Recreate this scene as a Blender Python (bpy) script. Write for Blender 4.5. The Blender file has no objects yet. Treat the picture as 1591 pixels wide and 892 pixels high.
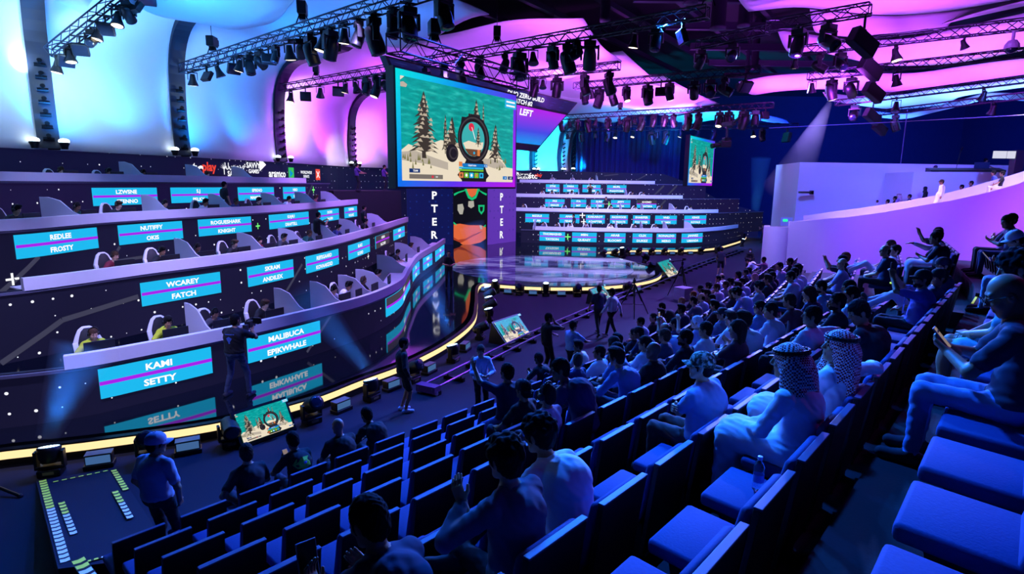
import bpy, bmesh, math, random
import numpy as np
from mathutils import Vector, Matrix, Euler
random.seed(7); np.random.seed(7)
SC = bpy.context.scene; COL = SC.collection
R = math.radians
# ------------------------------------------------------------------ camera
FPX, CAM_H = 900.0, 5.2
_p, _r = R(10.1), R(0.7)
FW = np.array([0, math.cos(_p), -math.sin(_p)]); _rt = np.array([1., 0, 0]); _up = np.cross(_rt, FW)
RT = _rt*math.cos(_r) + _up*math.sin(_r); UP = -_rt*math.sin(_r) + _up*math.cos(_r)
CAMP = np.array([0, 0, CAM_H])
cam = bpy.data.objects.new('camera', bpy.data.cameras.new('camera')); COL.objects.link(cam)
cam.data.sensor_width = 36; cam.data.lens = FPX/1591*36; cam.data.clip_start = .05; cam.data.clip_end = 400
cam.matrix_world = Matrix(((RT[0], UP[0], -FW[0], 0), (RT[1], UP[1], -FW[1], 0), (RT[2], UP[2], -FW[2], CAM_H), (0, 0, 0, 1)))
SC.camera = cam
def ray(x, y): return FW + RT*(x-795.5)/FPX - UP*(y-446)/FPX
def onz(x, y, z):                      # photo pixel -> point of the hall at height z
    d = ray(x, y); return CAMP + d*((z-CAM_H)/d[2])
def at(x, y, D):                       # photo pixel -> point of the hall D metres down the hall
    d = ray(x, y); return CAMP + d*(D/d[1])
def proj(P):
    v = np.asarray(P, float)-CAMP; c = v@FW; return 795.5+FPX*(v@RT)/c, 446-FPX*(v@UP)/c
SC.view_settings.view_transform = 'Standard'
try: SC.view_settings.look = 'None'
except Exception: pass
SC.view_settings.gamma = 1; SC.view_settings.use_curve_mapping = False; SC.view_settings.exposure = 0
# ------------------------------------------------------------------ materials
def lin(c):
    return tuple((v/12.92 if v <= .04045 else ((v+.055)/1.055)**2.4) for v in [x/255. for x in c])
_M = {}
def mat(name, col=(128, 128, 128), rough=.6, metal=0., emit=None, es=1., spec=.5, noise=0., scale=8., alpha=None, trans=0.):
    if name in _M: return _M[name]
    m = bpy.data.materials.new(name); m.use_nodes = True; nt = m.node_tree; b = nt.nodes['Principled BSDF']
    c = lin(col)
    b.inputs['Base Color'].default_value = (*c, 1); b.inputs['Roughness'].default_value = rough
    b.inputs['Metallic'].default_value = metal; b.inputs['Specular IOR Level'].default_value = spec
    if trans: b.inputs['Transmission Weight'].default_value = trans
    if emit is not None:
        b.inputs['Emission Color'].default_value = (*lin(emit), 1); b.inputs['Emission Strength'].default_value = es
    if noise:
        tc = nt.nodes.new('ShaderNodeTexCoord'); nz = nt.nodes.new('ShaderNodeTexNoise'); nz.inputs['Scale'].default_value = scale
        nz.inputs['Detail'].default_value = 3
        rp = nt.nodes.new('ShaderNodeValToRGB')
        rp.color_ramp.elements[0].color = (*[v*(1-noise) for v in c], 1); rp.color_ramp.elements[1].color = (*[min(1, v*(1+noise)) for v in c], 1)
        nt.links.new(tc.outputs['Object'], nz.inputs['Vector']); nt.links.new(nz.outputs['Fac'], rp.inputs['Fac'])
        nt.links.new(rp.outputs['Color'], b.inputs['Base Color'])
        bp = nt.nodes.new('ShaderNodeBump'); bp.inputs['Strength'].default_value = .15; bp.inputs['Distance'].default_value = .01
        nt.links.new(nz.outputs['Fac'], bp.inputs['Height']); nt.links.new(bp.outputs['Normal'], b.inputs['Normal'])
    _M[name] = m; return m
def glow(name, col, es=1.):           # a lit display or lamp surface
    if name in _M: return _M[name]
    return mat(name, (4, 4, 6), rough=.5, emit=col, es=es, spec=.1)
# ------------------------------------------------------------------ objects
def tag(o, label=None, cat=None, group=None, kind=None):
    if label: o['label'] = label
    if cat: o['category'] = cat
    if group: o['group'] = group
    if kind: o['kind'] = kind
    return o
def empty(name, loc=(0, 0, 0), rz=0., label=None, cat=None, group=None):
    o = bpy.data.objects.new(name, None); COL.objects.link(o); o.location = loc; o.rotation_euler = (0, 0, rz); o.empty_display_size = .1
    return tag(o, label, cat, group)
def copy_thing(o, loc=None, rz=None, label=None, group=None):
    c = o.copy(); COL.objects.link(c)
    if loc is not None: c.location = loc
    if rz is not None: c.rotation_euler = (0, 0, rz)
    tag(c, label, None, group)
    for ch in list(o.children):
        d = ch.copy(); COL.objects.link(d); d.parent = c
        for g in list(ch.children):
            e = g.copy(); COL.objects.link(e); e.parent = d
    return c
def lookat(pos, target, roll=0):       # matrix whose -Z looks at the target
    v = Vector(target)-Vector(pos); q = v.to_track_quat('-Z', 'Y')
    return Matrix.Translation(pos) @ q.to_matrix().to_4x4()
def frame(o, x, y, z=None):
    x = Vector(x).normalized(); y = Vector(y); z = x.cross(y).normalized(); y = z.cross(x)
    return Matrix(((x[0], y[0], z[0], o[0]), (x[1], y[1], z[1], o[1]), (x[2], y[2], z[2], o[2]), (0, 0, 0, 1)))
class MB:
    def __init__(s): s.v = []; s.f = []; s.m = []; s.uv = None
    def add(s, vs, fs, mi=0, M=None):
        n = len(s.v)
        if M is not None: vs = [tuple(M @ Vector(v)) for v in vs]
        s.v += [tuple(v) for v in vs]; s.f += [tuple(i+n for i in f) for f in fs]; s.m += [mi]*len(fs); return s
    def box(s, c, d, mi=0, M=None):
        x, y, z = [k/2 for k in d]
        vs = [(c[0]+a*x, c[1]+b*y, c[2]+e*z) for a in (-1, 1) for b in (-1, 1) for e in (-1, 1)]
        return s.add(vs, [(0, 1, 3, 2), (4, 6, 7, 5), (0, 4, 5, 1), (2, 3, 7, 6), (0, 2, 6, 4), (1, 5, 7, 3)], mi, M)
    def hexa(s, b, t, mi=0):          # bottom quad, top quad
        n = len(b); fs = [tuple(reversed(range(n))), tuple(range(n, 2*n))]+[(i, (i+1) % n, n+(i+1) % n, n+i) for i in range(n)]
        return s.add(list(b)+list(t), fs, mi)
    def prism(s, poly, vec, mi=0, M=None):
        vec = np.asarray(vec, float); a = [tuple(p) for p in poly]; b = [tuple(np.asarray(p, float)+vec) for p in poly]
        n = len(a); fs = [tuple(reversed(range(n))), tuple(range(n, 2*n))]+[(i, (i+1) % n, n+(i+1) % n, n+i) for i in range(n)]
        return s.add(a+b, fs, mi, M)
    def cyl(s, p0, p1, r0, r1=None, n=8, mi=0, cap=True):
        r1 = r0 if r1 is None else r1
        p0 = np.asarray(p0, float); p1 = np.asarray(p1, float); d = p1-p0; L = np.linalg.norm(d)
        if L < 1e-9: return s
        d = d/L; a = np.cross(d, [0, 0, 1.]) if abs(d[2]) < .95 else np.cross(d, [1., 0, 0]); a /= np.linalg.norm(a); b = np.cross(d, a)
        vs = []
        for P, rr in ((p0, r0), (p1, r1)):
            for i in range(n):
                t = 2*math.pi*i/n; vs.append(tuple(P+rr*(a*math.cos(t)+b*math.sin(t))))
        fs = [(i, (i+1) % n, n+(i+1) % n, n+i) for i in range(n)]
        if cap: fs += [tuple(reversed(range(n))), tuple(range(n, 2*n))]
        return s.add(vs, fs, mi)
    def tube(s, pts, r, n=6, mi=0):
        for i in range(len(pts)-1): s.cyl(pts[i], pts[i+1], r, r, n, mi)
        return s
    def lathe(s, prof, n=16, mi=0, M=None):
        vs = []; fs = []
        for (r, z) in prof:
            for i in range(n): t = 2*math.pi*i/n; vs.append((r*math.cos(t), r*math.sin(t), z))
        for j in range(len(prof)-1):
            for i in range(n): fs.append((j*n+i, j*n+(i+1) % n, (j+1)*n+(i+1) % n, (j+1)*n+i))
        return s.add(vs, fs, mi, M)
    def ball(s, c, r, n=10, mi=0, M=None):
        r = (r, r, r) if not hasattr(r, '__len__') else r; vs = []; fs = []; h = max(4, n//2+1)
        for j in range(h+1):
            p = math.pi*j/h
            for i in range(n): t = 2*math.pi*i/n; vs.append((c[0]+r[0]*math.sin(p)*math.cos(t), c[1]+r[1]*math.sin(p)*math.sin(t), c[2]+r[2]*math.cos(p)))
        for j in range(h):
            for i in range(n): fs.append((j*n+i, (j+1)*n+i, (j+1)*n+(i+1) % n, j*n+(i+1) % n))
        return s.add(vs, fs, mi, M)
    def grid(s, P, mi=0, M=None):
        nu = len(P); nv = len(P[0]); vs = [tuple(p) for r_ in P for p in r_]
        return s.add(vs, [(i*nv+j, (i+1)*nv+j, (i+1)*nv+j+1, i*nv+j+1) for i in range(nu-1) for j in range(nv-1)], mi, M)
    def build(s, name, mats, parent=None, smooth=False, bev=0., uv=None, M=None, thick=0.):
        me = bpy.data.meshes.new(name); me.from_pydata(s.v, [], s.f)
        if not isinstance(mats, (list, tuple)): mats = [mats]
        for m in mats: me.materials.append(m)
        if len(mats) > 1: me.polygons.foreach_set('material_index', s.m)
        if uv is not None:
            l = me.uv_layers.new(name='map'); idx = np.zeros(len(me.loops), int); me.loops.foreach_get('vertex_index', idx)
            l.data.foreach_set('uv', np.asarray(uv, float)[idx].ravel())
        if bev:
            bm = bmesh.new(); bm.from_mesh(me); bmesh.ops.remove_doubles(bm, verts=bm.verts, dist=1e-5)
            bmesh.ops.bevel(bm, geom=[e for e in bm.edges if len(e.link_faces) == 2 and e.calc_face_angle(0) > .4], offset=bev, segments=2, affect='EDGES', profile=.5)
            bm.to_mesh(me); bm.free()
        if thick:
            bm = bmesh.new(); bm.from_mesh(me); bmesh.ops.solidify(bm, geom=bm.faces[:], thickness=thick); bm.to_mesh(me); bm.free()
        if smooth: me.polygons.foreach_set('use_smooth', [True]*len(me.polygons))
        me.update()
        o = bpy.data.objects.new(name, me); COL.objects.link(o)
        if M is not None: o.matrix_world = M
        if parent is not None: o.parent = parent
        return o
def struct(o, label=None):
    o['kind'] = 'structure'
    if label: o['label'] = label
    return o
# ------------------------------------------------------------------ plan paths
class Path:
    def __init__(s, pts, n=12):
        p = [np.array(q, float) for q in pts]; p = [2*p[0]-p[1]]+p+[2*p[-1]-p[-2]]; out = []
        for i in range(1, len(p)-2):
            for k in range(n):
                t = k/n; a, b, c, d = p[i-1], p[i], p[i+1], p[i+2]
                out.append(.5*((2*b)+(-a+c)*t+(2*a-5*b+4*c-d)*t*t+(-a+3*b-3*c+d)*t**3))
        out.append(p[-2]); s.p = np.array(out); s.s = np.concatenate([[0], np.cumsum(np.linalg.norm(np.diff(s.p, axis=0), axis=1))]); s.L = s.s[-1]
    def P(s, u): return np.array([np.interp(u, s.s, s.p[:, 0]), np.interp(u, s.s, s.p[:, 1])])
    def T(s, u):
        a = s.P(max(0, u-.05)); b = s.P(min(s.L, u+.05)); d = b-a; return d/np.linalg.norm(d)
    def N(s, u): t = s.T(u); return np.array([t[1], -t[0]])       # to the right of travel
    def W(s, u, off, z):
        uu = min(max(u, 0), s.L); q = s.P(uu)+s.N(uu)*off+s.T(uu)*(u-uu); return (q[0], q[1], z)
    def find(s, px, z):
        us = np.linspace(0, s.L, 800); xs = np.array([proj((*s.P(u), z))[0] for u in us]); return float(us[np.argmin(abs(xs-px))])
def ribbon_box(mb, path, u0, u1, o0, o1, z0, z1, step=.35, mi=0):   # a wall of constant section following a path
    n = max(2, int((u1-u0)/step)+1); us = np.linspace(u0, u1, n); P = []
    for u in us: P.append([path.W(u, o0, z0), path.W(u, o1, z0), path.W(u, o1, z1), path.W(u, o0, z1), path.W(u, o0, z0)])
    mb.grid(P, mi)
    for k, r_ in ((0, (3, 2, 1, 0)), (n-1, (0, 1, 2, 3))): mb.add([P[k][j] for j in r_], [(0, 1, 2, 3)], mi)
    return us
_T = {}
def text_geo(txt, bold=.02, res=2, shear=0.):
    key = (txt, bold, res, shear)
    if key in _T: return _T[key]
    cu = bpy.data.curves.new('lettering', 'FONT'); cu.body = txt; cu.size = 1; cu.offset = bold; cu.resolution_u = res; cu.align_x = 'CENTER'; cu.shear = shear
    ob = bpy.data.objects.new('lettering', cu); COL.objects.link(ob); bpy.context.view_layer.update()
    me = bpy.data.meshes.new_from_object(ob.evaluated_get(bpy.context.evaluated_depsgraph_get()))
    v = [tuple(q.co) for q in me.vertices]; f = [tuple(q.vertices) for q in me.polygons]
    COL.objects.unlink(ob); bpy.data.objects.remove(ob); bpy.data.curves.remove(cu); bpy.data.meshes.remove(me)
    if v:
        xs = [q[0] for q in v]; c = (max(xs)+min(xs))/2; v = [(q[0]-c, q[1], 0) for q in v]
    _T[key] = (v, f); return _T[key]
def add_text(mb, txt, fn, size, wmax=None, mi=0, bold=.02, res=2, xs=1., shear=0.):   # fn(u, v) -> point; capitals centred on v = 0
    v, f = text_geo(txt, bold, res, shear)
    if not v: return
    w = max(q[0] for q in v)-min(q[0] for q in v); sx = size*xs
    if wmax and w*sx > wmax: sx = wmax/w
    mb.add([fn(q[0]*sx, (q[1]-.36)*size) for q in v], f, mi)

ORD = ['first', 'second', 'third', 'fourth', 'fifth', 'sixth', 'seventh', 'eighth', 'ninth', 'tenth', 'eleventh', 'twelfth', 'thirteenth', 'fourteenth', 'fifteenth', 'sixteenth', 'seventeenth', 'eighteenth', 'nineteenth', 'twentieth', 'twenty-first', 'twenty-second', 'twenty-third', 'twenty-fourth', 'twenty-fifth', 'twenty-sixth', 'twenty-seventh', 'twenty-eighth', 'twenty-ninth', 'thirtieth']
# ================================================================== setting
CARPET = mat('carpet', (24, 29, 44), .95, noise=.35, scale=60)
DARK = mat('dark_wall', (22, 24, 44), .9, noise=.2, scale=2)
BLACK = mat('black_plastic', (16, 16, 20), .45, noise=.15, scale=20)
BLACKM = mat('black_metal', (20, 20, 24), .35, metal=.6, noise=.1, scale=30)
WHITE = mat('white_laminate', (215, 212, 222), .45, noise=.03, scale=5)
def slab(name, x0, x1, y0, y1, z0, z1, m):
    b = MB(); b.box(((x0+x1)/2, (y0+y1)/2, (z0+z1)/2), (x1-x0, y1-y0, z1-z0)); return struct(b.build(name, m))
slab('floor', -40, 60, -8, 80, -.2, 0, CARPET)
slab('ceiling', -40, 60, -8, 80, 17, 17.3, mat('ceiling_black', (12, 11, 20), .9, noise=.3, scale=3))
slab('wall_back', -40, 60, 79.7, 80, 0, 17, DARK)
slab('wall_left', -40, -39.7, -8, 79.7, 0, 17, DARK)
slab('wall_right', 59.7, 60, -8, 79.7, 0, 17, DARK)
slab('wall_rear', -39.7, 59.7, -8, -7.7, 0, 17, DARK)
# ---- stage deck: glossy black display floor with a warm light strip round its edge
HD = .35
edge_px = [(-60, 710), (0, 700), (150, 683), (340, 655), (480, 620), (560, 590), (640, 560), (700, 528), (735, 498), (741, 472)]
EDGE_L = [onz(*q, HD)[:2] for q in edge_px]
CC, CR = np.array([2.05, 33.9]), 6.55             # the round stage
def arc(a0, a1, n): return [CC+CR*np.array([math.cos(R(a)), math.sin(R(a))]) for a in np.linspace(a0, a1, n)]
EDGE_C = arc(238, 385, 40)
EDGE_R = [np.array(q) for q in [(6.15, 42.0), (8.2, 43.5), (10.5, 44.2), (13.5, 44.7), (16, 46.2), (18.6, 49.6), (22, 55), (25, 62)]]
PE = Path(EDGE_L+[np.array([-1.62, 27.0])]+[EDGE_C[0]], 10)
PR = Path(EDGE_R, 10)
outline = [tuple(q) for q in PE.p]+[tuple(q) for q in EDGE_C[1:]]+[tuple(q) for q in PR.p]
back = [(25, 66), (-2, 66), (-12, 60), (-14, 46), (-16, 30), (-18, 18), (-18, 8.5)]
deck = MB(); top = [(x, y, HD) for x, y in outline+back]; n_ = len(top)
deck.add(top, [tuple(range(n_))])
DECKM = mat('glossy_display_floor', (6, 7, 16), .05, spec=.5, emit=(3, 5, 20), es=1); DECKM.node_tree.nodes['Principled BSDF'].inputs['IOR'].default_value = 3.2
dk = struct(deck.build('stage_deck', DECKM)); 
bm = bmesh.new(); bm.from_mesh(dk.data); bmesh.ops.triangulate(bm, faces=bm.faces[:]); bm.normal_update()
bm.faces.ensure_lookup_table()
if bm.faces[0].normal.z < 0: bmesh.ops.reverse_faces(bm, faces=bm.faces[:])
bm.to_mesh(dk.data); bm.free()
STRIPM = glow('warm_light_strip', (255, 222, 160), 1.25)
FASC = mat('stage_fascia', (14, 12, 16), .6)
class Poly(Path):
    def __init__(s, pts): s.p = np.array(pts); s.s = np.concatenate([[0], np.cumsum(np.linalg.norm(np.diff(s.p, axis=0), axis=1))]); s.L = s.s[-1]
PC = Poly(EDGE_C)
for nm, pa in (('left', PE), ('round', PC), ('right', PR)):
    b = MB(); ribbon_box(b, pa, 0, pa.L, -.3, 0, 0, HD, .3); fa = struct(b.build('stage_fascia', FASC))
    b = MB(); ribbon_box(b, pa, .02, pa.L-.02, 0, .03, HD-.17, HD-.02, .3); b.build('light_strip', STRIPM, fa)
    b = MB(); ribbon_box(b, pa, .02, pa.L-.02, -.1, .035, HD-.02, HD+.012, .3); b.build('edge_trim', BLACKM, fa)
# ---- map-like picture shown on the round display floor
m = bpy.data.materials.new('floor_picture'); m.use_nodes = True; nt = m.node_tree; bs = nt.nodes['Principled BSDF']
tc = nt.nodes.new('ShaderNodeTexCoord'); mp = nt.nodes.new('ShaderNodeMapping'); mp.inputs['Scale'].default_value = (.5, 1.1, 1)
nz = nt.nodes.new('ShaderNodeTexNoise'); nz.inputs['Scale'].default_value = .9; nz.inputs['Detail'].default_value = 9; nz.inputs['Roughness'].default_value = .62
nz.inputs['Distortion'].default_value = .6
rp = nt.nodes.new('ShaderNodeValToRGB'); e = rp.color_ramp.elements
e[0].position = .36; e[0].color = (*lin((8, 16, 70)), 1); e[1].position = .68; e[1].color = (*lin((190, 180, 235)), 1)
q = e.new(.47); q.color = (*lin((50, 50, 130)), 1); q = e.new(.55); q.color = (*lin((110, 110, 190)), 1)
nt.links.new(tc.outputs['Object'], mp.inputs['Vector']); nt.links.new(mp.outputs['Vector'], nz.inputs['Vector']); nt.links.new(nz.outputs['Fac'], rp.inputs['Fac'])
nt.links.new(rp.outputs['Color'], bs.inputs['Emission Color']); bs.inputs['Emission Strength'].default_value = .5
bs.inputs['Base Color'].default_value = (.005, .005, .015, 1); bs.inputs['Roughness'].default_value = .06
b = MB(); b.lathe([(0.001, 0), (5.35, 0), (5.35, .015)], 64); b.add([(0, 0, .015)]+[(5.35*math.cos(2*math.pi*i/64), 5.35*math.sin(2*math.pi*i/64), .015) for i in range(64)], [(0, i+1, (i+1) % 64+1) for i in range(64)])
tag(b.build('round_display_floor', m, M=Matrix.Translation((CC[0]-.3, CC[1]+.2, HD))), 'round glossy stage floor screen showing a pale blue rocky map', 'stage floor')
# ================================================================== display-wall material (white dots on navy, metres in the map)
def dots_mat(name, base, cell=.42, seed=0., dens=.45, rmax=.085, dot=(235, 235, 245), es=1.1):
    m = bpy.data.materials.new(name); m.use_nodes = True; nt = m.node_tree; bs = nt.nodes['Principled BSDF']
    L = nt.links.new; N = nt.nodes.new
    uv = N('ShaderNodeUVMap'); sc = N('ShaderNodeVectorMath'); sc.operation = 'SCALE'; sc.inputs['Scale'].default_value = 1/cell
    fl = N('ShaderNodeVectorMath'); fl.operation = 'FLOOR'; fr = N('ShaderNodeVectorMath'); fr.operation = 'FRACTION'
    ad = N('ShaderNodeVectorMath'); ad.inputs[1].default_value = (seed, seed*1.7, 0)
    wn = N('ShaderNodeTexWhiteNoise'); wn.noise_dimensions = '2D'
    ds = N('ShaderNodeVectorMath'); ds.operation = 'DISTANCE'; ds.inputs[1].default_value = (.5, .5, 0)
    L(uv.outputs['UV'], sc.inputs[0]); L(sc.outputs[0], fl.inputs[0]); L(sc.outputs[0], fr.inputs[0]); L(fl.outputs[0], ad.inputs[0]); L(ad.outputs[0], wn.inputs['Vector'])
    L(fr.outputs[0], ds.inputs[0])
    rr = N('ShaderNodeMapRange'); rr.inputs['From Min'].default_value = 1-dens; rr.inputs['From Max'].default_value = 1; rr.inputs['To Min'].default_value = .03; rr.inputs['To Max'].default_value = rmax; rr.clamp = True
    L(wn.outputs['Value'], rr.inputs['Value'])
    gt = N('ShaderNodeMath'); gt.operation = 'GREATER_THAN'; gt.inputs[1].default_value = 1-dens; L(wn.outputs['Value'], gt.inputs[0])
    lt = N('ShaderNodeMath'); lt.operation = 'LESS_THAN'; L(ds.outputs['Value'], lt.inputs[0]); L(rr.outputs['Result'], lt.inputs[1])
    mu = N('ShaderNodeMath'); mu.operation = 'MULTIPLY'; L(gt.outputs[0], mu.inputs[0]); L(lt.outputs[0], mu.inputs[1])
    mx = N('ShaderNodeMix'); mx.data_type = 'RGBA'; mx.inputs[6].default_value = (*lin(base), 1); mx.inputs[7].default_value = (*[v*es for v in lin(dot)], 1)
    L(mu.outputs[0], mx.inputs[0]); L(mx.outputs[2], bs.inputs['Emission Color']); bs.inputs['Emission Strength'].default_value = 1
    bs.inputs['Base Color'].default_value = (.008, .008, .014, 1); bs.inputs['Roughness'].default_value = .6; bs.inputs['Specular IOR Level'].default_value = .12
    return m
LEDM = dots_mat('display_wall', (14, 13, 36)); LEDM2 = dots_mat('display_wall_purple', (22, 14, 52), seed=5.)
LEDB = dots_mat('display_wall_back', (13, 14, 48), cell=.5, seed=9., dens=.5, rmax=.07)
CYAN = glow('panel_cyan', (28, 186, 240)); PURP = glow('panel_purple', (166, 34, 236)); GREYP = glow('panel_grey', (66, 60, 70)); TXT = glow('lettering_white', (245, 245, 250), 1.15)
LINE = glow('display_line', (62, 62, 84)); PLUSG = glow('plus_green', (120, 250, 120), 1.2)
DESK = WHITE; FLOORT = mat('tier_floor_black', (18, 18, 24), .8, noise=.2, scale=10)
def wall_mesh(path, u0, u1, z0, z1, off=0., step=.3):
    n = max(3, int((u1-u0)/step)); us = np.linspace(u0, u1, n); mb = MB(); uv = []
    zt = (lambda u: z1) if not callable(z1) else z1
    P = [[path.W(u, off, z0), path.W(u, off, zt(u)), path.W(u, off-.12, zt(u)), path.W(u, off-.12, z0)] for u in us]
    for i, u in enumerate(us): uv += [(u, z0), (u, zt(u)), (u, zt(u)), (u, z0)]
    mb.grid(P)
    for k, r_ in ((0, (3, 2, 1, 0)), (n-1, (0, 1, 2, 3))): mb.f.append(tuple(k*4+j for j in r_)); mb.m.append(0)
    return mb, uv
def board(parent, path, u0, u1, z0, z1, t1, t2, grey1=False, grey2=False, off=.03, res=2):
    h = z1-z0; n = max(2, int((u1-u0)/.3)+1); us = np.linspace(u0, u1, n)
    mb = MB(); zm = z0+h*.53
    for (a, c, mi) in ((z0, zm, 1 if grey2 else 0), (zm, z1, 1 if grey1 else 0)):
        mb.grid([[path.W(u, off, a), path.W(u, off, c)] for u in us], mi)
    mb.grid([[path.W(u, 0, z1), path.W(u, off, z1)] for u in us]); mb.grid([[path.W(u, off, z0), path.W(u, 0, z0)] for u in us])
    for u in (u0, u1): mb.add([path.W(u, 0, z0), path.W(u, off, z0), path.W(u, off, z1), path.W(u, 0, z1)], [(0, 1, 2, 3)])
    o = mb.build('name_board', [CYAN, GREYP], parent)
    mb = MB(); mb.grid([[path.W(u, off+.006, z0+h*.45), path.W(u, off+.006, z0+h*.58)] for u in us]); mb.build('stripe', PURP, o)
    uc = (u0+u1)/2
    for t, zc in ((t1, z0+h*.77), (t2, z0+h*.22)):
        mb = MB(); add_text(mb, t, lambda a, b_: path.W(uc+a, off+.008, zc+b_), h*.31, (u1-u0)*.8, bold=.035, res=res, xs=1.18)
        mb.build('lettering', TXT, o)
    return o
def plate_px(path, pxs, z):   return [path.find(p, z) for p in pxs]
def polyline_mark(parent, path, pts, w, m=LINE, off=.012, name='display_line'):
    mb = MB()
    for (a, c), (d, e_) in zip(pts[:-1], pts[1:]):
        L = math.hypot(d-a, e_-c); nx, nz_ = -(e_-c)/L*w/2, (d-a)/L*w/2; k = max(2, int(L/.4)+1)
        mb.grid([[path.W(a+(d-a)*t+nx, off, c+(e_-c)*t+nz_), path.W(a+(d-a)*t-nx, off, c+(e_-c)*t-nz_)] for t in np.linspace(0, 1, k)])
    return mb.build(name, m, parent)
def plus(parent, path, u, z, r_=.14, m=TXT):
    mb = MB()
    for a, b_ in ((r_, r_*.18), (r_*.18, r_)): mb.add([path.W(u-a, .015, z-b_), path.W(u+a, .015, z-b_), path.W(u+a, .015, z+b_), path.W(u-a, .015, z+b_)], [(0, 1, 2, 3)])
    return mb.build('plus_mark', m, parent)
def tier(label, path, zf, zb, zt, d0, d1, back, led, name='player_stand'):
    """zf: floor in front, zb/zt: desk band, d0..d1: desk extent along the path, back: depth of the standing floor behind"""
    root = empty(name, (*path.P(path.L/2), zf), 0, label, 'player stand', 'tiered player stands')
    inv = Matrix.Translation((-root.location[0], -root.location[1], -zf))
    def par(o): o.parent = root; o.matrix_parent_inverse = inv; return o
    mb, uv = wall_mesh(path, 0, path.L, zf, zb+.02); w = par(mb.build('display_wall', led, uv=uv))
    mb = MB(); ribbon_box(mb, path, d0, d1, -.06, .1, zb, zt, .3); par(mb.build('desk_front', DESK))
    mb = MB(); ribbon_box(mb, path, d0, d1, -.75, -.06, zt-.31, zt-.28, .3); par(mb.build('desk_top', DESK))
    mb = MB(); ribbon_box(mb, path, 0, path.L, -.12, .07, zb-.06, zb, .4); par(mb.build('desk_lip', mat('lip_grey', (84, 82, 104), .5)))
    mb = MB(); ribbon_box(mb, path, 0, path.L, -back, -.12, zt-1.08, zt-.98, .5); par(mb.build('standing_floor', FLOORT))
    return root, w, par
def P2(*a): return Path([np.array(q, float) for q in a])
T1 = P2((-16.2, 9.6), (-12.5, 9.9), (-9.3, 11.0), (-7.9, 12.35), (-6.6, 14.1), (-5.35, 16.3), (-4.55, 18.2), (-4.15, 20.8), (-4.4, 23.9), (-4.72, 28.5), (-4.5, 33.5), (-4.42, 37.2))
T2 = P2((-16.8, 10.2), (-13.0, 11.7), (-11.45, 13.3), (-10.3, 15.9), (-8.75, 19.2), (-7.65, 23.6), (-7.3, 29.5), (-7.25, 35), (-7.2, 39.6))
T3 = P2((-17, 11.4), (-14.3, 13.0), (-13.0, 14.9), (-12.75, 18.2), (-11.9, 21.6), (-10.75, 25.2), (-10.05, 30), (-9.7, 36.2))
T4 = P2((-17.8, 12.4), (-15.7, 16.2), (-15.1, 20), (-14.3, 23.5), (-13.3, 27.3), (-12.4, 32), (-12.0, 35), (-11.9, 38))
BW = P2((-19, 13), (-18.0, 17.2), (-16.9, 21.4), (-15.6, 27.5), (-14.4, 36), (-13.1, 47), (-9, 54.6), (-3, 60.5), (1.8, 63.2), (6, 64.3))
TIERS = {}
def left_tier(k, label, path, zf, zb, zt, pxa, pxb, back, boards, bz, led):
    d0 = path.find(pxa, zt) if pxa is not None else 0; d1 = path.find(pxb, zt) if pxb is not None else path.L
    root, w, par = tier(label, path, zf, zb, zt, d0, d1, back, led); TIERS[k] = (path, zt, root)
    for bd in boards:
        a, c, t1, t2 = bd[:4]; g = bd[4] if len(bd) > 4 else ''
        zm = (bz[0]+bz[1])/2; u0 = path.find(a, zm); u1 = path.find(c, zm)
        o = board(None, path, u0, u1, bz[0], bz[1], t1, t2, '1' in g, '2' in g); par(o)
    return root, par
r1, par1 = left_tier('L1', 'lowest curved player stand beside the left stage edge, with the two largest name panels', T1, HD, 1.42, 1.7, 100, None, 1.9,
    [(154, 329, 'KAMI', 'SETTY'), (384, 497, 'MALIBUCA', 'EPIKWHALE'), (599, 636, 'MILAN', 'METRO', '1'), (641, 651, 'JOEL', 'ETON'), (657, 671, 'MARIO', 'SPR'), (676, 691, 'WAKE', 'KIDA')], (.66, 1.3), LEDM)
r2, par2 = left_tier('L2', 'second curved player stand from the bottom on the left side', T2, .95, 2.6, 2.9, 33, 632, 1.9,
    [(218, 342, 'WCAREY', 'FATCH'), (385, 455, 'SKRAM', 'ANDILEX'), (475, 525, 'REFSGAARD', 'KOVAAKSXD'), (541, 574, 'BLAKE', 'SCOPED'), (583, 604, 'ARHAN', 'FALCONER', '12'), (611, 628, 'CHAPIX', 'ZAKIF')], (1.7, 2.36), LEDM)
r3, par3 = left_tier('L3', 'third curved player stand from the bottom on the left side', T3, 2.15, 3.86, 4.15, -40, 556, 1.8,
    [(24, 151, 'REDLEE', 'FROSTY'), (184, 283, 'NUTIFFY', 'OKIS'), (308, 390, 'ROGUESHARK', 'KNIGHT'), (418, 479, 'KAJ4U', 'DRAFTELL'), (495, 526, 'DOXN', 'MAUFIN'), (535, 559, 'TRIPPERN', 'WOLFIEZ')], (3.1, 3.73), LEDM)
r4, par4 = left_tier('L4', 'topmost curved player stand on the left side, under the sponsor logos', T4, 3.4, 5.1, 5.38, -40, 473, 2.2,
    [(144, 243, 'LZWSNE', 'STENNO'), (265, 345, 'S.J', 'PELKY'), (370, 425, 'EPIKNO', 'MANSOUR'), (440, 474, 'NBO', 'SPY')], (4.24, 4.88), LEDM2)
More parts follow.
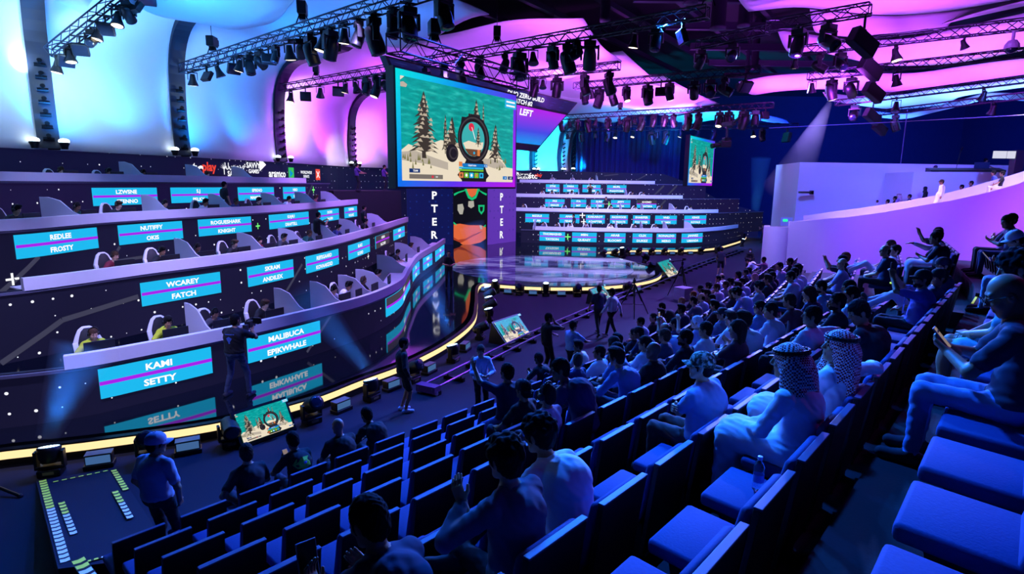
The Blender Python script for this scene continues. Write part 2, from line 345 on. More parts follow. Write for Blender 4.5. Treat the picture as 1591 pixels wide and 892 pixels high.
for par, path, pts, w in ((par1, T1, [(13.0, .5), (14.0, 1.4)], .08),
                          (par2, T2, [(T2.find(2, 1.0), .98), (T2.find(96, 1.75), 1.75), (T2.find(214, 2.0), 2.0)], .13), (par2, T2, [(T2.find(436, 1.2), 1.0), (T2.find(470, 1.9), 2.1)], .1),
                          (par3, T3, [(T3.find(0, 2.3), 2.3), (T3.find(62, 2.9), 3.1)], .12), (par3, T3, [(T3.find(186, 3), 3.05), (T3.find(170, 2.6), 2.6), (T3.find(233, 2.6), 2.62), (T3.find(233, 2.8), 2.85)], .1), (par4, T4, [(22, 3.6), (23.6, 5)], .1)):
    par(polyline_mark(None, path, pts, w))
par3(plus(None, T3, T3.find(400, 3.4), 3.3, .13, PLUSG)); par3(plus(None, T3, T3.find(20, 2.6), 2.6, .16)); par4(plus(None, T4, T4.find(487, 4.4), 4.7, .2, PLUSG)); par2(plus(None, T2, T2.find(572, 1.5), 1.5, .14))
# ---- back display wall with the sponsor row
zb_of = lambda u: float(np.interp(u, [0, BW.L*.35, BW.L], [6.15, 6.3, 6.6]))
mb, uv = wall_mesh(BW, 0, BW.L, .35, zb_of, step=.5); bwall = struct(mb.build('wall_display', LEDB, uv=uv))
bwall['label'] = 'navy dotted display wall above the top player stands carrying white sponsor logos'
def logo(parts, path=BW, z=5.75):      # parts: (text, px centre, size, colour material, dz, kind)
    mbs = {}
    for (t, px, sz, m_, dz) in parts:
        u = path.find(px, z); mb = mbs.setdefault(m_.name, (MB(), m_))[0]
        if t == '#box': mb.add([path.W(u-sz*.5, .03, z+dz-sz*.5), path.W(u+sz*.5, .03, z+dz-sz*.5), path.W(u+sz*.5, .03, z+dz+sz*.5), path.W(u-sz*.5, .03, z+dz+sz*.5)], [(0, 1, 2, 3)])
        elif t == '#tri': mb.add([path.W(u-sz*.4, .03, z+dz-sz*.5), path.W(u+sz*.5, .03, z+dz), path.W(u-sz*.4, .03, z+dz+sz*.5)], [(0, 1, 2)])
        elif t == '#x':
            for s_ in (1, -1): mb.add([path.W(u-.3*sz-.09*sz, .04, z+dz-s_*.3*sz), path.W(u-.3*sz+.09*sz, .04, z+dz-s_*.3*sz), path.W(u+.3*sz+.09*sz, .04, z+dz+s_*.3*sz), path.W(u+.3*sz-.09*sz, .04, z+dz+s_*.3*sz)], [(0, 1, 2, 3)])
        elif t == '#palm':
            for k in range(7):
                a = R(20+k*23); mb.add([path.W(u-.03, .03, z+dz), path.W(u+.03, .03, z+dz), path.W(u+sz*.5*math.cos(a), .03, z+dz+sz*.4*math.sin(a))], [(0, 1, 2)])
            mb.add([path.W(u-.03, .03, z+dz-.35*sz), path.W(u+.03, .03, z+dz-.35*sz), path.W(u+.03, .03, z+dz), path.W(u-.03, .03, z+dz)], [(0, 1, 2, 3)])
        else: add_text(mb, t, lambda a, b_: path.W(u+a, .035, z+dz+b_), sz, None, bold=.03, res=2, xs=1.1)
    for mb, m_ in mbs.values(): mb.build('wall_logo', m_, bwall)
RED = glow('logo_red', (240, 70, 50)); GRN = glow('logo_green', (60, 190, 90)); BLU = glow('logo_blue', (0, 150, 210))
logo([('stc', 302, .95, TXT, 0), ('play', 324, .6, RED, .1), ('#palm', 348, .8, TXT, 0), ('SAUDIA', 366, .38, TXT, -.22), ('السعودية', 366, .36, TXT, .2),
      ('SAVVY', 394, .42, TXT, .28), ('GAMES', 393, .3, TXT, -.05), ('#tri', 408, .8, TXT, .35), ('aramco', 430, .6, TXT, -.12), ('#box', 452, .75, GRN, -.1), ('#tri', 452, .5, BLU, -.1),
      ('WORLDWIDE', 475, .26, TXT, .02), ('EVENTS', 475, .24, TXT, -.25), ('#box', 493, .75, RED, -.1), ('#x', 493, .75, TXT, -.1)], z=5.78)
# ================================================================== far stands on the right
RT1 = P2((.7, 48.6), (4.4, 47.8), (8.6, 47.5), (13.9, 47.8), (17.2, 49.8), (20.5, 53.5), (22.5, 56.5))
RT2 = P2((-2, 51.6), (2, 50.7), (5, 50.4), (9.5, 50.2), (14.2, 50.6), (18.9, 52.6), (24, 56))
RT3 = P2((-2, 54), (2, 53.1), (7, 52.7), (12, 52.9), (16.4, 54), (22, 57))
RT4 = P2((-1, 56.3), (3, 55.5), (8, 55.2), (14.2, 56.2), (19, 58))
RBW = P2((-1, 59), (4, 58.2), (9, 58), (14.5, 58.6), (18, 59.5), (22, 60.5), (26, 61.5))
_ra = left_tier('R1', 'lowest far player stand behind the round stage', RT1, HD, 1.45, 1.75, 832, 1162, 1.9,
    [(838, 878, 'THOMASHD', 'TAYSON'), (889, 927, 'MIIN', 'QUEASY'), (939, 972, 'ARAB', 'BLOOMY'), (983, 1013, 'CLIX', 'DUKEZ'), (1020, 1050, 'RONALDO', 'MERO'), (1059, 1091, 'JANNISZ', 'UMANDA')], (.56, 1.33), LEDM)
_rb = left_tier('R2', 'second far player stand from the bottom behind the round stage', RT2, 1.0, 2.88, 3.17, 790, 1115, 1.9,
    [(816, 853, 'BIZZLE', 'DUBS'), (869, 900, 'ANAS', 'FENDY'), (910, 940, 'KAKAROT', 'ADAPTER'), (948, 975, 'RACKWOOD', 'THREATS'), (983, 1010, 'SHARPER', 'FOXSTER'), (1018, 1051, 'VND', 'TOMIX'), (1063, 1097, 'KINGS', 'ROYALE')], (1.92, 2.66), LEDM)
_rc = left_tier('R3', 'third far player stand from the bottom behind the round stage', RT3, 2.42, 4.05, 4.34, 790, 1060, 1.9,
    [(847, 877, 'FKS', 'SMAZE'), (887, 911, 'ITA', 'MIT'), (918, 943, 'SURF', 'TRIX'), (949, 979, 'JEFFY', 'HITSA'), (989, 1020, 'KHZMD', 'PANTERA', '1')], (3.2, 3.88), LEDM2)
_rd = left_tier('R4', 'topmost far player stand, below the dark curtain', RT4, 3.6, 5.34, 5.62, 808, 1017, 1.9,
    [(848, 869, 'STNI', 'MALIBU'), (875, 898, 'PARA', 'HIRO'), (905, 933, 'DREAZ', 'CEREB'), (943, 973, 'MUFIL', 'PHANTOMS')], (4.5, 5.2), LEDM2)
zr_of = lambda u: float(np.interp(u, [0, 16.0, 17.6, 20, 23, RBW.L], [6.55, 6.35, 5.9, 5.0, 3.6, 2.6]))
mb, uv = wall_mesh(RBW, 0, RBW.L, .0, zr_of, step=.4); rb = struct(mb.build('wall_display', LEDB, uv=uv)); rb['label'] = 'navy dotted display wall stepping down behind the far player stands'
for pts in ([(13.3, 5.7), (14.2, 6.2)], [(10.0, 6.1), (11.4, 6.25)]): polyline_mark(rb, RBW, pts, .1)
_bw = bwall; bwall = rb
logo([('#tri', 802, .6, TXT, .25), ('السعودية', 814, .3, TXT, .2), ('SAUDIA', 814, .32, TXT, -.18), ('stc', 828, .7, TXT, 0), ('play', 836.5, .42, RED, .1)], RBW, 6.0)
bwall = _bw
for par, path, u, z, m_ in ((_ra[1], RT1, RT1.find(882, .9), .95, PLUSG), (_rb[1], RT2, RT2.find(905, 2.5), 2.6, TXT), (_rb[1], RT2, RT2.find(907, 2.0), 2.05, TXT), (_rc[1], RT3, RT3.find(946, 3.5), 3.5, PLUSG)):
    par(plus(None, path, u, z, .24, m_))
for par, path, pts in ((_rd[1], RT4, [(14.0, 3.7), (15.6, 5.2)]), (_rd[1], RT4, [(15.4, 3.7), (17, 5.2)]), (_rc[1], RT3, [(14.8, 2.6), (16, 3.9)]), (_rb[1], RT2, [(15.2, 1.3), (16.4, 2.6)])):
    par(polyline_mark(None, path, pts, .16))
# ================================================================== the game picture shown on every screen
def sea_mat():
    m = bpy.data.materials.new('picture_sea'); m.use_nodes = True; nt = m.node_tree; bs = nt.nodes['Principled BSDF']
    tc = nt.nodes.new('ShaderNodeTexCoord'); mp = nt.nodes.new('ShaderNodeMapping'); mp.inputs['Scale'].default_value = (4, 16, 1); mp.inputs['Rotation'].default_value = (0, 0, .3)
    nz = nt.nodes.new('ShaderNodeTexNoise'); nz.inputs['Scale'].default_value = 1.6; nz.inputs['Detail'].default_value = 5
    rp = nt.nodes.new('ShaderNodeValToRGB'); e = rp.color_ramp.elements
    e[0].position = .32; e[0].color = (*lin((0, 140, 134)), 1); e[1].position = .76; e[1].color = (*lin((56, 196, 184)), 1)
    q = e.new(.54); q.color = (*lin((0, 164, 154)), 1)
    nt.links.new(tc.outputs['Object'], mp.inputs['Vector']); nt.links.new(mp.outputs['Vector'], nz.inputs['Vector']); nt.links.new(nz.outputs['Fac'], rp.inputs['Fac'])
    nt.links.new(rp.outputs['Color'], bs.inputs['Emission Color']); bs.inputs['Emission Strength'].default_value = 1; bs.inputs['Base Color'].default_value = (0, 0, 0, 1); return m
PICM = [sea_mat()]+[glow('picture_'+n, c) for n, c in (('snow', (236, 222, 196)), ('snow_shade', (188, 176, 160)), ('tree_dark', (62, 54, 46)), ('tree_snow', (196, 180, 156)),
    ('scope_black', (30, 27, 29)), ('scope_edge', (66, 60, 62)), ('lens', (60, 176, 176)), ('brown', (112, 72, 48)), ('red', (226, 44, 70)), ('white', (250, 250, 250)), ('blue', (20, 120, 200)), ('cyan', (40, 180, 230)), ('green', (110, 190, 50)), ('grey', (120, 112, 104)), ('navy', (20, 50, 110)), ('orange', (226, 130, 70)), ('grass', (120, 118, 70)))]
A = 16/9.
def picture_mesh():
    rnd = random.Random(3); b = MB(); lay = [0.]
    def poly(pts, mi): lay[0] += .0004; b.add([(x*A, y, lay[0]) for x, y in pts], [tuple(range(len(pts)))], mi)
    def disc(cx, cy, r, mi, n=28, sq=1.): poly([(cx+r*math.cos(2*math.pi*i/n)/A*sq, cy+r*math.sin(2*math.pi*i/n)) for i in range(n)], mi)
    def rect(x0, y0, x1, y1, mi): poly([(x0, y0), (x1, y0), (x1, y1), (x0, y1)], mi)
    rect(0, 0, 1, 1, 0)
    poly([(0, .96), (.03, 1), (0, 1)], 1); poly([(.0, .9), (.04, .9), (.05, .93), (.02, .95), (0, .94)], 2)
    poly([(0, 0), (1, 0), (1, .17), (.93, .18), (.9, .24), (.86, .31), (.8, .36), (.7, .38), (.55, .4), (.42, .42), (.3, .43), (.2, .37), (.12, .33), (.05, .36), (0, .3)], 1)
    poly([(0, .28), (.1, .3), (.25, .24), (.36, .2), (.36, .12), (.2, .17), (0, .2)], 2); poly([(.62, .22), (.7, .27), (.86, .26), (.93, .18), (.8, .16)], 2)
    for i in range(26):
        x = rnd.uniform(0, .24) if i < 16 else rnd.uniform(.68, .92); y = rnd.uniform(.12, .24); poly([(x, y), (x+.014, y), (x+.007, y+rnd.uniform(.03, .08))], 17)
    def tree(cx, y0, y1, w):
        h = y1-y0; rect(cx-.012*w/.2, y0-.03, cx+.012*w/.2, y0+h*.5, 3); n = max(5, int(h*22))
        for k in range(n):
            t = k/n; yy = y0+h*(.1+.9*t); ww = w*.5*(1-t)**.8+.004; hh = h*1.5/n
            j = [rnd.uniform(.75, 1.15) for _ in range(4)]
            poly([(cx-ww*j[0], yy-hh*.5), (cx-ww*.4, yy-hh*.2), (cx, yy-hh*.45), (cx+ww*.45, yy-hh*.2), (cx+ww*j[1], yy-hh*.5), (cx+ww*.3, yy+hh*.5), (cx, yy+hh*.8), (cx-ww*.3, yy+hh*.5)], 3)
            for q in range(3):
                xx = cx+rnd.uniform(-.8, .8)*ww; poly([(xx-ww*.22, yy-hh*.15), (xx+ww*.2, yy-hh*.22), (xx+ww*.05, yy+hh*.25)], 4)
    tree(.335, .32, .69, .05); tree(.16, .26, .88, .25); tree(.385, .36, .67, .14); tree(.6, .45, .9, .14); tree(.665, .5, .88, .03); tree(.785, .26, .66, .14)
    poly([(.46, 0), (.69, 0), (.7, .1), (.66, .24), (.5, .24), (.45, .1)], 5); poly([(.42, .07), (.47, .16), (.47, 0)], 5); poly([(.72, .07), (.67, .16), (.67, 0)], 5)
    disc(.375, .3, .095, 5); disc(.385, .3, .065, 6); disc(.388, .3, .05, 5)
    poly([(.45, .62), (.46, .7), (.66, .7), (.7, .6)], 5)
    rect(.52, .68, .63, .745, 6)
    for k in range(6): rect(.523+k*.018, .68, .533+k*.018, .745, 5)
    disc(.572, .47, .265, 5, 36); disc(.57, .47, .245, 6, 36); disc(.567, .47, .225, 5, 36); disc(.565, .47, .19, 7, 36)
    poly([(.47, .42), (.52, .45), (.6, .43), (.66, .45), (.655, .38), (.62, .34), (.5, .34)], 1); poly([(.485, .36), (.645, .36), (.63, .315), (.6, .29), (.56, .28), (.52, .3)], 8)
    tree(.61, .42, .6, .05); disc(.545, .6, .045, 9, 14); poly([(.545, .6), (.551, .6), (.583, .47), (.577, .47)], 10); rect(.6, .29, .625, .36, 16); disc(.57, .32, .016, 12, 8)
    rect(.43, .165, .7, .2, 11); rect(.43, .165, .46, .215, 16); rect(.43, .14, .66, .16, 12); rect(.43, .115, .66, .135, 13)
    for k, mi in enumerate((16, 13, 12, 13, 12)): rect(.43+k*.047, .04, .47+k*.047, .1, mi); disc(.45+k*.047, .07, .018, (8, 10, 10, 16, 15)[k], 8)
    rect(.03, .08, .11, .12, 15); rect(.03, .02, .29, .065, 14); rect(.2, .03, .215, .055, 9); rect(.86, .03, .905, .07, 11); rect(.915, .03, .975, .07, 15)
    rect(.875, .88, 1, .985, 12); rect(.89, .945, .985, .965, 10); rect(.89, .9, .985, .92, 10)
    lay[0] += .001
    for t, x, y, s_ in (('Liquid mirs', .55, .182, .03), ('0', .672, .182, .028), ('8', .688, .182, .028), ('TEAM', .075, .1, .026), ('100', .24, .043, .024), ('21', .885, .05, .026), ('0:27', .945, .05, .026)):
        add_text(b, t, lambda a, c_: (x*A+a, y+c_, lay[0]), s_, None, 10, .03, 1)
    me = bpy.data.meshes.new('game_picture'); me.from_pydata(b.v, [], b.f)
    for m in PICM: me.materials.append(m)
    me.polygons.foreach_set('material_index', b.m); return me
PIC = picture_mesh()
def put_picture(parent, o, ex, ey, w, h, name='picture'):
    """o: lower left corner, ex / ey unit vectors across and up the face"""
    p = bpy.data.objects.new(name, PIC); COL.objects.link(p); M = frame(o, ex, ey) @ Matrix.Diagonal((w/A, h, 1, 1)); p.matrix_world = M
    p.parent = parent; p.matrix_parent_inverse = (Matrix.Translation(parent.location) @ parent.rotation_euler.to_matrix().to_4x4()).inverted(); return p
def grad_mat(name, cols, vec):
    m = bpy.data.materials.new(name); m.use_nodes = True; nt = m.node_tree; bs = nt.nodes['Principled BSDF']
    uv = nt.nodes.new('ShaderNodeUVMap'); dp = nt.nodes.new('ShaderNodeVectorMath'); dp.operation = 'DOT_PRODUCT'; dp.inputs[1].default_value = vec
    rp = nt.nodes.new('ShaderNodeValToRGB'); e = rp.color_ramp.elements
    for i, (pos, c) in enumerate(cols):
        q = e[i] if i < 2 else e.new(pos); q.position = pos; q.color = (*lin(c), 1)
    nt.links.new(uv.outputs['UV'], dp.inputs[0]); nt.links.new(dp.outputs['Value'], rp.inputs['Fac']); nt.links.new(rp.outputs['Color'], bs.inputs['Emission Color'])
    bs.inputs['Emission Strength'].default_value = 1; bs.inputs['Base Color'].default_value = (0, 0, 0, 1); return m
BORDM = grad_mat('picture_border', [(0, (0, 226, 222)), (1, (186, 16, 230)), (.38, (0, 110, 235)), (.62, (90, 50, 235))], (.62, -.38, 0))
def hanging_screen(label, bl, br, h, truss=True):
    bl = np.array(bl); br = np.array(br); br[2] = bl[2]; ex = br-bl; w = np.linalg.norm(ex); ex = ex/w; ez = np.array([0, 0, 1.]); en = np.cross(ex, ez); c = (bl+br)/2
    root = empty('hanging_screen', tuple(c), 0, label, 'screen', 'hanging game screens'); inv = Matrix.Translation(-root.location)
    def par(o): o.parent = root; o.matrix_parent_inverse = inv; return o
    M = frame(bl, ex, ez)
    b = MB(); b.box((w/2, h/2, -.16), (w+.12, h+.12, .3)); par(b.build('cabinet', BLACK, M=M))
    b = MB(); bw = .045*h*1.2; 
    o4 = [(0, 0), (w, 0), (w, h), (0, h)]; i4 = [(bw, bw), (w-bw, bw), (w-bw, h-bw), (bw, h-bw)]; pts = o4+i4; n = 14; vs = []; uv = []; fs = []
    for k in range(4):
        a0, a1 = np.array(o4[k]), np.array(o4[(k+1) % 4]); b0, b1 = np.array(i4[k]), np.array(i4[(k+1) % 4]); s = len(vs)
        for t in np.linspace(0, 1, n):
            for q in (a0+(a1-a0)*t, b0+(b1-b0)*t): vs.append((q[0], q[1], .005)); uv.append((q[0]/w, q[1]/h-1))
        fs += [(s+2*i, s+2*i+2, s+2*i+3, s+2*i+1) for i in range(n-1)]
    b.add(vs, fs); par(b.build('picture_border', BORDM, M=M, uv=uv))
    put_picture(root, bl+ex*bw+ez*bw+en*.006, ex, ez, w-2*bw, h-2*bw)
    return root
b1 = at(618, 290, 16.5); t1_ = at(615, 105, 16.5); b2 = at(800, 293, 21.3)
hanging_screen('large hanging screen in mid hall showing a snowy game scene through a rifle scope', b1, b2, t1_[2]-b1[2])
b1f = at(1068, 288, 40.8); b2f = at(1106, 288, 45.7)
hanging_screen('small far hanging screen seen at a steep angle before the dark back wall', b1f, b2f, 3.35)
# ---- floor monitors
def floor_monitor(label, bl, br, tilt=38, z0=.1, asp=.56):
    bl = np.array([bl[0], bl[1], z0]); br = np.array([br[0], br[1], z0]); ex = br-bl; w = np.linalg.norm(ex); ex /= w; en = np.cross(ex, [0, 0, 1.])
    ey = np.array([0, 0, 1.])*math.cos(R(tilt))-en*math.sin(R(tilt)); h = w*asp; nn = np.cross(ex, ey); c = (bl+br)/2
    root = empty('floor_monitor', (c[0], c[1], 0), 0, label, 'monitor', 'wedge monitors facing the stage crew'); inv = Matrix.Translation(-root.location)
    a = bl-ex*.06-ey*.06-nn*.02; p = br+ex*.06-ey*.06-nn*.02; tl = bl-ex*.06+ey*(h+.06)-nn*.02; tr = br+ex*.06+ey*(h+.06)-nn*.02
    dn = lambda q, k=0: np.array([q[0], q[1], k]); bk = -en*.12
    b = MB(); b.hexa([dn(a), dn(p), dn(tr)+bk, dn(tl)+bk], [a, p, tr, tl]); o = b.build('cabinet', BLACK); o.parent = root; o.matrix_parent_inverse = inv
    put_picture(root, bl, ex, ey, w, h); return root
floor_monitor('floor monitor between two moving heads below the left stage edge, nearest the seats', onz(379, 688, .12), onz(456, 661, .12), 30)
floor_monitor('floor monitor in a black wedge box beside the camera rail', onz(788, 532, .12), onz(824, 518, .12), 42)
floor_monitor('floor monitor in a black wedge box right of the round stage', onz(1039, 430, .12), onz(1055, 424, .12), 42)
floor_monitor('floor monitor mostly hidden behind the two standing crew men', onz(932, 470, .12), onz(951, 463, .12), 42)
# ================================================================== tall display columns behind the round stage
COLB = dots_mat('column_blue', (8, 20, 78), cell=.5, seed=3, dens=.8, rmax=.16, dot=(22, 50, 130), es=.8); COLP = dots_mat('column_purple', (92, 48, 170), cell=.55, seed=4, dens=.5, rmax=.2, dot=(70, 40, 150), es=.9)
JER = glow('jersey_black', (14, 14, 22)); SKIN_L = glow('picture_skin', (224, 104, 58)); SKIN_D = glow('picture_skin_shade', (168, 62, 36)); JG = glow('jersey_green', (20, 190, 120)); JGY = glow('jersey_grey', (176, 172, 160))
def column(name, label, p0, p1, m, h=8.6):
    p0 = np.array(p0, float); p1 = np.array(p1, float); L = np.linalg.norm(p1-p0); pa = Poly([p0, p1]); root = empty(name, (*((p0+p1)/2), HD), 0, label, 'display column'); inv = Matrix.Translation(-root.location)
    mb, uv = wall_mesh(pa, 0, L, HD, h, step=1.); o = mb.build('display_face', m, uv=uv); o.parent = root; o.matrix_parent_inverse = inv; return root, inv, pa
def adopt(o, root, inv): o.parent = root; o.matrix_parent_inverse = inv; return o
for nm, lb, p0, p1, m_, px, D in (('display_column', 'tall navy display column with white vertical letters, left of the jersey picture', (-8.2, 45.2), (-4.78, 46.35), COLB, 675, 46), ('display_column', 'tall purple display column with white vertical lettering right of the jersey picture', (-1.98, 46.4), (.27, 49.7), COLP, 779, 48)):
    root, inv, pa = column(nm, lb, p0, p1, m_)
    for k, ch in enumerate('CHAPTER'):
        z = 7.35-k*1.03 if m_ is COLB else 7.25-k*1.03; b = MB(); u = pa.find(px, z)
        add_text(b, ch, lambda a, c_: pa.W(u+a, .03, z+c_), .82, None, bold=.03, xs=1.0); adopt(b.build('letter', TXT), root, inv)
root, inv, pa = column('jersey_picture_wall', 'display wall picturing a crossed-arm player in a black and green jersey', (-4.74, 46.38), (-2.02, 46.38), JER)
def J(x, y, o_=.02): q = at(560+x/3.432, 280+y/3.432, 46.38-o_); return tuple(q)
def jpoly(nm, pts, m_, o_): b = MB(); b.add([J(x, y, o_) for x, y in pts], [tuple(range(len(pts)))]); return adopt(b.build(nm, m_), root, inv)
jpoly('pictured_neck', [(562, -30), (626, -30), (628, 46), (612, 80), (595, 92), (578, 80), (560, 46)], SKIN_L, .03)
jpoly('pictured_head', [(595+58*math.cos(t), -90+72*math.sin(t)) for t in np.linspace(0, 6.28, 20)[:-1]], SKIN_D, .028)
jpoly('pictured_collar', [(550, 36), (562, 36), (580, 82), (595, 94), (612, 82), (628, 36), (640, 36), (618, 96), (595, 108), (574, 96)], JG, .034)
for pts in ([(498, 72), (520, 62), (556, 52), (556, 58), (522, 70), (500, 84)], [(674, 72), (655, 64), (634, 52), (634, 58), (652, 72), (672, 82)], [(496, 222), (512, 234), (512, 242), (496, 232)], [(668, 236), (656, 246), (656, 254), (668, 246)]): jpoly('pictured_trim', pts, JG, .034)
jpoly('pictured_arm', [(497, 236), (530, 232), (580, 240), (640, 240), (669, 250), (669, 264), (640, 276), (600, 290), (560, 312), (520, 318), (497, 304)], SKIN_L, .03)
jpoly('pictured_arm', [(669, 262), (669, 312), (640, 332), (590, 344), (548, 345), (532, 336), (545, 322), (590, 305), (630, 284)], SKIN_L, .036)
jpoly('pictured_arm_shade', [(497, 304), (520, 318), (560, 312), (600, 290), (630, 280), (600, 300), (560, 322), (536, 334), (497, 318)], SKIN_D, .04)
jpoly('pictured_wristband', [(634, 240), (646, 240), (650, 260), (640, 262)], JGY, .042)
jpoly('pictured_crest', [(518, 130), (545, 126), (552, 150), (545, 182), (530, 182), (518, 160)], JGY, .034); jpoly('pictured_crest', [(576, 112), (604, 110), (607, 140), (590, 150), (574, 140)], JGY, .034)
jpoly('pictured_shield', [(628, 132), (662, 132), (660, 164), (645, 184), (630, 164)], JG, .034); jpoly('pictured_shield_centre', [(636, 142), (654, 142), (652, 162), (645, 170), (638, 162)], JER, .038)
# ---- angled score screen hung behind the near screen
SQ, SE = np.array([.2, 34.3]), np.array([.575, .818]); SNR = np.array([.818, -.575]); zt_, zb_ = 10.55, 7.16
def sp(t, z, o_=0.): q = SQ+SE*t+SNR*o_; return (q[0], q[1], z)
def spx(x, y): d = ray(x, y); k = ((np.array([*SQ, 0])-CAMP)[:2]@SNR)/(d[:2]@SNR); q = CAMP+d*k; return (q[:2]-SQ)@SE, q[2]
root = empty('score_screen', sp(-2, zb_), 0, 'angled dark hanging screen half hidden behind the large one, reading MATCH and LEFT', 'screen'); inv = Matrix.Translation(-root.location)
def xr(z): return 2.03+(z-zb_)/(zt_-zb_)*4.93
def xl(z): return -8-(z-zb_)/(zt_-zb_)*2
b = MB(); b.hexa([sp(xl(zb_), zb_, -.35), sp(xr(zb_), zb_, -.35), sp(xr(zb_), zb_), sp(xl(zb_), zb_)], [sp(xl(zt_), zt_, -.35), sp(xr(zt_), zt_, -.35), sp(xr(zt_), zt_), sp(xl(zt_), zt_)]); adopt(b.build('cabinet', BLACK), root, inv)
def face(nm, z0, z1, m_, o_=.02, ins=.14):
    b = MB(); b.add([sp(xl(z0)+ins, z0, o_), sp(xr(z0)-ins, z0, o_), sp(xr(z1)-ins, z1, o_), sp(xl(z1)+ins, z1, o_)], [(0, 1, 2, 3)]); return adopt(b.build(nm, m_, uv=[(0, 0), (1, 0), (1, 1), (0, 1)]), root, inv)
zA, zB, zC = spx(830, 164.5)[1], spx(830, 168.5)[1], spx(815, 223)[1]
face('heading_strip', zA, zt_-.08, dots_mat('score_strip', (22, 24, 78), cell=.08, dens=.7, rmax=.3, dot=(40, 46, 120), es=1))
face('score_panel', zC, zB, grad_mat('score_gradient', [(0, (0, 150, 235)), (1, (176, 30, 226)), (.35, (60, 70, 225))], (0, 1, 0)))
face('dark_bar', zB, zA, glow('score_bar', (18, 12, 40)), .03, .1)
for t, px, py, s_ in (('DUO ZERO BUILD', 815, 150, .36), ('MATCH #2', 808, 158.5, .34), ('LEFT', 815, 175, .5)):
    u, z = spx(px, py); b = MB(); add_text(b, t, lambda a, c_: sp(u+a, z+c_, .14), s_, None, bold=.035, shear=.25, xs=1.3); adopt(b.build('lettering', TXT), root, inv)
# ================================================================== arched fabric shell over the stage
FAB = mat('stretch_fabric', (226, 226, 230), .85, spec=.2, noise=.03, scale=1.5)
RIBM = mat('rib_dark', (12, 16, 40), .5, noise=.1, scale=6)
RIBS = [(-18.75, 14.5), (-16.75, 21.4), (-15.4, 27.5), (-14.2, 36), (-12.9, 47), (-8.6, 54.6), (2.0, 63.0), (4.95, 63.9), (6.0, 64.1)]
TIPS = [(-13, 8.2), (-9.8, 13.5), (-6.2, 18.8), (-1.1, 26), (6.2, 35.3), (10.0, 41.3), (17.8, 52.3), (10.5, 62.0), (11.5, 63.0)]
TIPN = {3: (3.05, 27.6)}                       # a strip may start further out than its neighbour ends
def zbase(i): return 6.15+.45*i/8
def prof(v, L, zb):      # v in 0..1 -> inward distance, height
    w = 9.6-zb; q = 2.5*math.pi/2; tot = w+q+max(.1, L-2.5); d = v*tot
    if d < w: return -.25*math.sin(math.pi*d/w)*.6, zb+d
    if d < w+q: a = (d-w)/2.5; return 2.5*(1-math.cos(a)), 9.6+2.5*math.sin(a)
    return 2.5+d-w-q, 12.1
colr = ['white-blue', 'pale blue', 'bright blue', 'magenta', 'violet', 'purple', 'cyan', 'cyan']
where = ['at the left edge of the view', 'between the two nearest arch ribs', 'between the second and third arch ribs', 'between the third and fourth arch ribs', 'directly behind the large hanging screen', 'reaching the farthest purple tip', 'right of the purple column', 'next to the dark curtain']
for i in range(8):
    A0, B0 = np.array(RIBS[i]), np.array(RIBS[i+1]); TA, TB = np.array(TIPN.get(i, TIPS[i])), np.array(TIPS[i+1]); nu, nv = 15, 44; P = []
    for s in np.linspace(0, 1, nu):
        b0 = A0+(B0-A0)*s; tp = TA+(TB-TA)*s; d = tp-b0; L = np.linalg.norm(d); d /= L; zb = zbase(i)*(1-s)+zbase(i+1)*s; row = []
        for v in np.linspace(0, 1, nv):
            x, z = prof(v, L, zb); wv = max(0, x-2.0)
            z += (.55*(1-s)-.25*s)*min(1, wv/3)+.38*math.sin(wv*.75+i*1.3+s*1.1)*min(1, wv/3)*(.4+.6*s)
            q = b0+d*x-np.array([d[1], -d[0]])*0
            row.append((q[0], q[1], z-.1*math.sin(math.pi*s)*(1 if x > 2.5 else 0)))
        P.append(row)
    b = MB(); b.grid(P); tag(b.build('fabric_sail', FAB, smooth=True, thick=.03), f'{colr[i]} fabric panel arching into the ceiling, {where[i]}', 'fabric sail', 'arched fabric panels over the stage')
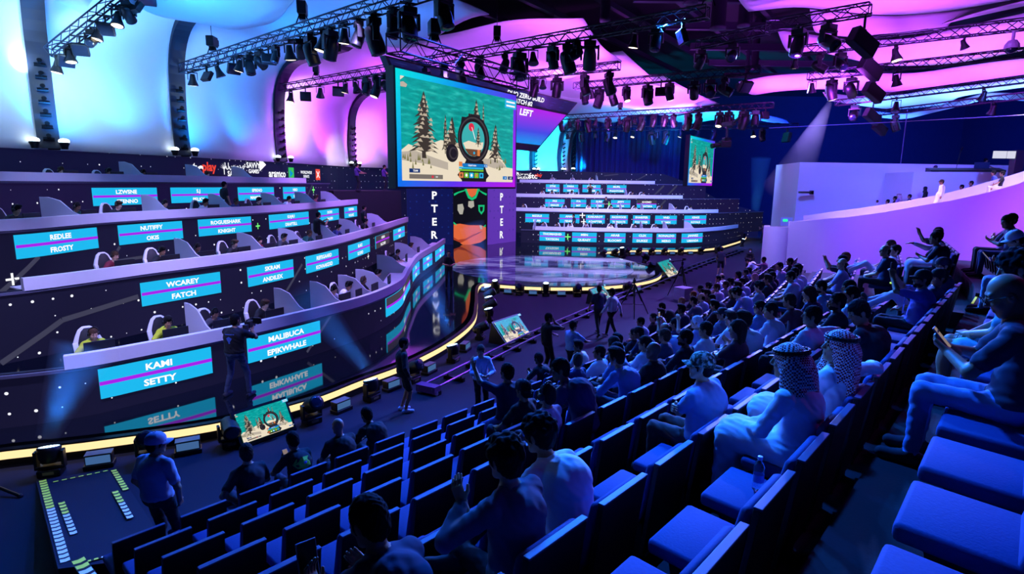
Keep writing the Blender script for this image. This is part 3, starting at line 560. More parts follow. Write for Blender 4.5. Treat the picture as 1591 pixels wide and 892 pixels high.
for i in range(1, 9):
    if i == 5: continue
    b0 = np.array(RIBS[i]); tp = np.array(TIPS[i]); d = tp-b0; d /= np.linalg.norm(d); t = np.array([-d[1], d[0]]); zb = zbase(i); L = 7 if i < 6 else 4
    root = empty('arch_rib', (b0[0], b0[1], zb), 0, ('dark curved arch rib with small lamps, '+['', 'nearest on the left', 'second from the left', 'third from the left', 'just left of the large screen', '', 'right of the purple column, nearer one', 'right of the purple column, farther one', 'beside the dark curtain'][i]), 'arch rib', 'arch ribs'); inv = Matrix.Translation(-root.location)
    w2 = .32; P = []
    for v in np.linspace(0, 1, 30):
        x, z = prof(v, L, zb); x2, z2 = prof(min(1, v+.01), L, zb); dx, dz = x2-x, z2-z; l = math.hypot(dx, dz) or 1; nx, nz_ = dz/l, -dx/l; tp_ = .3*(1-max(0, v-.55)*1.6)
        ring = []
        for (a, e_) in ((-w2, .02), (w2, .02), (w2, .02+tp_), (-w2, .02+tp_), (-w2, .02)):
            q = b0+d*(x+nx*e_)+t*a; ring.append((q[0], q[1], z+nz_*e_))
        P.append(ring)
    b = MB(); b.grid(P); adopt(b.build('blade', RIBM), root, inv)
    for k in range(7):
        z = zb+.35+k*.42; q = b0+d*.42; b = MB(); c = (q[0], q[1], z); tt = np.array([t[0], t[1], 0]); dd = np.array([d[0], d[1], 0])
        b.cyl(np.array(c)-tt*.16, np.array(c)+tt*.16, .07, .07, 8); b.cyl(np.array(c)+dd*.02+np.array([0, 0, .05]), np.array(c)+dd*.2+np.array([0, 0, .12]), .05, .08, 8); adopt(b.build('rib_lamp', BLACKM), root, inv)
    for s_ in (-1, 1):
        q = b0+d*.5+t*s_*.42; b = MB(); b.lathe([(0.001, 0), (.1, 0), (.12, .1), (.16, .2), (.15, .24), (.001, .24)], 12, 0, Matrix.Translation((q[0], q[1], zb+.02))); b.ball((q[0], q[1], zb+.3), (.17, .17, .1), 12, 1)
        adopt(b.build('uplight', [BLACKM, glow('uplight_lens', (225, 245, 255), 6)]), root, inv)
# ---- sails over the audience and the far ends, lofted between their two edges
def loft(label, N_, F_, zn, zf, grp):
    n = len(F_); P = []
    ft = Path([np.array(q) for q in F_], 6); nt_ = Path([np.array(q) for q in N_], 6)
    for s in np.linspace(0, 1, 5*n):
        a = onz(*nt_.P(s*nt_.L), zn); c = onz(*ft.P(s*ft.L), zf); P.append([tuple(a*(1-k)+c*k+np.array([0, 0, -.25*math.sin(math.pi*k)])) for k in np.linspace(0, 1, 9)])
    b = MB(); b.grid(P); return tag(b.build('fabric_sail', FAB, smooth=True, thick=.03), label, 'fabric sail', grp)
G = 'wavy fabric ceiling strips over the seats'
loft('largest magenta wavy ceiling strip over the seats, at the top right edge', [(1120, -70), (1200, -80), (1300, -80), (1400, -90), (1480, -90), (1560, -100), (1700, -120)], [(1163, 17), (1235, 10), (1300, 16), (1351, 21), (1415, 21), (1497, 12), (1640, -14)], 12.6, 11.9, G)
loft('second magenta ceiling strip over the seats, tucked behind the largest one', [(1258, 14), (1310, 20), (1360, 24), (1420, 23), (1500, 13), (1571, 0), (1660, -20)], [(1270, 50), (1320, 56), (1367, 52), (1420, 46), (1469, 35), (1533, 16), (1660, -14)], 12.5, 12.0, G)
loft('third magenta ceiling strip over the seats, behind the long truss', [(1208, 47), (1262, 54), (1330, 62), (1400, 60), (1455, 51), (1520, 36), (1660, 5)], [(1231, 82), (1270, 79), (1318, 90), (1375, 101), (1455, 100), (1523, 91), (1660, 63)], 12.4, 11.8, G)
loft('fourth ceiling strip over the seats, long narrow magenta band', [(1148, 127), (1200, 117), (1270, 113), (1340, 113), (1420, 113), (1500, 102), (1660, 80)], [(1174, 147), (1215, 141), (1275, 138), (1340, 140), (1402, 142), (1509, 129), (1660, 106)], 12.3, 11.8, G)
loft('fifth ceiling strip over the seats, pale blue band', [(1278, 143), (1340, 150), (1400, 147), (1442, 140), (1510, 132), (1591, 121), (1660, 112)], [(1296, 156), (1330, 162), (1372, 168), (1410, 169), (1469, 161), (1504, 147), (1660, 124)], 12.2, 11.8, G)
loft('sixth and farthest ceiling strip over the seats, thin blue wave', [(1352, 172), (1380, 175), (1410, 176), (1450, 166), (1490, 156), (1545, 144), (1660, 150)], [(1358, 179), (1380, 182), (1405, 183), (1445, 174), (1490, 163), (1545, 152), (1660, 160)], 12.1, 11.8, G)
G3 = 'low fabric strips at top left'
loft('white-blue fabric sail hanging low in the top left corner', [(-90, -30), (-40, -50), (20, -70), (80, -90), (120, -100), (150, -110), (170, -120)], [(-70, 8), (0, 25), (40, 34), (73, 42), (108, 45), (126, 29), (143, 0)], 12.0, 11.2, G3)
loft('blue fabric sail hanging low above the second arch rib at the top', [(190, -40), (240, -50), (300, -60), (360, -70), (420, -80), (470, -80), (510, -90)], [(205, 6), (250, 25), (315, 36), (360, 45), (400, 40), (433, 29), (462, -6)], 12.0, 11.0, G3)
G2 = 'far cyan ceiling strips'
loft('far cyan wavy ceiling strip running right from the dark curtain', [(868, 196), (930, 193), (980, 189), (1030, 183), (1080, 176), (1120, 172), (1160, 173), (1222, 186)], [(884, 204), (940, 206), (990, 207), (1030, 202), (1070, 193), (1110, 186), (1160, 185), (1232, 192)], 12.2, 11.7, G2)
loft('short far blue ceiling strip under the violet tip', [(930, 176), (970, 170), (1010, 164), (1050, 158), (1083, 158)], [(905, 183), (960, 180), (1010, 177), (1060, 171), (1090, 163)], 12.3, 11.9, G2)
# ================================================================== trusses and lamps
TRM = mat('truss_metal', (40, 38, 52), .4, metal=.5, noise=.1, scale=20)
def truss(p0, p1, label, w=.36, r_=.028):
    p0 = np.array(p0, float); p1 = np.array(p1, float); d = p1-p0; L = np.linalg.norm(d); d /= L; side = np.cross(d, [0, 0, 1.]); side /= np.linalg.norm(side); up = np.cross(side, d)
    root = empty('lighting_truss', tuple(p0), 0, label, 'truss', 'lighting trusses'); inv = Matrix.Translation(-root.location); h = w/2
    cor = [side*a*h+up*c*h for a, c in ((-1, -1), (1, -1), (1, 1), (-1, 1))]
    for c in cor: b = MB(); b.cyl(p0+c, p1+c, r_, r_, 6); adopt(b.build('chord', TRM), root, inv)
    b = MB(); n = max(2, int(L/w/1.1))
    for i in range(n):
        a, e_ = p0+d*L*i/n, p0+d*L*(i+1)/n
        for k in range(4):
            c0, c1 = cor[k], cor[(k+1) % 4]
            if i % 2: c0, c1 = c1, c0
            b.cyl(a+c0, e_+c1, r_*.55, r_*.55, 4, cap=False)
    for e_ in (p0, p1):
        for k in range(4): b.cyl(e_+cor[k], e_+cor[(k+1) % 4], r_*.7, r_*.7, 4)
    adopt(b.build('bracing', TRM), root, inv)
    return dict(p0=p0, p1=p1, h=h, fx=[], label=label)
TR = {}
TR['A'] = truss(at(80, 82, 21.0), onz(232, -40, 12.0), 'short steep lighting truss rising from the nearest arch rib at top left')
TR['B'] = truss(at(284, 107, 27.2), onz(705, -28, 10.2), 'long lighting truss rising from the second arch rib across the top left')
TR['C'] = truss(at(437, 137, 35.8), onz(1100, 18, 10.7), 'long lighting truss crossing behind the large screen from the third arch rib')
TR['S'] = truss(at(611, 66, 16.2), at(812, 128, 21.9), 'black truss that carries the large hanging screen', .5)
TR['D'] = truss(onz(795, 119, 10.9), onz(962, 102, 10.9), 'short lighting truss right of the large screen, above the score screen')
TR['E'] = truss(onz(893, 134, 10.9), onz(1182, 108, 10.9), 'lighting truss above the farthest purple fabric tip')
TR['F'] = truss(onz(862, 183, 10.9), onz(1202, 163, 10.9), 'far cyan-lit lighting truss with many small lamps')
TR['G'] = truss(onz(872, 202, 10.6), onz(1240, 195, 10.6), 'farthest low lighting truss in front of the dark curtain')
TR['L'] = truss(onz(1085, 69, 11.3), onz(1193, 46, 11.3), 'ladder-like truss in the dark gap between the fabric ceilings')
TR['R1'] = truss(onz(1192, 41, 11.0), onz(1352, 14, 11.0), 'topmost lighting truss on the right, with two large moving lights')
TR['R2'] = truss(onz(1235, 80, 11.0), onz(1680, 27, 11.0), 'long lighting truss crossing the magenta fabric at top right')
TR['R3'] = truss(onz(1256, 119, 10.8), onz(1680, 72, 10.8), 'third lighting truss on the right, carrying the white beam light')
TR['R4'] = truss(onz(1300, 160, 10.8), onz(1680, 112, 10.8), 'fourth lighting truss on the right, lit blue')
TR['R5'] = truss(onz(1360, 176, 10.6), onz(1680, 138, 10.6), 'farthest lighting truss on the right, before the blue wave')
LENSW = glow('lens_warm', (255, 232, 190), 4); LENSD = mat('lens_dark', (30, 40, 60), .1, spec=.8); LENSY = mat('lens_amber', (110, 90, 40), .15)
def proto(kind, tilt):
    root = empty('stage_light', (0, 0, 0)); T = Matrix.Rotation(R(tilt), 4, 'X')
    def P(o): o.parent = root; return o
    if kind in ('mover', 'moverlit'):
        b = MB(); b.box((0, 0, .015), (.46, .05, .05)); b.box((0, 0, .015), (.05, .46, .05)); b.box((0, 0, -.06), (.08, .16, .12)); b.box((0, 0, -.17), (.36, .3, .16)); P(b.build('base', BLACK, bev=.02))
        b = MB(); b.box((-.25, 0, -.42), (.06, .16, .4)); b.box((.25, 0, -.42), (.06, .16, .4)); b.box((0, 0, -.27), (.54, .2, .06)); P(b.build('yoke', BLACK, bev=.015))
        b = MB(); M = Matrix.Translation((0, 0, -.55)) @ T; b.lathe([(.001, .3), (.12, .29), (.17, .2), (.19, .05), (.2, -.12), (.19, -.3), (.2, -.33), (.16, -.35)], 16, 0, M); P(b.build('lamp_head', BLACK, smooth=True))
        b = MB(); b.ball((0, 0, -.345), (.16, .16, .03), 14, 0, M); P(b.build('lens', LENSW if kind == 'moverlit' else LENSD, smooth=True))
    elif kind in ('par', 'parlit'):
        b = MB(); b.box((0, 0, .015), (.46, .05, .05)); b.box((0, 0, .015), (.05, .46, .05)); b.box((0, 0, -.05), (.06, .1, .1)); b.box((-.17, 0, -.22), (.02, .05, .3)); b.box((.17, 0, -.22), (.02, .05, .3)); b.box((0, 0, -.09), (.36, .06, .03)); P(b.build('bracket', BLACK))
        b = MB(); M = Matrix.Translation((0, 0, -.34)) @ T; b.lathe([(.001, .2), (.08, .2), (.1, .1), (.12, -.02), (.19, -.2), (.2, -.24), (.16, -.24)], 14, 0, M); P(b.build('can', BLACK, smooth=True))
        b = MB(); b.ball((0, 0, -.235), (.165, .165, .02), 14, 0, M); P(b.build('lens', LENSW if kind == 'parlit' else LENSD))
    elif kind == 'panel':
        b = MB(); b.box((0, 0, .015), (.46, .05, .05)); b.box((0, 0, .015), (.05, .46, .05)); b.box((0, 0, -.12), (.05, .08, .24)); P(b.build('bracket', BLACK))
        M = Matrix.Translation((0, 0, -.42)) @ T; b = MB(); b.box((0, 0, 0), (.5, .16, .42), 0, M); P(b.build('housing', BLACK, bev=.02))
        b = MB(); b.box((0, -.085, 0), (.44, .012, .36), 0, M); P(b.build('lamp_face', LENSD))
    elif kind == 'speaker':
        b = MB(); b.box((0, 0, .015), (.46, .05, .05)); b.box((0, 0, .015), (.05, .46, .05)); b.cyl((0, 0, 0), (0, 0, -.55), .04, .04, 8); b.box((0, 0, -.5), (.1, .12, .12)); P(b.build('hanger', BLACK))
        M = Matrix.Translation((0, 0, -.85)) @ Matrix.Rotation(R(28), 4, 'Y') @ T; b = MB(); b.box((0, 0, 0), (1.05, .34, .55), 0, M); P(b.build('cabinet', mat('speaker_box', (30, 26, 36), .6, noise=.1), bev=.02))
        b = MB(); b.box((0, -.175, 0), (.98, .012, .48), 0, M); P(b.build('grille', mat('speaker_grille', (16, 14, 20), .9, noise=.5, scale=200)))
    elif kind == 'dome':
        b = MB(); b.box((0, 0, .015), (.46, .05, .05)); b.box((0, 0, .015), (.05, .46, .05)); b.cyl((0, 0, 0), (0, 0, -.3), .05, .05, 8); b.lathe([(.001, -.28), (.12, -.3), (.2, -.42), (.22, -.55), (.2, -.56)], 14); P(b.build('housing', mat('dome_white', (190, 185, 200), .4)))
        b = MB(); b.ball((0, 0, -.56), (.17, .17, .15), 12); P(b.build('dome', LENSD, smooth=True))
    return root
PROTO = {}; CATN = dict(mover='moving head light', moverlit='lit moving head light', par='small round can light', parlit='small warm-lit can light', panel='square panel lamp', speaker='slanted box speaker', dome='white dome camera')
LIGHTS = []
def hang(tk, px, kind, sc=1., tilt=20, rz=None, drop=0.):
    T = TR[tk]; ts = np.linspace(0, 1, 600); xs = np.array([proj(T['p0']+(T['p1']-T['p0'])*t)[0] for t in ts]); t = ts[np.argmin(abs(xs-px))]
    q = T['p0']+(T['p1']-T['p0'])*t-np.array([0, 0, T['h']]); T['fx'].append((px, kind, sc, tilt, rz, q-np.array([0, 0, drop])))
def lay_lights():
    for tk, T in TR.items():
        cnt = {}
        for px, kind, sc, tilt, rz, q in sorted(T['fx'], key=lambda a: a[0]):
            k = cnt[kind] = cnt.get(kind, 0)+1; key = (kind, tilt)
            lab = f"black {CATN[kind]} on the {T['short']}, {ORD[k-1]} from left" if kind != 'dome' else 'white dome camera hanging from the long magenta-side truss'
            rz_ = rz if rz is not None else random.uniform(0, 6.28)
            if key not in PROTO: o = PROTO[key] = proto(kind, tilt); o.location = q; o.rotation_euler = (0, 0, rz_)
            else: o = copy_thing(PROTO[key], tuple(q), rz_)
            o.scale = (sc,)*3; tag(o, lab, {'speaker': 'speaker', 'dome': 'camera'}.get(kind, 'stage light'), {'speaker': 'box speakers under the right trusses'}.get(kind, 'lights on the '+T['short'])); o.name = {'mover': 'moving_head_light', 'moverlit': 'moving_head_light', 'par': 'can_light', 'parlit': 'can_light', 'panel': 'panel_light', 'speaker': 'box_speaker', 'dome': 'dome_camera'}[kind]
for k, s_ in dict(A='steep top-left truss', B='long second-rib truss', C='truss crossing behind the large screen', S='large-screen truss', D='truss over the score screen', E='truss over the farthest purple tip', F='far cyan-lit truss', G='farthest low truss', L='ladder truss', R1='topmost right truss', R2='long magenta-side truss', R3='third right truss', R4='fourth right truss', R5='farthest right truss').items(): TR[k]['short'] = s_
for px, k, s_, t in [(86, 'parlit', 1, 10), (100, 'panel', 1, 30), (106, 'parlit', 1, 10), (122, 'panel', 1, 35), (140, 'mover', .8, 60), (150, 'parlit', 1, 15), (162, 'panel', 1, 35), (180, 'parlit', 1.1, 15), (196, 'mover', .9, 60), (208, 'panel', 1.1, 35), (225, 'panel', 1.1, 35)]: hang('A', px, k, s_, t)
for px, k, s_, t in [(298, 'parlit', 1.1, 10), (320, 'panel', 1.0, 30), (338, 'par', 1, 20), (362, 'panel', 1., 30), (371, 'parlit', 1, 15), (386, 'mover', .9, 20), (402, 'mover', .8, 60), (416, 'panel', 1., 35), (427, 'mover', .7, 20), (449, 'parlit', 1.1, 10), (466, 'mover', .8, 60), (481, 'mover', 1.1, 20), (499, 'parlit', 1.1, 15), (513, 'mover', 1.1, 20), (534, 'parlit', 1, 10), (556, 'mover', .9, 20), (580, 'mover', 1.25, 20), (612, 'mover', .9, 20), (635, 'mover', 1.1, 20), (690, 'mover', 1, 20)]: hang('B', px, k, s_, t)
for px, k, s_, t in [(451, 'parlit', 1.2, 10), (474, 'panel', 1.2, 20), (497, 'par', 1.2, 20), (525, 'panel', 1.2, 35), (536, 'parlit', 1.1, 15), (552, 'par', 1.2, 20), (569, 'mover', 1, 20), (584, 'moverlit', 1.2, 20), (598, 'mover', 1, 60), (660, 'mover', 1.1, 20), (690, 'mover', 1.1, 20), (715, 'mover', 1.1, 20), (745, 'mover', 1, 20), (785, 'mover', .9, 20), (808, 'mover', 1.3, 20), (829, 'par', 1.1, 20), (860, 'mover', 1.0, 20), (883, 'mover', 1.3, 20), (896, 'mover', .9, 60), (917, 'mover', 1.25, 20), (987, 'parlit', 1, 10), (1020, 'mover', .9, 20), (1062, 'panel', 1.1, 20)]: hang('C', px, k, s_, t)
for px, k, s_, t in [(831, 'mover', 1.1, 20), (844, 'par', 1, 20), (866, 'mover', 1.2, 20), (909, 'mover', 1.2, 20), (947, 'mover', 1.3, 20)]: hang('D', px, k, s_, t)
for px, k, s_, t in [(909, 'mover', 1, 20), (921, 'par', 1, 20), (932, 'mover', 1.3, 20), (953, 'mover', 1.2, 20), (974, 'moverlit', 1, 20), (1007, 'mover', 1.3, 20), (1028, 'panel', 1.2, 35), (1041, 'moverlit', 1.1, 20), (1080, 'mover', 1.2, 60), (1105, 'mover', 1.2, 60), (1128, 'mover', 1.2, 60), (1160, 'panel', 1.4, 35)]: hang('E', px, k, s_, t)
for px, k, s_, t in [(872, 'mover', 1.1, 20), (885, 'par', 1.2, 20), (898, 'mover', 1, 20), (914, 'mover', 1.3, 20), (926, 'par', 1.2, 20), (945, 'mover', 1.1, 20), (963, 'par', 1.2, 20), (975, 'mover', 1.4, 20), (987, 'par', 1.2, 20), (998, 'mover', 1.4, 20), (1016, 'mover', 1.1, 20), (1033, 'mover', 1.1, 20), (1047, 'mover', 1.2, 20), (1070, 'mover', 1.5, 20), (1086, 'mover', 1.5, 20), (1119, 'moverlit', 1.3, 20), (1133, 'mover', 1.4, 20), (1157, 'mover', 1.6, 20), (1175, 'mover', 1.4, 20), (1190, 'panel', 1.2, 20)]: hang('F', px, k, s_, t)
for px, k, s_, t in [(882, 'parlit', 1.2, 20), (903, 'mover', 1.1, 20), (925, 'parlit', 1.1, 20), (945, 'mover', 1.2, 20), (957, 'parlit', 1.2, 20), (984, 'parlit', 1.1, 20), (1014, 'mover', 1.5, 20), (1022, 'parlit', 1.2, 20), (1036, 'mover', 1.5, 20), (1058, 'parlit', 1.2, 20), (1085, 'parlit', 1.2, 20), (1110, 'mover', 1.2, 20), (1171, 'parlit', 1.3, 20), (1185, 'mover', 1.3, 20), (1224, 'panel', 2., 10)]: hang('G', px, k, s_, t)
for px, k, s_, t in [(1243, 'mover', 1.15, 20), (1290, 'mover', 1.2, 60)]: hang('R1', px, k, s_, t)
hang('R1', 1346, 'speaker', 1.0, 0, .3); 
for px, k, s_, t in [(1237, 'parlit', .9, 15), (1275, 'mover', 1., 60), (1308, 'mover', 1., 60), (1394, 'parlit', 1.1, 15), (1500, 'par', .8, 20)]: hang('R2', px, k, s_, t)
hang('R2', 1357, 'speaker', 1.0, 0, .3); hang('R2', 1577, 'dome', 1.1, 0)
for px, k, s_, t in [(1263, 'par', 1.1, 15), (1294, 'moverlit', 1.2, 20), (1325, 'mover', 1.2, 60), (1395, 'par', 1.2, 15)]: hang('R3', px, k, s_, t)
hang('R3', 1362, 'speaker', 1.05, 0, .3)
for px, k, s_, t in [(1330, 'mover', 1.3, 60), (1394, 'par', 1.4, 15), (1530, 'par', 1.2, 15)]: hang('R4', px, k, s_, t)
hang('R4', 1358, 'speaker', 1.1, 0, .3); hang('R5', 1370, 'speaker', 1.1, 0, .3); hang('R5', 1393, 'mover', 1.4, 20); hang('R5', 1545, 'par', 1.3, 15)
for px in (1090, 1140): hang('L', px, 'mover', 1., 60)
lay_lights()
# ---- chain motors standing on the trusses, hung on steel wires
for i, (tk, px) in enumerate([('B', 331), ('B', 471), ('C', 492), ('S', 675), ('C', 772), ('D', 858), ('F', 963), ('C', 1100)]):
    T = TR[tk]; ts = np.linspace(0, 1, 400); xs = np.array([proj(T['p0']+(T['p1']-T['p0'])*t)[0] for t in ts]); q = T['p0']+(T['p1']-T['p0'])*ts[np.argmin(abs(xs-px))]+np.array([0, 0, T['h']])
    root = empty('chain_motor', tuple(q), random.random(), f"black chain hoist on top of the {T['short']}, {'left' if px in (331, 492) else 'right'} one" if tk in 'BC' and px != 772 else f"black chain hoist on top of the {T['short']}, near its middle", 'hoist', 'chain hoists')
    b = MB(); b.box((0, 0, .5), (.3, .5, .4)); b.box((.02, .32, .52), (.2, .2, .26)); b.build('motor', BLACK, root, bev=.03)
    b = MB(); b.cyl((-.1, 0, .3), (-.22, 0, 0), .02); b.cyl((.1, 0, .3), (.22, 0, 0), .02); b.box((0, 0, .22), (.2, .2, .16)); b.build('hook', BLACKM, root)
    b = MB(); b.cyl((0, 0, .7), (0, 0, 17-q[2]), .012, .012, 5); b.build('wire', BLACKM, root)
# ---- ducts, pipes and beams up in the dark gap
DUCT = mat('duct_grey', (52, 48, 64), .6, noise=.15, scale=5)
for i, (px, py, r_, D) in enumerate([(940, 34, .22, 27), (1115, 46, .35, 30), (1155, 42, .3, 33), (1073, 6, .3, 29), (1160, 118, .12, 42), (1172, 108, .25, 44)]):
    q = at(px, py, D); b = MB(); b.lathe([(.001, 0), (r_*1.08, 0), (r_*1.08, .15), (r_, .16), (r_, 17-q[2])], 16, 0, Matrix.Translation(q)); tag(b.build('vent_duct', DUCT, smooth=True), f"{'thick' if r_ > .24 else 'thin'} vertical duct in the dark ceiling gap, {ORD[i]} of six listed from the front", 'duct', 'vertical ceiling ducts')
for i in range(9):
    y = 16+i*5.2; b = MB(); b.box((6+i*3.0, y, 14.6), (18, .25, .4)); b.box((6+i*3.0, y, 14.42), (18, .34, .05)); b.box((6+i*3, y, 14.8), (18, .34, .05)); struct(b.build('trim_beam', mat('beam_dark', (34, 30, 48), .6)))
for i in range(5):
    b = MB(); b.box((0, 0, 0), (.3, 52, .3), 0, Matrix.Translation((-1+i*3.2, 38-i*1.5, 15.2)) @ Matrix.Rotation(R(-35), 4, 'Z')); struct(b.build('trim_beam', mat('beam_dark')))
b = MB(); b.tube([onz(1195, 199, 9.0), onz(1400, 189, 9.0), onz(1640, 176, 9.0)], .025, 6); tag(b.build('cable', mat('cable_violet', (120, 90, 150), .5)), 'long thin cable strung across the dark wall at right', 'cable')
b = MB(); q = onz(1410, 170, 11); b.cyl(q, (q[0], q[1], 6.6), .03, .03, 6); tag(b.build('cable', mat('cable_violet')), 'thin vertical cable hanging above the white block', 'cable')
# ---- dark curtain right of the cyan panels
P = []; x0, x1 = 6.6, 17.5
for i in range(241):
    x = x0+(x1-x0)*i/240; yy = 62.5+.16*math.sin(i*.52)+.06*math.sin(i*1.7); P.append([(x, yy, .3), (x, yy, 13.2)])
b = MB(); b.grid(P); tag(b.build('stage_curtain', mat('curtain_navy', (24, 30, 78), .95, noise=.1, scale=3), smooth=True, thick=.03), 'tall dark navy pleated curtain right of the cyan fabric panels', 'curtain')
# ================================================================== raked seating
T1V, N1V = np.array([math.cos(R(48)), math.sin(R(48))]), np.array([math.sin(R(48)), -math.cos(R(48))])
T2V, N2V = np.array([math.cos(R(58)), math.sin(R(58))]), np.array([math.sin(R(58)), -math.cos(R(58))])
RISE, S_K = .37, 13.7
B0 = T1V*S_K+N1V*-7.71
def nrow(k): return .97*k+(.25 if k >= 8 else 0)
SA = .9                                  # size of the seating block
def rowp(k, s, dn=0.):
    if s <= S_K: return (T1V*s+N1V*(-7.71+nrow(k)+dn))*SA
    return (B0+T2V*(s-S_K)+N2V*(nrow(k)+dn))*SA
def zrow(k, s): return CAM_H*(1-SA)+SA*(RISE*k+(.27 if k >= 8 and s <= S_K else (0, 0, 0, .15, .24, .28, .3, .3, .34, .36, .36, .36, .36)[k] if s > S_K else 0))
def rowrot(s): return R(48) if s <= S_K else R(58)
CARP2 = mat('riser_carpet', (10, 12, 18), .95, noise=.3, scale=50)
NR = 10
WALLP = P2((14.6, 32.7), (16.6, 32.5), (19.6, 31.4), (22.6, 29.7), (24.8, 28.0), (27.2, 25.2), (29, 22))
def smax(k): return 33.3+.35*k
for k in range(0, NR):
    f = -.74-(.25 if k == 8 else 0); r_ = .26
    s0 = -3.2 if k < 4 else (-1 if k < 8 else 1.0)
    fr = [rowp(k, s0, f), rowp(k, S_K, f), rowp(k, S_K+.001, f), rowp(k, smax(k), f)]; re = [rowp(k, s0, r_), rowp(k, S_K, r_), rowp(k, S_K+.001, r_), rowp(k, smax(k), r_)]
    b = MB()
    e_ = (34, 34, 34, 29, 26, 23, 21, 19.6, 18.6, 16)[k]; fr[3] = rowp(k, e_, f); re[3] = rowp(k, e_, r_)
    for i in (0, 1, 2):
        z1 = zrow(k, 1 if i == 0 else 20); z0 = zrow(k-1, 1 if i == 0 else 20)-.05 if k else 0
        b.hexa([(*fr[i], z0), (*fr[i+1], z0), (*re[i+1], z0), (*re[i], z0)], [(*fr[i], z1), (*fr[i+1], z1), (*re[i+1], z1), (*re[i], z1)])
    struct(b.build('floor_riser', CARP2))
# ---- the seat
SEATM = mat('seat_fabric', (40, 62, 124), .85, noise=.12, scale=60); SHELLM = mat('seat_shell', (12, 11, 14), .6, noise=.1, scale=10); TOPM = mat('seat_top_trim', (76, 74, 108), .5)
def make_seat():
    root = empty('auditorium_seat')
    b = MB(); b.hexa([(-.285, .07, .12), (.285, .07, .12), (.285, .105, .12), (-.285, .105, .12)], [(-.285, -.03, .915), (.285, -.03, .915), (.285, .012, .915), (-.285, .012, .915)]); b.build('back_shell', SHELLM, root, bev=.006)
    b = MB(); b.box((0, -.012, .922), (.57, .05, .016)); b.build('top_trim', TOPM, root, bev=.004)
    b = MB(); b.hexa([(-.275, .11, .4), (.275, .11, .4), (.275, .19, .4), (-.275, .19, .4)], [(-.275, .017, .905), (.275, .017, .905), (.275, .085, .895), (-.275, .085, .895)]); b.build('back_pad', SEATM, root, bev=.03, smooth=True)
    b = MB(); b.hexa([(-.285, .14, .34), (.285, .14, .34), (.285, .62, .37), (-.285, .62, .37)], [(-.285, .14, .44), (.285, .14, .44), (.285, .62, .465), (-.285, .62, .465)]); b.build('seat_pad', SEATM, root, bev=.028, smooth=True)
    b = MB()
    for s_ in (-1, 1): b.hexa([(s_*.2-.03, .1, 0), (s_*.2+.03, .1, 0), (s_*.2+.03, .42, 0), (s_*.2-.03, .42, 0)], [(s_*.2-.03, .12, .36), (s_*.2+.03, .12, .36), (s_*.2+.03, .5, .36), (s_*.2-.03, .5, .36)])
    b.box((0, .26, .02), (.46, .3, .04)); b.build('base', SHELLM, root); return root
SEAT = make_seat(); SEATS = {}; _used = False
def inview(q, m=90):
    v = np.array(q, float)-CAMP
    if v@FW < .8: return False
    x, y = proj(q); return -m < x < 1591+m and -m < y < 892+m
def put_seat(k, s, lab):
    global _used
    q = rowp(k, s); z = zrow(k, s)
    if not inview((q[0], q[1], z+.8), 90 if k < 7 else 420): return
    if not _used: o = SEAT; o.location = (q[0], q[1], z); o.rotation_euler = (0, 0, rowrot(s)); _used = True
    else: o = copy_thing(SEAT, (q[0], q[1], z), rowrot(s))
    o.scale = (SA, SA, SA); tag(o, lab, 'seat', 'auditorium seats'); SEATS[(k, round(s, 3))] = o
def rown(k): return 'front row' if k == 0 else ORD[k]+' row'
SEC1 = [1.765+.75*j for j in range(15)]
for k in range(NR):
    if k < 3:
        for j, s in enumerate([.38, -.37, -1.12]): put_seat(k, s, f"dark auditorium seat left of the aisle, {ORD[j]} from it, {rown(k)}")
    for j, s in enumerate(SEC1):
        if k >= 8 and s < 2.4 or k > 8: continue
        put_seat(k, s, f"dark auditorium seat, {ORD[j]} from the left end of the {rown(k)}, near block")
    if k < 9:
        n2 = 24 if k < 6 else 25
        for j in range(n2):
            s = 15.0+.75*j
            if s > (smax(k)-.5, 33, 32, 24, 20, 19.5, 19, 18.2, 17.5)[k]: continue
            put_seat(k, s, f"dark auditorium seat, {ORD[j]} beyond the lit-step aisle in the {rown(k)}, far block")
# ---- glowing nosings on the steps of the aisle between the blocks
GLOWY = mat('nosing_yellow', (214, 230, 60), .6, emit=(190, 220, 50), es=.55)
for k in range(4, 10):
    a, c = rowp(k, 12.8, -.735-(.25 if k == 8 else 0)), rowp(k, 13.65, -.735-(.25 if k == 8 else 0)); b = MB(); z = zrow(k, 1)+.006
    b.hexa([(*a, z-.03), (*c, z-.03), (*(c+N1V*.03), z-.03), (*(a+N1V*.03), z-.03)], [(*a, z), (*c, z), (*(c+N1V*.03), z), (*(a+N1V*.03), z)])
    tag(b.build('step_nosing', GLOWY), f'thin glowing yellow nosing on an aisle step, level with the {rown(k)}', 'step nosing', 'glowing aisle nosings')
# ---- hazard tape on the floor at lower left
TAPEB = mat('tape_black', (14, 14, 16), .6); TAPEY = mat('tape_yellow', (226, 240, 90), .6, emit=(170, 220, 60), es=.35); TAPEW = mat('tape_lit_pale', (226, 236, 236), .6, emit=(150, 190, 210), es=.35)  # emission and pale tone put the blue lamps' light into the tape colours
RAMP = [((56, 747), 0), ((180, 727), 0), ((268, 862), .5), ((90, 884), .5)]
rq = [onz(*p, z+.002) for p, z in RAMP]; b = MB(); b.hexa([(q[0], q[1], 0) for q in rq], [tuple(q) for q in rq]); struct(b.build('floor_ramp', mat('ramp_carpet', (26, 30, 46), .95, noise=.3, scale=60)), 'sloping ramp at lower left edged with hazard tape')
RN = np.cross(rq[1]-rq[0], rq[3]-rq[0]); RN /= np.linalg.norm(RN); RN = RN if RN[2] > 0 else -RN
def on_ramp(x, y): d = ray(x, y); return CAMP+d*(((rq[0]-CAMP)@RN)/(d@RN))
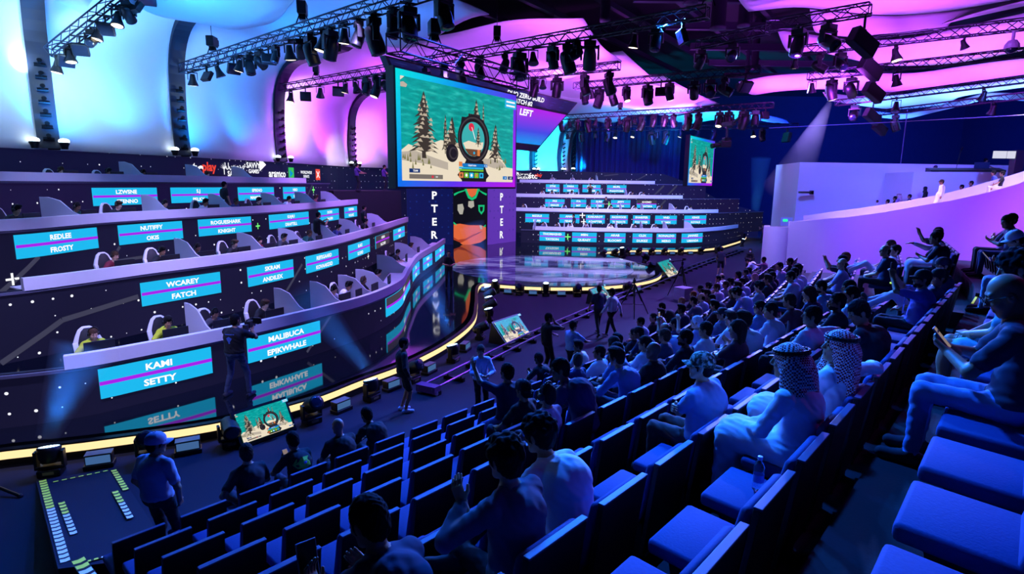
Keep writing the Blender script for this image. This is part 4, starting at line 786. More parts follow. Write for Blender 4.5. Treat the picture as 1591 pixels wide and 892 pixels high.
def tape(label, a, c, w, nd, fill=.6, m=TAPEY, chev=.5, z=None):
    a = on_ramp(*a) if z is None else onz(*a, z); c = on_ramp(*c) if z is None else onz(*c, z); nrm = RN if z is None else np.array([0, 0, 1.]); d = c-a; L = np.linalg.norm(d); d /= L; s_ = np.cross(d, nrm)*w/2; root = empty('hazard_tape', tuple(a), 0, label, 'floor tape', 'hazard tapes at lower left'); inv = Matrix.Translation(-root.location)
    b = MB(); b.hexa([tuple(q+nrm*.001) for q in (a-s_, c-s_, c+s_, a+s_)], [tuple(q+nrm*.005) for q in (a-s_, c-s_, c+s_, a+s_)]); adopt(b.build('backing', TAPEB), root, inv)
    for i in range(nd):
        p = a+d*L*(i+.5)/nd; h = d*L/nd*fill/2; k = d*L/nd*.25*chev; b = MB(); up = nrm*.007
        b.add([tuple(q+up) for q in (p-h-s_*.9, p-h+k, p-h+s_*.9, p+h+s_*.9, p+h+k, p+h-s_*.9)], [(0, 1, 2, 3, 4, 5)]); adopt(b.build('stripe', TAPEY if i < nd*.4 else m), root, inv)
tape('broad hazard tape with pale stripes along the left edge of the ramp', (66, 746), (102, 874), .11, 26, fill=.66, m=TAPEW)
tape('thin dashed yellow tape across the far end of the ramp', (80, 750), (170, 731), .05, 7, chev=0)
tape('short yellow striped tape at the far corner of the ramp, behind the capped man', (176, 730), (196, 762), .09, 9)
tape('pale striped tape on the ramp, left of the man in a cap', (178, 763), (203, 806), .09, 9, m=TAPEW)
tape('pale striped tape on the left half of the ramp', (95, 780), (115, 831), .09, 10, m=TAPEW)
tape('dashed pale tape across the near end of the ramp, beside the seats', (132, 874), (178, 861), .05, 4, chev=0, m=TAPEW)
tape('pale striped tape going down the aisle steps at lower left', (120, 868), (142, 900), .14, 4, m=TAPEW, z=.62)
# ================================================================== people: one continuous smooth body grown from a posed skeleton
def sdf_mesh(prims, vox):
    lo = np.min([p['lo'] for p in prims], axis=0)-3*vox; hi = np.max([p['hi'] for p in prims], axis=0)+3*vox
    n = np.ceil((hi-lo)/vox).astype(int)+1; D = np.full(n, 1e3, np.float32); Bst = np.full(n, 1e3, np.float32); G = np.zeros(n, np.uint8)
    for p in prims:
        k = p['k']; m = k+3*vox; a = np.maximum(np.floor((p['lo']-m-lo)/vox).astype(int), 0); c = np.minimum(np.ceil((p['hi']+m-lo)/vox).astype(int)+1, n)
        ax = [lo[i]+vox*np.arange(a[i], c[i]) for i in range(3)]; X = np.stack(np.meshgrid(*ax, indexing='ij'), -1)
        if p['t'] == 'c':
            ba = p['b']-p['a']; L2 = max(1e-9, ba@ba); q = X-p['a']; t = np.clip((q@ba)/L2, 0, 1); d = np.linalg.norm(q-t[..., None]*ba, axis=-1)-(p['ra']+(p['rb']-p['ra'])*t)
        else:
            q = (X-p['c'])@p['R'].T if p['R'] is not None else X-p['c']; k0 = np.linalg.norm(q/p['r'], axis=-1); k1 = np.linalg.norm(q/(p['r']**2), axis=-1); d = k0*(k0-1)/np.maximum(k1, 1e-6)
        s_ = tuple(slice(a[i], c[i]) for i in range(3)); d = d.astype(np.float32)
        if p.get('cut'): D[s_] = np.maximum(D[s_], -d); continue
        h = np.clip(.5+.5*(D[s_]-d)/k, 0, 1); D[s_] = D[s_]*(1-h)+d*h-k*h*(1-h)
        db = d-p.get('bias', 0); mk = db < Bst[s_]; G[s_][mk] = p['g']; Bst[s_][mk] = db[mk]
    S = D < 0; nx, ny, nz_ = n-1; cnt = np.zeros((nx, ny, nz_), np.int8)
    C = [(i, j, k) for i in (0, 1) for j in (0, 1) for k in (0, 1)]
    for i, j, k in C: cnt += S[i:i+nx, j:j+ny, k:k+nz_]
    act = (cnt > 0) & (cnt < 8); idx = np.argwhere(act); I = np.full(act.shape, -1, np.int32); I[act] = np.arange(len(idx))
    acc = np.zeros((len(idx), 3)); num = np.zeros(len(idx))
    for u in C:
        for ax in range(3):
            if u[ax]: continue
            w = list(u); w[ax] = 1; d0 = D[tuple((idx+u).T)]; d1 = D[tuple((idx+w).T)]; m = (d0 < 0) != (d1 < 0); t = np.where(m, d0/np.where(m, d0-d1, 1), 0)
            p_ = np.repeat(np.array([u], float), len(idx), 0); p_[:, ax] = t; acc[m] += p_[m]; num[m] += 1
    V = lo+vox*(idx+acc/np.maximum(num, 1)[:, None]); gi = np.round(idx+acc/np.maximum(num, 1)[:, None]).astype(int); VG = G[tuple(np.minimum(gi, n-1).T)]; F = []
    for ax in range(3):
        s0 = [slice(1, -1)]*3; s0[ax] = slice(0, -1); s1 = [slice(1, -1)]*3; s1[ax] = slice(1, None); A_ = S[tuple(s0)]; B_ = S[tuple(s1)]; e = np.argwhere(A_ != B_)
        if not len(e): continue
        e = e+np.array([0 if i == ax else 1 for i in range(3)]); o1, o2 = [i for i in range(3) if i != ax]; u = np.eye(3, dtype=int)[o1]; w = np.eye(3, dtype=int)[o2]
        q = np.stack([I[tuple((e-u-w).T)], I[tuple((e-w).T)], I[tuple(e.T)], I[tuple((e-u).T)]], 1); ins = S[tuple(e.T)]
        fl = ins if ax != 1 else ~ins
        q[~fl] = q[~fl][:, ::-1]; F.append(q)
    return V, np.concatenate(F), VG
def cone(a, b, ra, rb, g, k=.03, bias=0.):
    a = np.array(a, float); b = np.array(b, float); m = max(ra, rb); return dict(t='c', a=a, b=b, ra=ra, rb=rb, g=g, k=k, bias=bias, lo=np.minimum(a, b)-m, hi=np.maximum(a, b)+m)
def ell(c, r, g, k=.03, Rm=None, cut=False, bias=0.):
    c = np.array(c, float); r = np.array(r, float); m = max(r); return dict(t='e', c=c, r=r, R=Rm, g=g, k=k, bias=bias, lo=c-m, hi=c+m, cut=cut)
def unit(v): v = np.array(v, float); return v/max(1e-9, np.linalg.norm(v))
def ik(a, t, l1, l2, pole):
    a = np.array(a, float); t = np.array(t, float); d = t-a; L = np.linalg.norm(d)
    if L > (l1+l2)*.995: t = a+d/L*(l1+l2)*.995; d = t-a; L = np.linalg.norm(d)
    x = (l1*l1-l2*l2+L*L)/(2*L); h = math.sqrt(max(0, l1*l1-x*x)); u = d/L; p = np.array(pole, float); p = unit(p-u*(p@u)); return a+u*x+p*h, t
SKIN, TOP, BOT, SHOE, HAIRG, EYE = 0, 1, 2, 3, 4, 5
def hand_prims(W, d, n, curl, thumbside, g=SKIN, fist=False):
    """wrist, pointing direction, palm-facing direction; four unequal bent fingers and a thumb leaving the side of the palm"""
    d = unit(d); n = unit(np.array(n)-d*(np.array(n)@d)); s = np.cross(d, n)*thumbside; out = []; W = np.array(W, float)
    out.append(cone(W-d*.05, W+d*.01, .029, .027, g, .01))
    kn = [W+d*.088+s*o for o in (.029, .010, -.010, -.028)]
    for o, q in zip((.02, .008, -.008, -.02), kn): out.append(cone(W+d*.008+s*o, q-n*.002, .0165, .0125, g, .012))
    for q, L, sp in zip(kn, (.068, .076, .070, .054), (.1, .03, -.03, -.1)):
        a1 = curl*1.15; a2 = curl*2.3; f1 = unit(d*math.cos(a1)+n*math.sin(a1)+s*sp*(1-curl)); f2 = unit(d*math.cos(a2)+n*math.sin(a2)); m_ = q+f1*L*.55; out.append(cone(q, m_, .0098, .0088, g, .004)); out.append(cone(m_, m_+f2*L*.5, .0088, .0072, g, .004))
    tb = W+d*.022+s*.026; t1 = tb+unit(d*.7+s*.65+n*.35)*.042; t2 = t1+unit(d*.9+s*(.2-.4*curl)+n*(.25+.7*curl))*.034
    out.append(cone(tb, t1, .0145, .0115, g, .008)); out.append(cone(t1, t2, .0112, .0088, g, .004)); return out
def rot_axes(yaw, pitch, roll): return np.array(Euler((R(pitch), R(roll), R(yaw)), 'ZXY' if False else 'XYZ').to_matrix())
def figure(ps):
    """ps: pose. Local frame: x right, y forward, z up, origin on the floor. Returns primitives and head frame."""
    wd = ps.get('w', 1.); pel = np.array(ps['pel'], float); lean = R(ps.get('lean', 0)); tw = R(ps.get('twist', 0)); sd = R(ps.get('side', 0))
    up = np.array([math.sin(sd), math.sin(lean)*math.cos(sd), math.cos(lean)*math.cos(sd)]); f0 = np.array([-math.sin(tw), math.cos(tw), 0]); rr = unit(np.cross(f0, up)); ff = np.cross(up, rr)
    crv = ps.get('hunch', .02); chest = pel+up*.34-ff*crv; neck = pel+up*.505+ff*crv*1.2; A_ = np.stack([rr, ff, up]); B = []
    pr = unit(np.cross(unit([math.sin(R(ps.get('pyaw', 0))), math.cos(R(ps.get('pyaw', 0))), 0]), [0, 0, 1])); pf = np.cross([0, 0, 1.], pr)
    B += [ell(pel, (.168*wd, .125*wd, .115), BOT, .05, np.stack([pr, pf, [0, 0, 1.]])), ell(pel+up*.15-ff*crv*.5+ff*.01, (.158*wd, .122*wd, .15), TOP, .05, A_), ell(chest+up*.01, (.178*wd, .122*wd, .17), TOP, .05, A_)]
    B.append(ell(pel+up*.05, (.18*wd, .137*wd, .07), TOP, .02, A_)); B.append(cone(pel+up*.05, chest+up*.04, .128*wd, .128*wd, TOP, .05)); B.append(cone(pel+up*.06-rr*.05*wd, chest-rr*.06*wd, .112*wd, .112*wd, TOP, .04)); B.append(cone(pel+up*.06+rr*.05*wd, chest+rr*.06*wd, .112*wd, .112*wd, TOP, .04))
    sh = [neck-up*.065+rr*s*.165*wd-ff*.01 for s in (-1, 1)]; B.append(cone(sh[0], sh[1], .062, .062, TOP, .05)); 
    for s_ in sh: B.append(cone(neck-up*.005, s_+up*.025, .05, .045, TOP, .04))
    hd = ps.get('head', (0, 0, 0)); hy, hp, hr = R(hd[0]), R(hd[1]), R(hd[2])
    # head frame: yaw about up (+ left), pitch (+ down), roll
    f1 = ff*math.cos(hy)-rr*math.sin(hy); r1 = np.cross(f1, up); upw = unit(up*.35+np.array([0, 0, 1.])*.65); f1 = unit(f1-upw*(f1@upw)); r1 = np.cross(f1, upw)
    hf = f1*math.cos(hp)-upw*math.sin(hp); hu = upw*math.cos(hp)+f1*math.sin(hp); hr_ = r1*math.cos(hr)+hu*math.sin(hr); hu = np.cross(hr_, hf)
    hc = neck+unit(up*.6+hu*.4)*.172+hf*.025
    B.append(cone(neck+up*.012, hc-hu*.05-hf*.015, .053, .052, SKIN, .02, bias=.006)); 
    if ps.get('collar', 1): B.append(cone(neck-up*.03-ff*.008+rr*0, neck+up*.006-ff*.004, .074, .063, TOP, .015, bias=-.004))
    s = 1.03
    def hp_(x, y, z): return hc+hr_*x*s+hf*y*s+hu*z*s
    Hm = np.stack([hr_, hf, hu]); H = []
    H += [ell(hp_(0, -.012, .032), (.074*s, .095*s, .094*s), SKIN, .02, Hm), ell(hp_(0, .022, -.04), (.06*s, .07*s, .082*s), SKIN, .03, Hm), ell(hp_(0, .062, -.1), (.026, .022, .02), SKIN, .025, Hm)]
    for x in (-1, 1):
        H += [cone(hp_(x*.052, -.005, -.03), hp_(x*.03, .055, -.095), .02, .017, SKIN, .03), ell(hp_(x*.04, .066, -.022), (.022, .02, .02), SKIN, .03, Hm)]
    H += [cone(hp_(-.04, .076, .036), hp_(.04, .076, .036), .013, .013, SKIN, .02), cone(hp_(0, .092, .02), hp_(0, .112, -.02), .0085, .0125, SKIN, .012), ell(hp_(0, .1, -.024), (.02, .012, .01), SKIN, .01, Hm)]
    for x in (-1, 1):
        H += [ell(hp_(x*.031, .094, .012), (.016, .013, .008), SKIN, .006, Hm, cut=True), ell(hp_(x*.031, .0795, .012), (.0115, .0115, .0115), 6, .002, Hm, bias=.001), ell(hp_(x*.031, .0885, .012), (.0062, .0045, .0068), EYE, .001, Hm, bias=.0035),
              cone(hp_(x*.017, .0895, .0215), hp_(x*.045, .085, .0205), .0062, .0052, SKIN, .004, bias=-.002), cone(hp_(x*.019, .088, .0035), hp_(x*.044, .084, .0045), .0048, .0042, SKIN, .004, bias=-.001),
              cone(hp_(x*.016, .0935, .038), hp_(x*.048, .0815, .038), .0042, .003, HAIRG, .003, bias=.0015), ell(hp_(x*.078, -.008, -.005), (.011, .021, .031), SKIN, .008, Hm), ell(hp_(x*.09, 0, 0), (.008, .011, .016), SKIN, .004, Hm, cut=True)]
    H += [cone(hp_(-.017, .0875, -.057), hp_(.017, .0875, -.057), .0062, .0062, 7, .006, bias=.001), cone(hp_(-.014, .087, -.067), hp_(.014, .087, -.067), .0068, .0068, 7, .006, bias=.001), cone(hp_(0, -.02, -.06), neck+up*.02-ff*.004, .052, .05, SKIN, .02)]
    if ps.get('beard'): H += [ell(hp_(0, .03, -.078), (.062, .066, .05), HAIRG, .015, Hm, bias=-.002), ell(hp_(0, .07, -.1), (.034, .03, .032), HAIRG, .012, Hm, bias=.002), ell(hp_(0, .096, -.043), (.026, .008, .0055), HAIRG, .004, Hm, bias=.003)]
    # arms
    Hd = []
    slv = ps.get('sleeve', 'short')
    for i, (sgn, key) in enumerate(((-1, 'L'), (1, 'R'))):
        a = ps[key]; tgt = np.array(a[0], float); pole = a[1]; el, W = ik(sh[i], tgt, .295, .255, pole); u = unit(W-el)
        r0, r1, r2 = .05, .041, .031
        B += [cone(sh[i], el, r0, r1, SKIN, .02), cone(el, W-u*.012, r1*.98, r2*.95, SKIN, .015)]
        if slv == 'short':
            m_ = sh[i]+(el-sh[i])*.68; B.append(cone(sh[i], m_, .066*wd**.5, .061, TOP, .02))
        else:
            B += [cone(sh[i], el, .066*wd**.5, .054, TOP, .02), cone(el, W-u*.03, .054, .044, TOP, .015)]
        dr = unit(a[2]) if len(a) > 2 and a[2] is not None else u; nn = a[3] if len(a) > 3 and a[3] is not None else np.array([0, 0, -1.]); cu = a[4] if len(a) > 4 else .35
        nn = np.array(nn, float)
        if abs(unit(nn)@dr) > .97: nn = np.cross(dr, rr)
        tsd = 1 if (np.cross(dr, unit(nn-dr*(nn@dr)))@np.array(a[5] if len(a) > 5 else (-sgn, .2, .6))) > 0 else -1
        hps = hand_prims(W+u*.005, dr, nn, cu, tsd); Hd.append(hps); Hd[-1].append(cone(W-u*.05, W+u*.005, r2, .028, SKIN, .01))
    # legs
    bot = ps.get('legwear', 'long'); th = .082*wd**.6
    for i, (sgn, key) in enumerate(((-1, 'LL'), (1, 'RL'))):
        a = ps[key]; hip = pel+pr*sgn*.088*wd-np.array([0, 0, .02])+pf*.03; kn, an = ik(hip, a[0], .44, .42, a[1]); fd = unit(a[2] if len(a) > 2 else pf); sg = TOP if ps.get('dress') else BOT
        if bot == 'long': B += [cone(hip, kn, th, .06, BOT, .04), cone(kn, an+unit(kn-an)*.03, .06, .047, BOT, .02)]
        else: B += [cone(hip, hip+(kn-hip)*.8, th, .08, BOT, .04), cone(hip, kn, .07, .052, SKIN, .02), cone(kn, an, .052, .034, SKIN, .02), ell(kn+(an-kn)*.3-unit(np.cross(pr, an-kn))*-.012, (.05, .05, .1), SKIN, .03)]
        if ps.get('dress'): B += [cone(hip, kn, .115, .1, TOP, .06), cone(kn, an+unit(kn-an)*.04, .1, .095, TOP, .05)]
        B += [cone(an-np.array([0, 0, .02]), an+unit(kn-an)*.03, .036, .036, SKIN if bot != 'long' else SHOE, .01), cone(an-fd*.05-np.array([0, 0, .045]), an+fd*.165-np.array([0, 0, .052]), .043, .038, SHOE, .02), cone(an-np.array([0, 0, .02]), an+fd*.07-np.array([0, 0, .04]), .04, .034, SHOE, .02)]
        if i == 0: k0, a0 = kn, an
        elif ps.get('dress'): B += [cone((k0+kn)/2, (a0+an)/2+np.array([0, 0, .06]), .11, .1, TOP, .09), cone(pel+pf*.1, (k0+kn)/2, .12, .1, TOP, .09)]
    if ps.get('gown'):
        B += [cone(pel, (pel[0], pel[1], .1), .17, .24, TOP, .06)]
    return B, H, Hd, (hc, hr_, hf, hu)
POSES = {}
def body_mesh(key, ps, lod):
    kk = (key, lod)
    if kk in POSES: return POSES[kk]
    vb, vh, vn = {0: (.0085, .0048, .0042), 1: (.016, .009, .0075), 2: (.024, .0125, .0125)}[lod]
    B, H, Hd, hf = figure(ps); parts = [sdf_mesh(B, vb), sdf_mesh(H, vh)]+[sdf_mesh(h, vn) for h in Hd]
    V = []; F = []; Gt = []; n = 0
    for v, f, g in parts: V.append(v); F.append(f+n); Gt.append(g[f[:, 0]]); n += len(v)
    V = np.concatenate(V); F = np.concatenate(F); Gt = np.concatenate(Gt)
    # smooth the hems, cuffs and necklines: relax the vertices where two cloths (or cloth and skin) meet
    E_ = np.concatenate([F[:, [0, 1]], F[:, [1, 2]], F[:, [2, 3]], F[:, [3, 0]]]); ET = np.concatenate([Gt]*4); E_ = np.sort(E_, 1); o_ = np.lexsort((E_[:, 1], E_[:, 0])); E_ = E_[o_]; ET = ET[o_]
    same = np.all(E_[1:] == E_[:-1], axis=1) & (ET[1:] != ET[:-1]); be = E_[1:][same]
    for _ in range(4):
        S_ = np.zeros_like(V); c_ = np.zeros(len(V)); np.add.at(S_, be[:, 0], V[be[:, 1]]); np.add.at(S_, be[:, 1], V[be[:, 0]]); np.add.at(c_, be.ravel(), 1); m_ = c_ >= 2; V[m_] = .4*V[m_]+.6*S_[m_]/c_[m_, None]
    me = bpy.data.meshes.new('body_'+key); me.vertices.add(len(V)); me.vertices.foreach_set('co', V.ravel().astype(np.float32)); me.loops.add(F.size); me.loops.foreach_set('vertex_index', F.ravel().astype(np.int32))
    me.polygons.add(len(F)); me.polygons.foreach_set('loop_start', np.arange(0, F.size, 4, dtype=np.int32)); 
    for i in range(8): me.materials.append(DARK)
    me.polygons.foreach_set('material_index', Gt.astype(np.int32)); me.polygons.foreach_set('use_smooth', np.ones(len(F), bool)); me.update(calc_edges=True); me.validate()
    if lod < 2:          # folds in the cloth
        N_ = np.zeros(len(V)*3, np.float32); me.vertices.foreach_get('normal', N_) if False else me.vertex_normals.foreach_get('vector', N_); N_ = N_.reshape(-1, 3)
        vt = np.zeros(len(V), int); vt[F.ravel()] = np.repeat(Gt, 4); cl = (vt == TOP) | (vt == BOT); x, y, z = V.T
        a = np.sin(55*z+32*x+2.0*np.sin(17*y+9*x)+1.3*np.sin(31*z)); b_ = np.sin(48*y-38*z+2.2*np.sin(21*x+6)+.7*np.sin(40*y)); e_ = np.sin(85*x+60*z-50*y+1.8*np.sin(26*z+13*y))
        dsp = (.0022*np.sign(a)*np.abs(a)**1.5+.0022*b_+.0014*e_)*cl; V2 = V+N_*dsp[:, None]; me.vertices.foreach_set('co', V2.ravel().astype(np.float32)); me.update()
    POSES[kk] = (me, hf, ps); return POSES[kk]
# ---- hair and headwear, built once in the head's own frame (x right, y face, z up, origin mid head)
HS = .95
def raw_mesh(name, V, F, smooth=True):
    me = bpy.data.meshes.new(name); me.from_pydata([tuple(v) for v in V], [], [tuple(int(i) for i in f) for f in F])
    if smooth: me.polygons.foreach_set('use_smooth', [True]*len(me.polygons))
    return me
def hair_mesh(kind):
    v = .0065; P = []; rnd = random.Random(kind)
    c = np.array([0, -.014, .036])*HS; r_ = np.array([.081, .103, .1])*HS
    if kind in ('short', 'curly', 'crop', 'quiff', 'side'):
        g = dict(short=.004, curly=.016, crop=.0, quiff=.006, side=.007)[kind]
        P = [ell(c, r_+g, 0, .01), ell((0, -.05, -.02), (.07, .056, .075), 0, .02)]
        for x in (-1, 1): P.append(ell((x*.068, .012, -.002), (.011, .02, .034), 0, .012))
        if kind == 'curly':
            for _ in range(60):
                d = unit([rnd.gauss(0, 1), rnd.gauss(-.2, 1), abs(rnd.gauss(.2, .8))]); P.append(ell(c+d*(r_+.012), (.02, .02, .02), 0, .01))
        if kind == 'quiff': P.append(ell((0, .06, .118), (.06, .05, .035), 0, .03))
        if kind == 'side': P += [ell((.03, .05, .112), (.06, .06, .03), 0, .03), ell((-.04, .05, .1), (.04, .05, .03), 0, .03)]
        P += [ell((0, .125, -.03), (.085, .062, .1), 0, .01, None, True), ell((0, .06, -.16), (.12, .11, .11), 0, .01, None, True)]
        for x in (-1, 1): P += [ell((x*.085, .0, -.012), (.022, .026, .034), 0, .005, None, True)]
    elif kind == 'balding':
        P = [ell((0, -.03, .0), (.083, .088, .055), 0, .01), ell((0, -.05, -.02), (.072, .058, .07), 0, .02), ell((0, .12, 0), (.12, .1, .14), 0, .01, None, True), ell((0, .0, .13), (.06, .1, .09), 0, .01, None, True), ell((0, .06, -.16), (.12, .11, .11), 0, .01, None, True)]
        for x in (-1, 1): P += [ell((x*.085, .0, -.012), (.022, .026, .034), 0, .005, None, True)]
    elif kind == 'long':
        P = [ell(c, r_+.014, 0, .01), ell((0, -.06, -.08), (.088, .06, .14), 0, .04)]
        for x in (-1, 1): P.append(cone((x*.075, -.01, .02), (x*.085, -.02, -.17), .03, .026, 0, .03))
        P += [ell((0, .125, -.05), (.075, .075, .12), 0, .01, None, True)]
    elif kind == 'hijab':
        P = [ell(c+np.array([0, 0, -.005]), r_+.016, 0, .01), ell((0, -.02, -.1), (.1, .1, .1), 0, .05), ell((0, -.02, -.2), (.16, .13, .07), 0, .06), ell((0, .13, -.02), (.062, .07, .088), 0, .01, None, True)]
    V, F, G = sdf_mesh(P, v); d = V-c; d /= np.linalg.norm(d, axis=1)[:, None]; q = {'curly': 110, 'long': 60}.get(kind, 150)
    V = V+d*(.0034*np.sin(V[:, 0]*q+2.2*np.sin(V[:, 1]*70))*np.sin(V[:, 1]*q*.6+V[:, 2]*q*.8+1.5*np.sin(V[:, 0]*90)))[:, None]; return raw_mesh(kind, V, F)
def lathe_mesh(build): b = MB(); build(b); me = bpy.data.meshes.new('headwear'); me.from_pydata(b.v, [], b.f); me.polygons.foreach_set('use_smooth', [True]*len(me.polygons)); return me
def cap_b(b):
    n = 20
    P = []
    for j in range(7):
        a = j/6*math.pi/2; P.append([(.085*math.cos(a)*math.cos(t), -.012+.107*math.cos(a)*math.sin(t), .05+.085*math.sin(a)) for t in np.linspace(0, 2*math.pi, n)])
    b.grid(P); b.grid([[(q[0], q[1], .012) for q in P[0]], P[0]]); b.ball((0, -.012, .137), (.008, .008, .005), 8)
    Q = []
    for k in np.linspace(0, 1, 5): Q.append([((.078+.0*k)*math.sin(t), .085*math.cos(t)*1+.075*k*math.cos(t)**.5-.0, .04-.012*k-.03*abs(math.sin(t))**2) for t in np.linspace(-1.15, 1.15, 12)])
    b.grid(Q); b.grid([[(p[0], p[1], p[2]-.005) for p in r_] for r_ in Q]); b.grid([Q[-1], [(p[0], p[1], p[2]-.005) for p in Q[-1]]])
CAPME = lathe_mesh(cap_b)
def phones_b(b):
    pts = [(.088*math.cos(t), -.005, .02+.125*math.sin(t)) for t in np.linspace(0, math.pi, 14)]; b.tube(pts, .011, 6)
    for x in (-1, 1): b.lathe([(.001, 0), (.038, 0), (.042, .012), (.036, .028), (.001, .03)], 14, 0, Matrix.Translation((x*.076, -.005, -.005)) @ Matrix.Rotation(R(90*x), 4, 'Y'))
    b.tube([(-.085, .0, -.02), (-.075, .06, -.07), (-.03, .1, -.075)], .004, 5)
PHME = lathe_mesh(phones_b)
def glasses_b(b):
    for x in (-1, 1):
        b.tube([(x*.034+.024*math.cos(t), .108, .012+.019*math.sin(t)) for t in np.linspace(0, 6.283, 15)], .0022, 5); b.tube([(x*.058, .106, .016), (x*.08, .04, .014), (x*.082, -.01, .008)], .002, 5)
    b.tube([(-.011, .109, .014), (.011, .109, .014)], .002, 5)
GLME = lathe_mesh(glasses_b)
def ghutra_mesh():
    P = [ell((0, -.014, .036), np.array([.09, .113, .108]), 0, .01), ell((0, -.05, -.05), (.1, .09, .12), 0, .04), cone((.07, -.03, 0), (.14, -.1, -.3), .055, .05, 0, .06), cone((-.07, -.03, 0), (-.13, -.1, -.3), .055, .05, 0, .06), cone((0, -.09, -.05), (0, -.16, -.36), .09, .085, 0, .08),
         cone((.08, .0, .01), (.13, .02, -.26), .03, .03, 0, .04), cone((-.08, .0, .01), (-.12, .0, -.24), .03, .03, 0, .04), ell((0, .15, -.03), (.07, .1, .115), 0, .01, None, True), ell((0, .12, -.22), (.09, .12, .14), 0, .01, None, True), ell((0, -.01, -.2), (.07, .065, .16), 0, .01, None, True)]
    V, F, G = sdf_mesh(P, .0075); 
    V = V+np.stack([.004*np.sin(V[:, 2]*60+V[:, 1]*40), .004*np.sin(V[:, 0]*70+V[:, 2]*30), 0*V[:, 2]], 1)*(V[:, 2:3] < 0); return raw_mesh('ghutra', V, F)
def agal_b(b):
    for z, s_ in ((.075, 1.), (.092, .97)): b.tube([(.094*s_*math.cos(t), -.016+.117*s_*math.sin(t), z+.012*math.sin(t)*-1) for t in np.linspace(0, 6.283, 25)], .0095, 6)
AGME = lathe_mesh(agal_b)
_mv, _mf, _mg = sdf_mesh([ell((0, .068, -.055), (.052, .045, .046), 0, .02), cone((-.07, .01, -.03), (.07, .01, -.03), .008, .008, 0, .02)], .007); MASKME = raw_mesh('face_mask', _mv, _mf)
HAIRME = {}
def get_hair(kind):
    if kind not in HAIRME: HAIRME[kind] = ghutra_mesh() if kind == 'ghutra' else hair_mesh(kind)
    return HAIRME[kind]
def cloth(c): return mat('cloth_%d_%d_%d' % c, c, .85, noise=.08, scale=14)
def skinm(c): return mat('skin_%d_%d_%d' % c, c, .5, noise=.04, scale=20)
def hairm(c): return mat('hair_%d_%d_%d' % c, c, .85, noise=.3, scale=60, spec=.15)
EYEM = mat('iris_dark', (24, 16, 12), .15); SCLERA = mat('sclera', (196, 188, 182), .3)
SK = dict(a=(196, 150, 120), b=(168, 120, 90), c=(120, 82, 60), d=(72, 48, 38), e=(214, 172, 146))
BLK = (16, 15, 18)
def checkm():
    m = mat('ghutra_check', (230, 225, 228), .9); nt = m.node_tree; bs = nt.nodes['Principled BSDF']
    if 'ck' in nt.nodes: return m
    tc = nt.nodes.new('ShaderNodeTexCoord'); ck = nt.nodes.new('ShaderNodeTexChecker'); ck.name = 'ck'; ck.inputs['Scale'].default_value = 75; ck.inputs['Color1'].default_value = (*lin((232, 228, 232)), 1); ck.inputs['Color2'].default_value = (*lin((140, 24, 40)), 1)
    nt.links.new(tc.outputs['Object'], ck.inputs['Vector']); nt.links.new(ck.outputs['Color'], bs.inputs['Base Color']); return m
def camom():
    m = mat('cap_camouflage', (70, 80, 60), .9); nt = m.node_tree; bs = nt.nodes['Principled BSDF']
    if 'vo' in nt.nodes: return m
    tc = nt.nodes.new('ShaderNodeTexCoord'); v = nt.nodes.new('ShaderNodeTexNoise'); v.name = 'vo'; v.inputs['Scale'].default_value = 28; r_ = nt.nodes.new('ShaderNodeValToRGB'); r_.color_ramp.interpolation = 'CONSTANT'
    e = r_.color_ramp.elements; e[0].color = (*lin((30, 34, 28)), 1); e[1].position = .55; e[1].color = (*lin((170, 176, 160)), 1); q = e.new(.46); q.color = (*lin((84, 92, 70)), 1)
    nt.links.new(tc.outputs['Object'], v.inputs['Vector']); nt.links.new(v.outputs['Fac'], r_.inputs['Fac']); nt.links.new(r_.outputs['Color'], bs.inputs['Base Color']); return m
def person(key, ps, lod, loc, rz, label, top, bot, skin='b', hair='short', hc=BLK, shoe=(30, 30, 34), extra=(), group=None, sc=1., cat='person', topm=None):
    me, (c, hr_, hf, hu), ps = body_mesh(key, ps, lod)
    root = empty('person', loc, rz, label, cat, group); root.scale = (sc,)*3
    o = bpy.data.objects.new('body', me); COL.objects.link(o); o.parent = root
    ms = [skinm(SK[skin]), topm or cloth(top), cloth(bot), cloth(shoe), hairm(hc), EYEM, SCLERA, skinm(tuple(int(v*.8) for v in SK[skin]))]
    for i, m_ in enumerate(ms): o.material_slots[i].link = 'OBJECT'; o.material_slots[i].material = m_
    HM = Matrix(((hr_[0], hf[0], hu[0], c[0]), (hr_[1], hf[1], hu[1], c[1]), (hr_[2], hf[2], hu[2], c[2]), (0, 0, 0, 1))) @ Matrix.Scale(1.03/.95, 4)
    def wear(nm, mesh, m_, M=HM):
        w_ = bpy.data.objects.new(nm, mesh)
        COL.objects.link(w_); w_.parent = root; w_.matrix_local = M
        if not mesh.materials: mesh.materials.append(m_)
        w_.material_slots[0].link = 'OBJECT'; w_.material_slots[0].material = m_; return w_
    if hair and hair != 'bald': wear({'ghutra': 'head_cloth', 'hijab': 'headscarf'}.get(hair, 'hair'), get_hair(hair), checkm() if hair == 'ghutra' else hairm(hc) if hair not in ('hijab',) else cloth(hc))
    if hair == 'ghutra': wear('head_cord', AGME, BLACK)
    for e in extra:
        if e == 'phones': wear('headphones', PHME, BLACK)
        elif e == 'mask': wear('face_mask', MASKME, cloth((190, 200, 215)))
        elif e == 'glasses': wear('glasses', GLME, BLACK)
        elif e[0] == 'cap': wear('cap', CAPME, camom() if e[1] == 'camo' else cloth(e[1]))
        elif e[0] == 'capback': wear('cap', CAPME, cloth(e[1]), HM @ Matrix.Rotation(math.pi, 4, 'Z'))
    root['_h'] = float(c[2]+hu[2]*.12); del root['_h']
    return root, HM
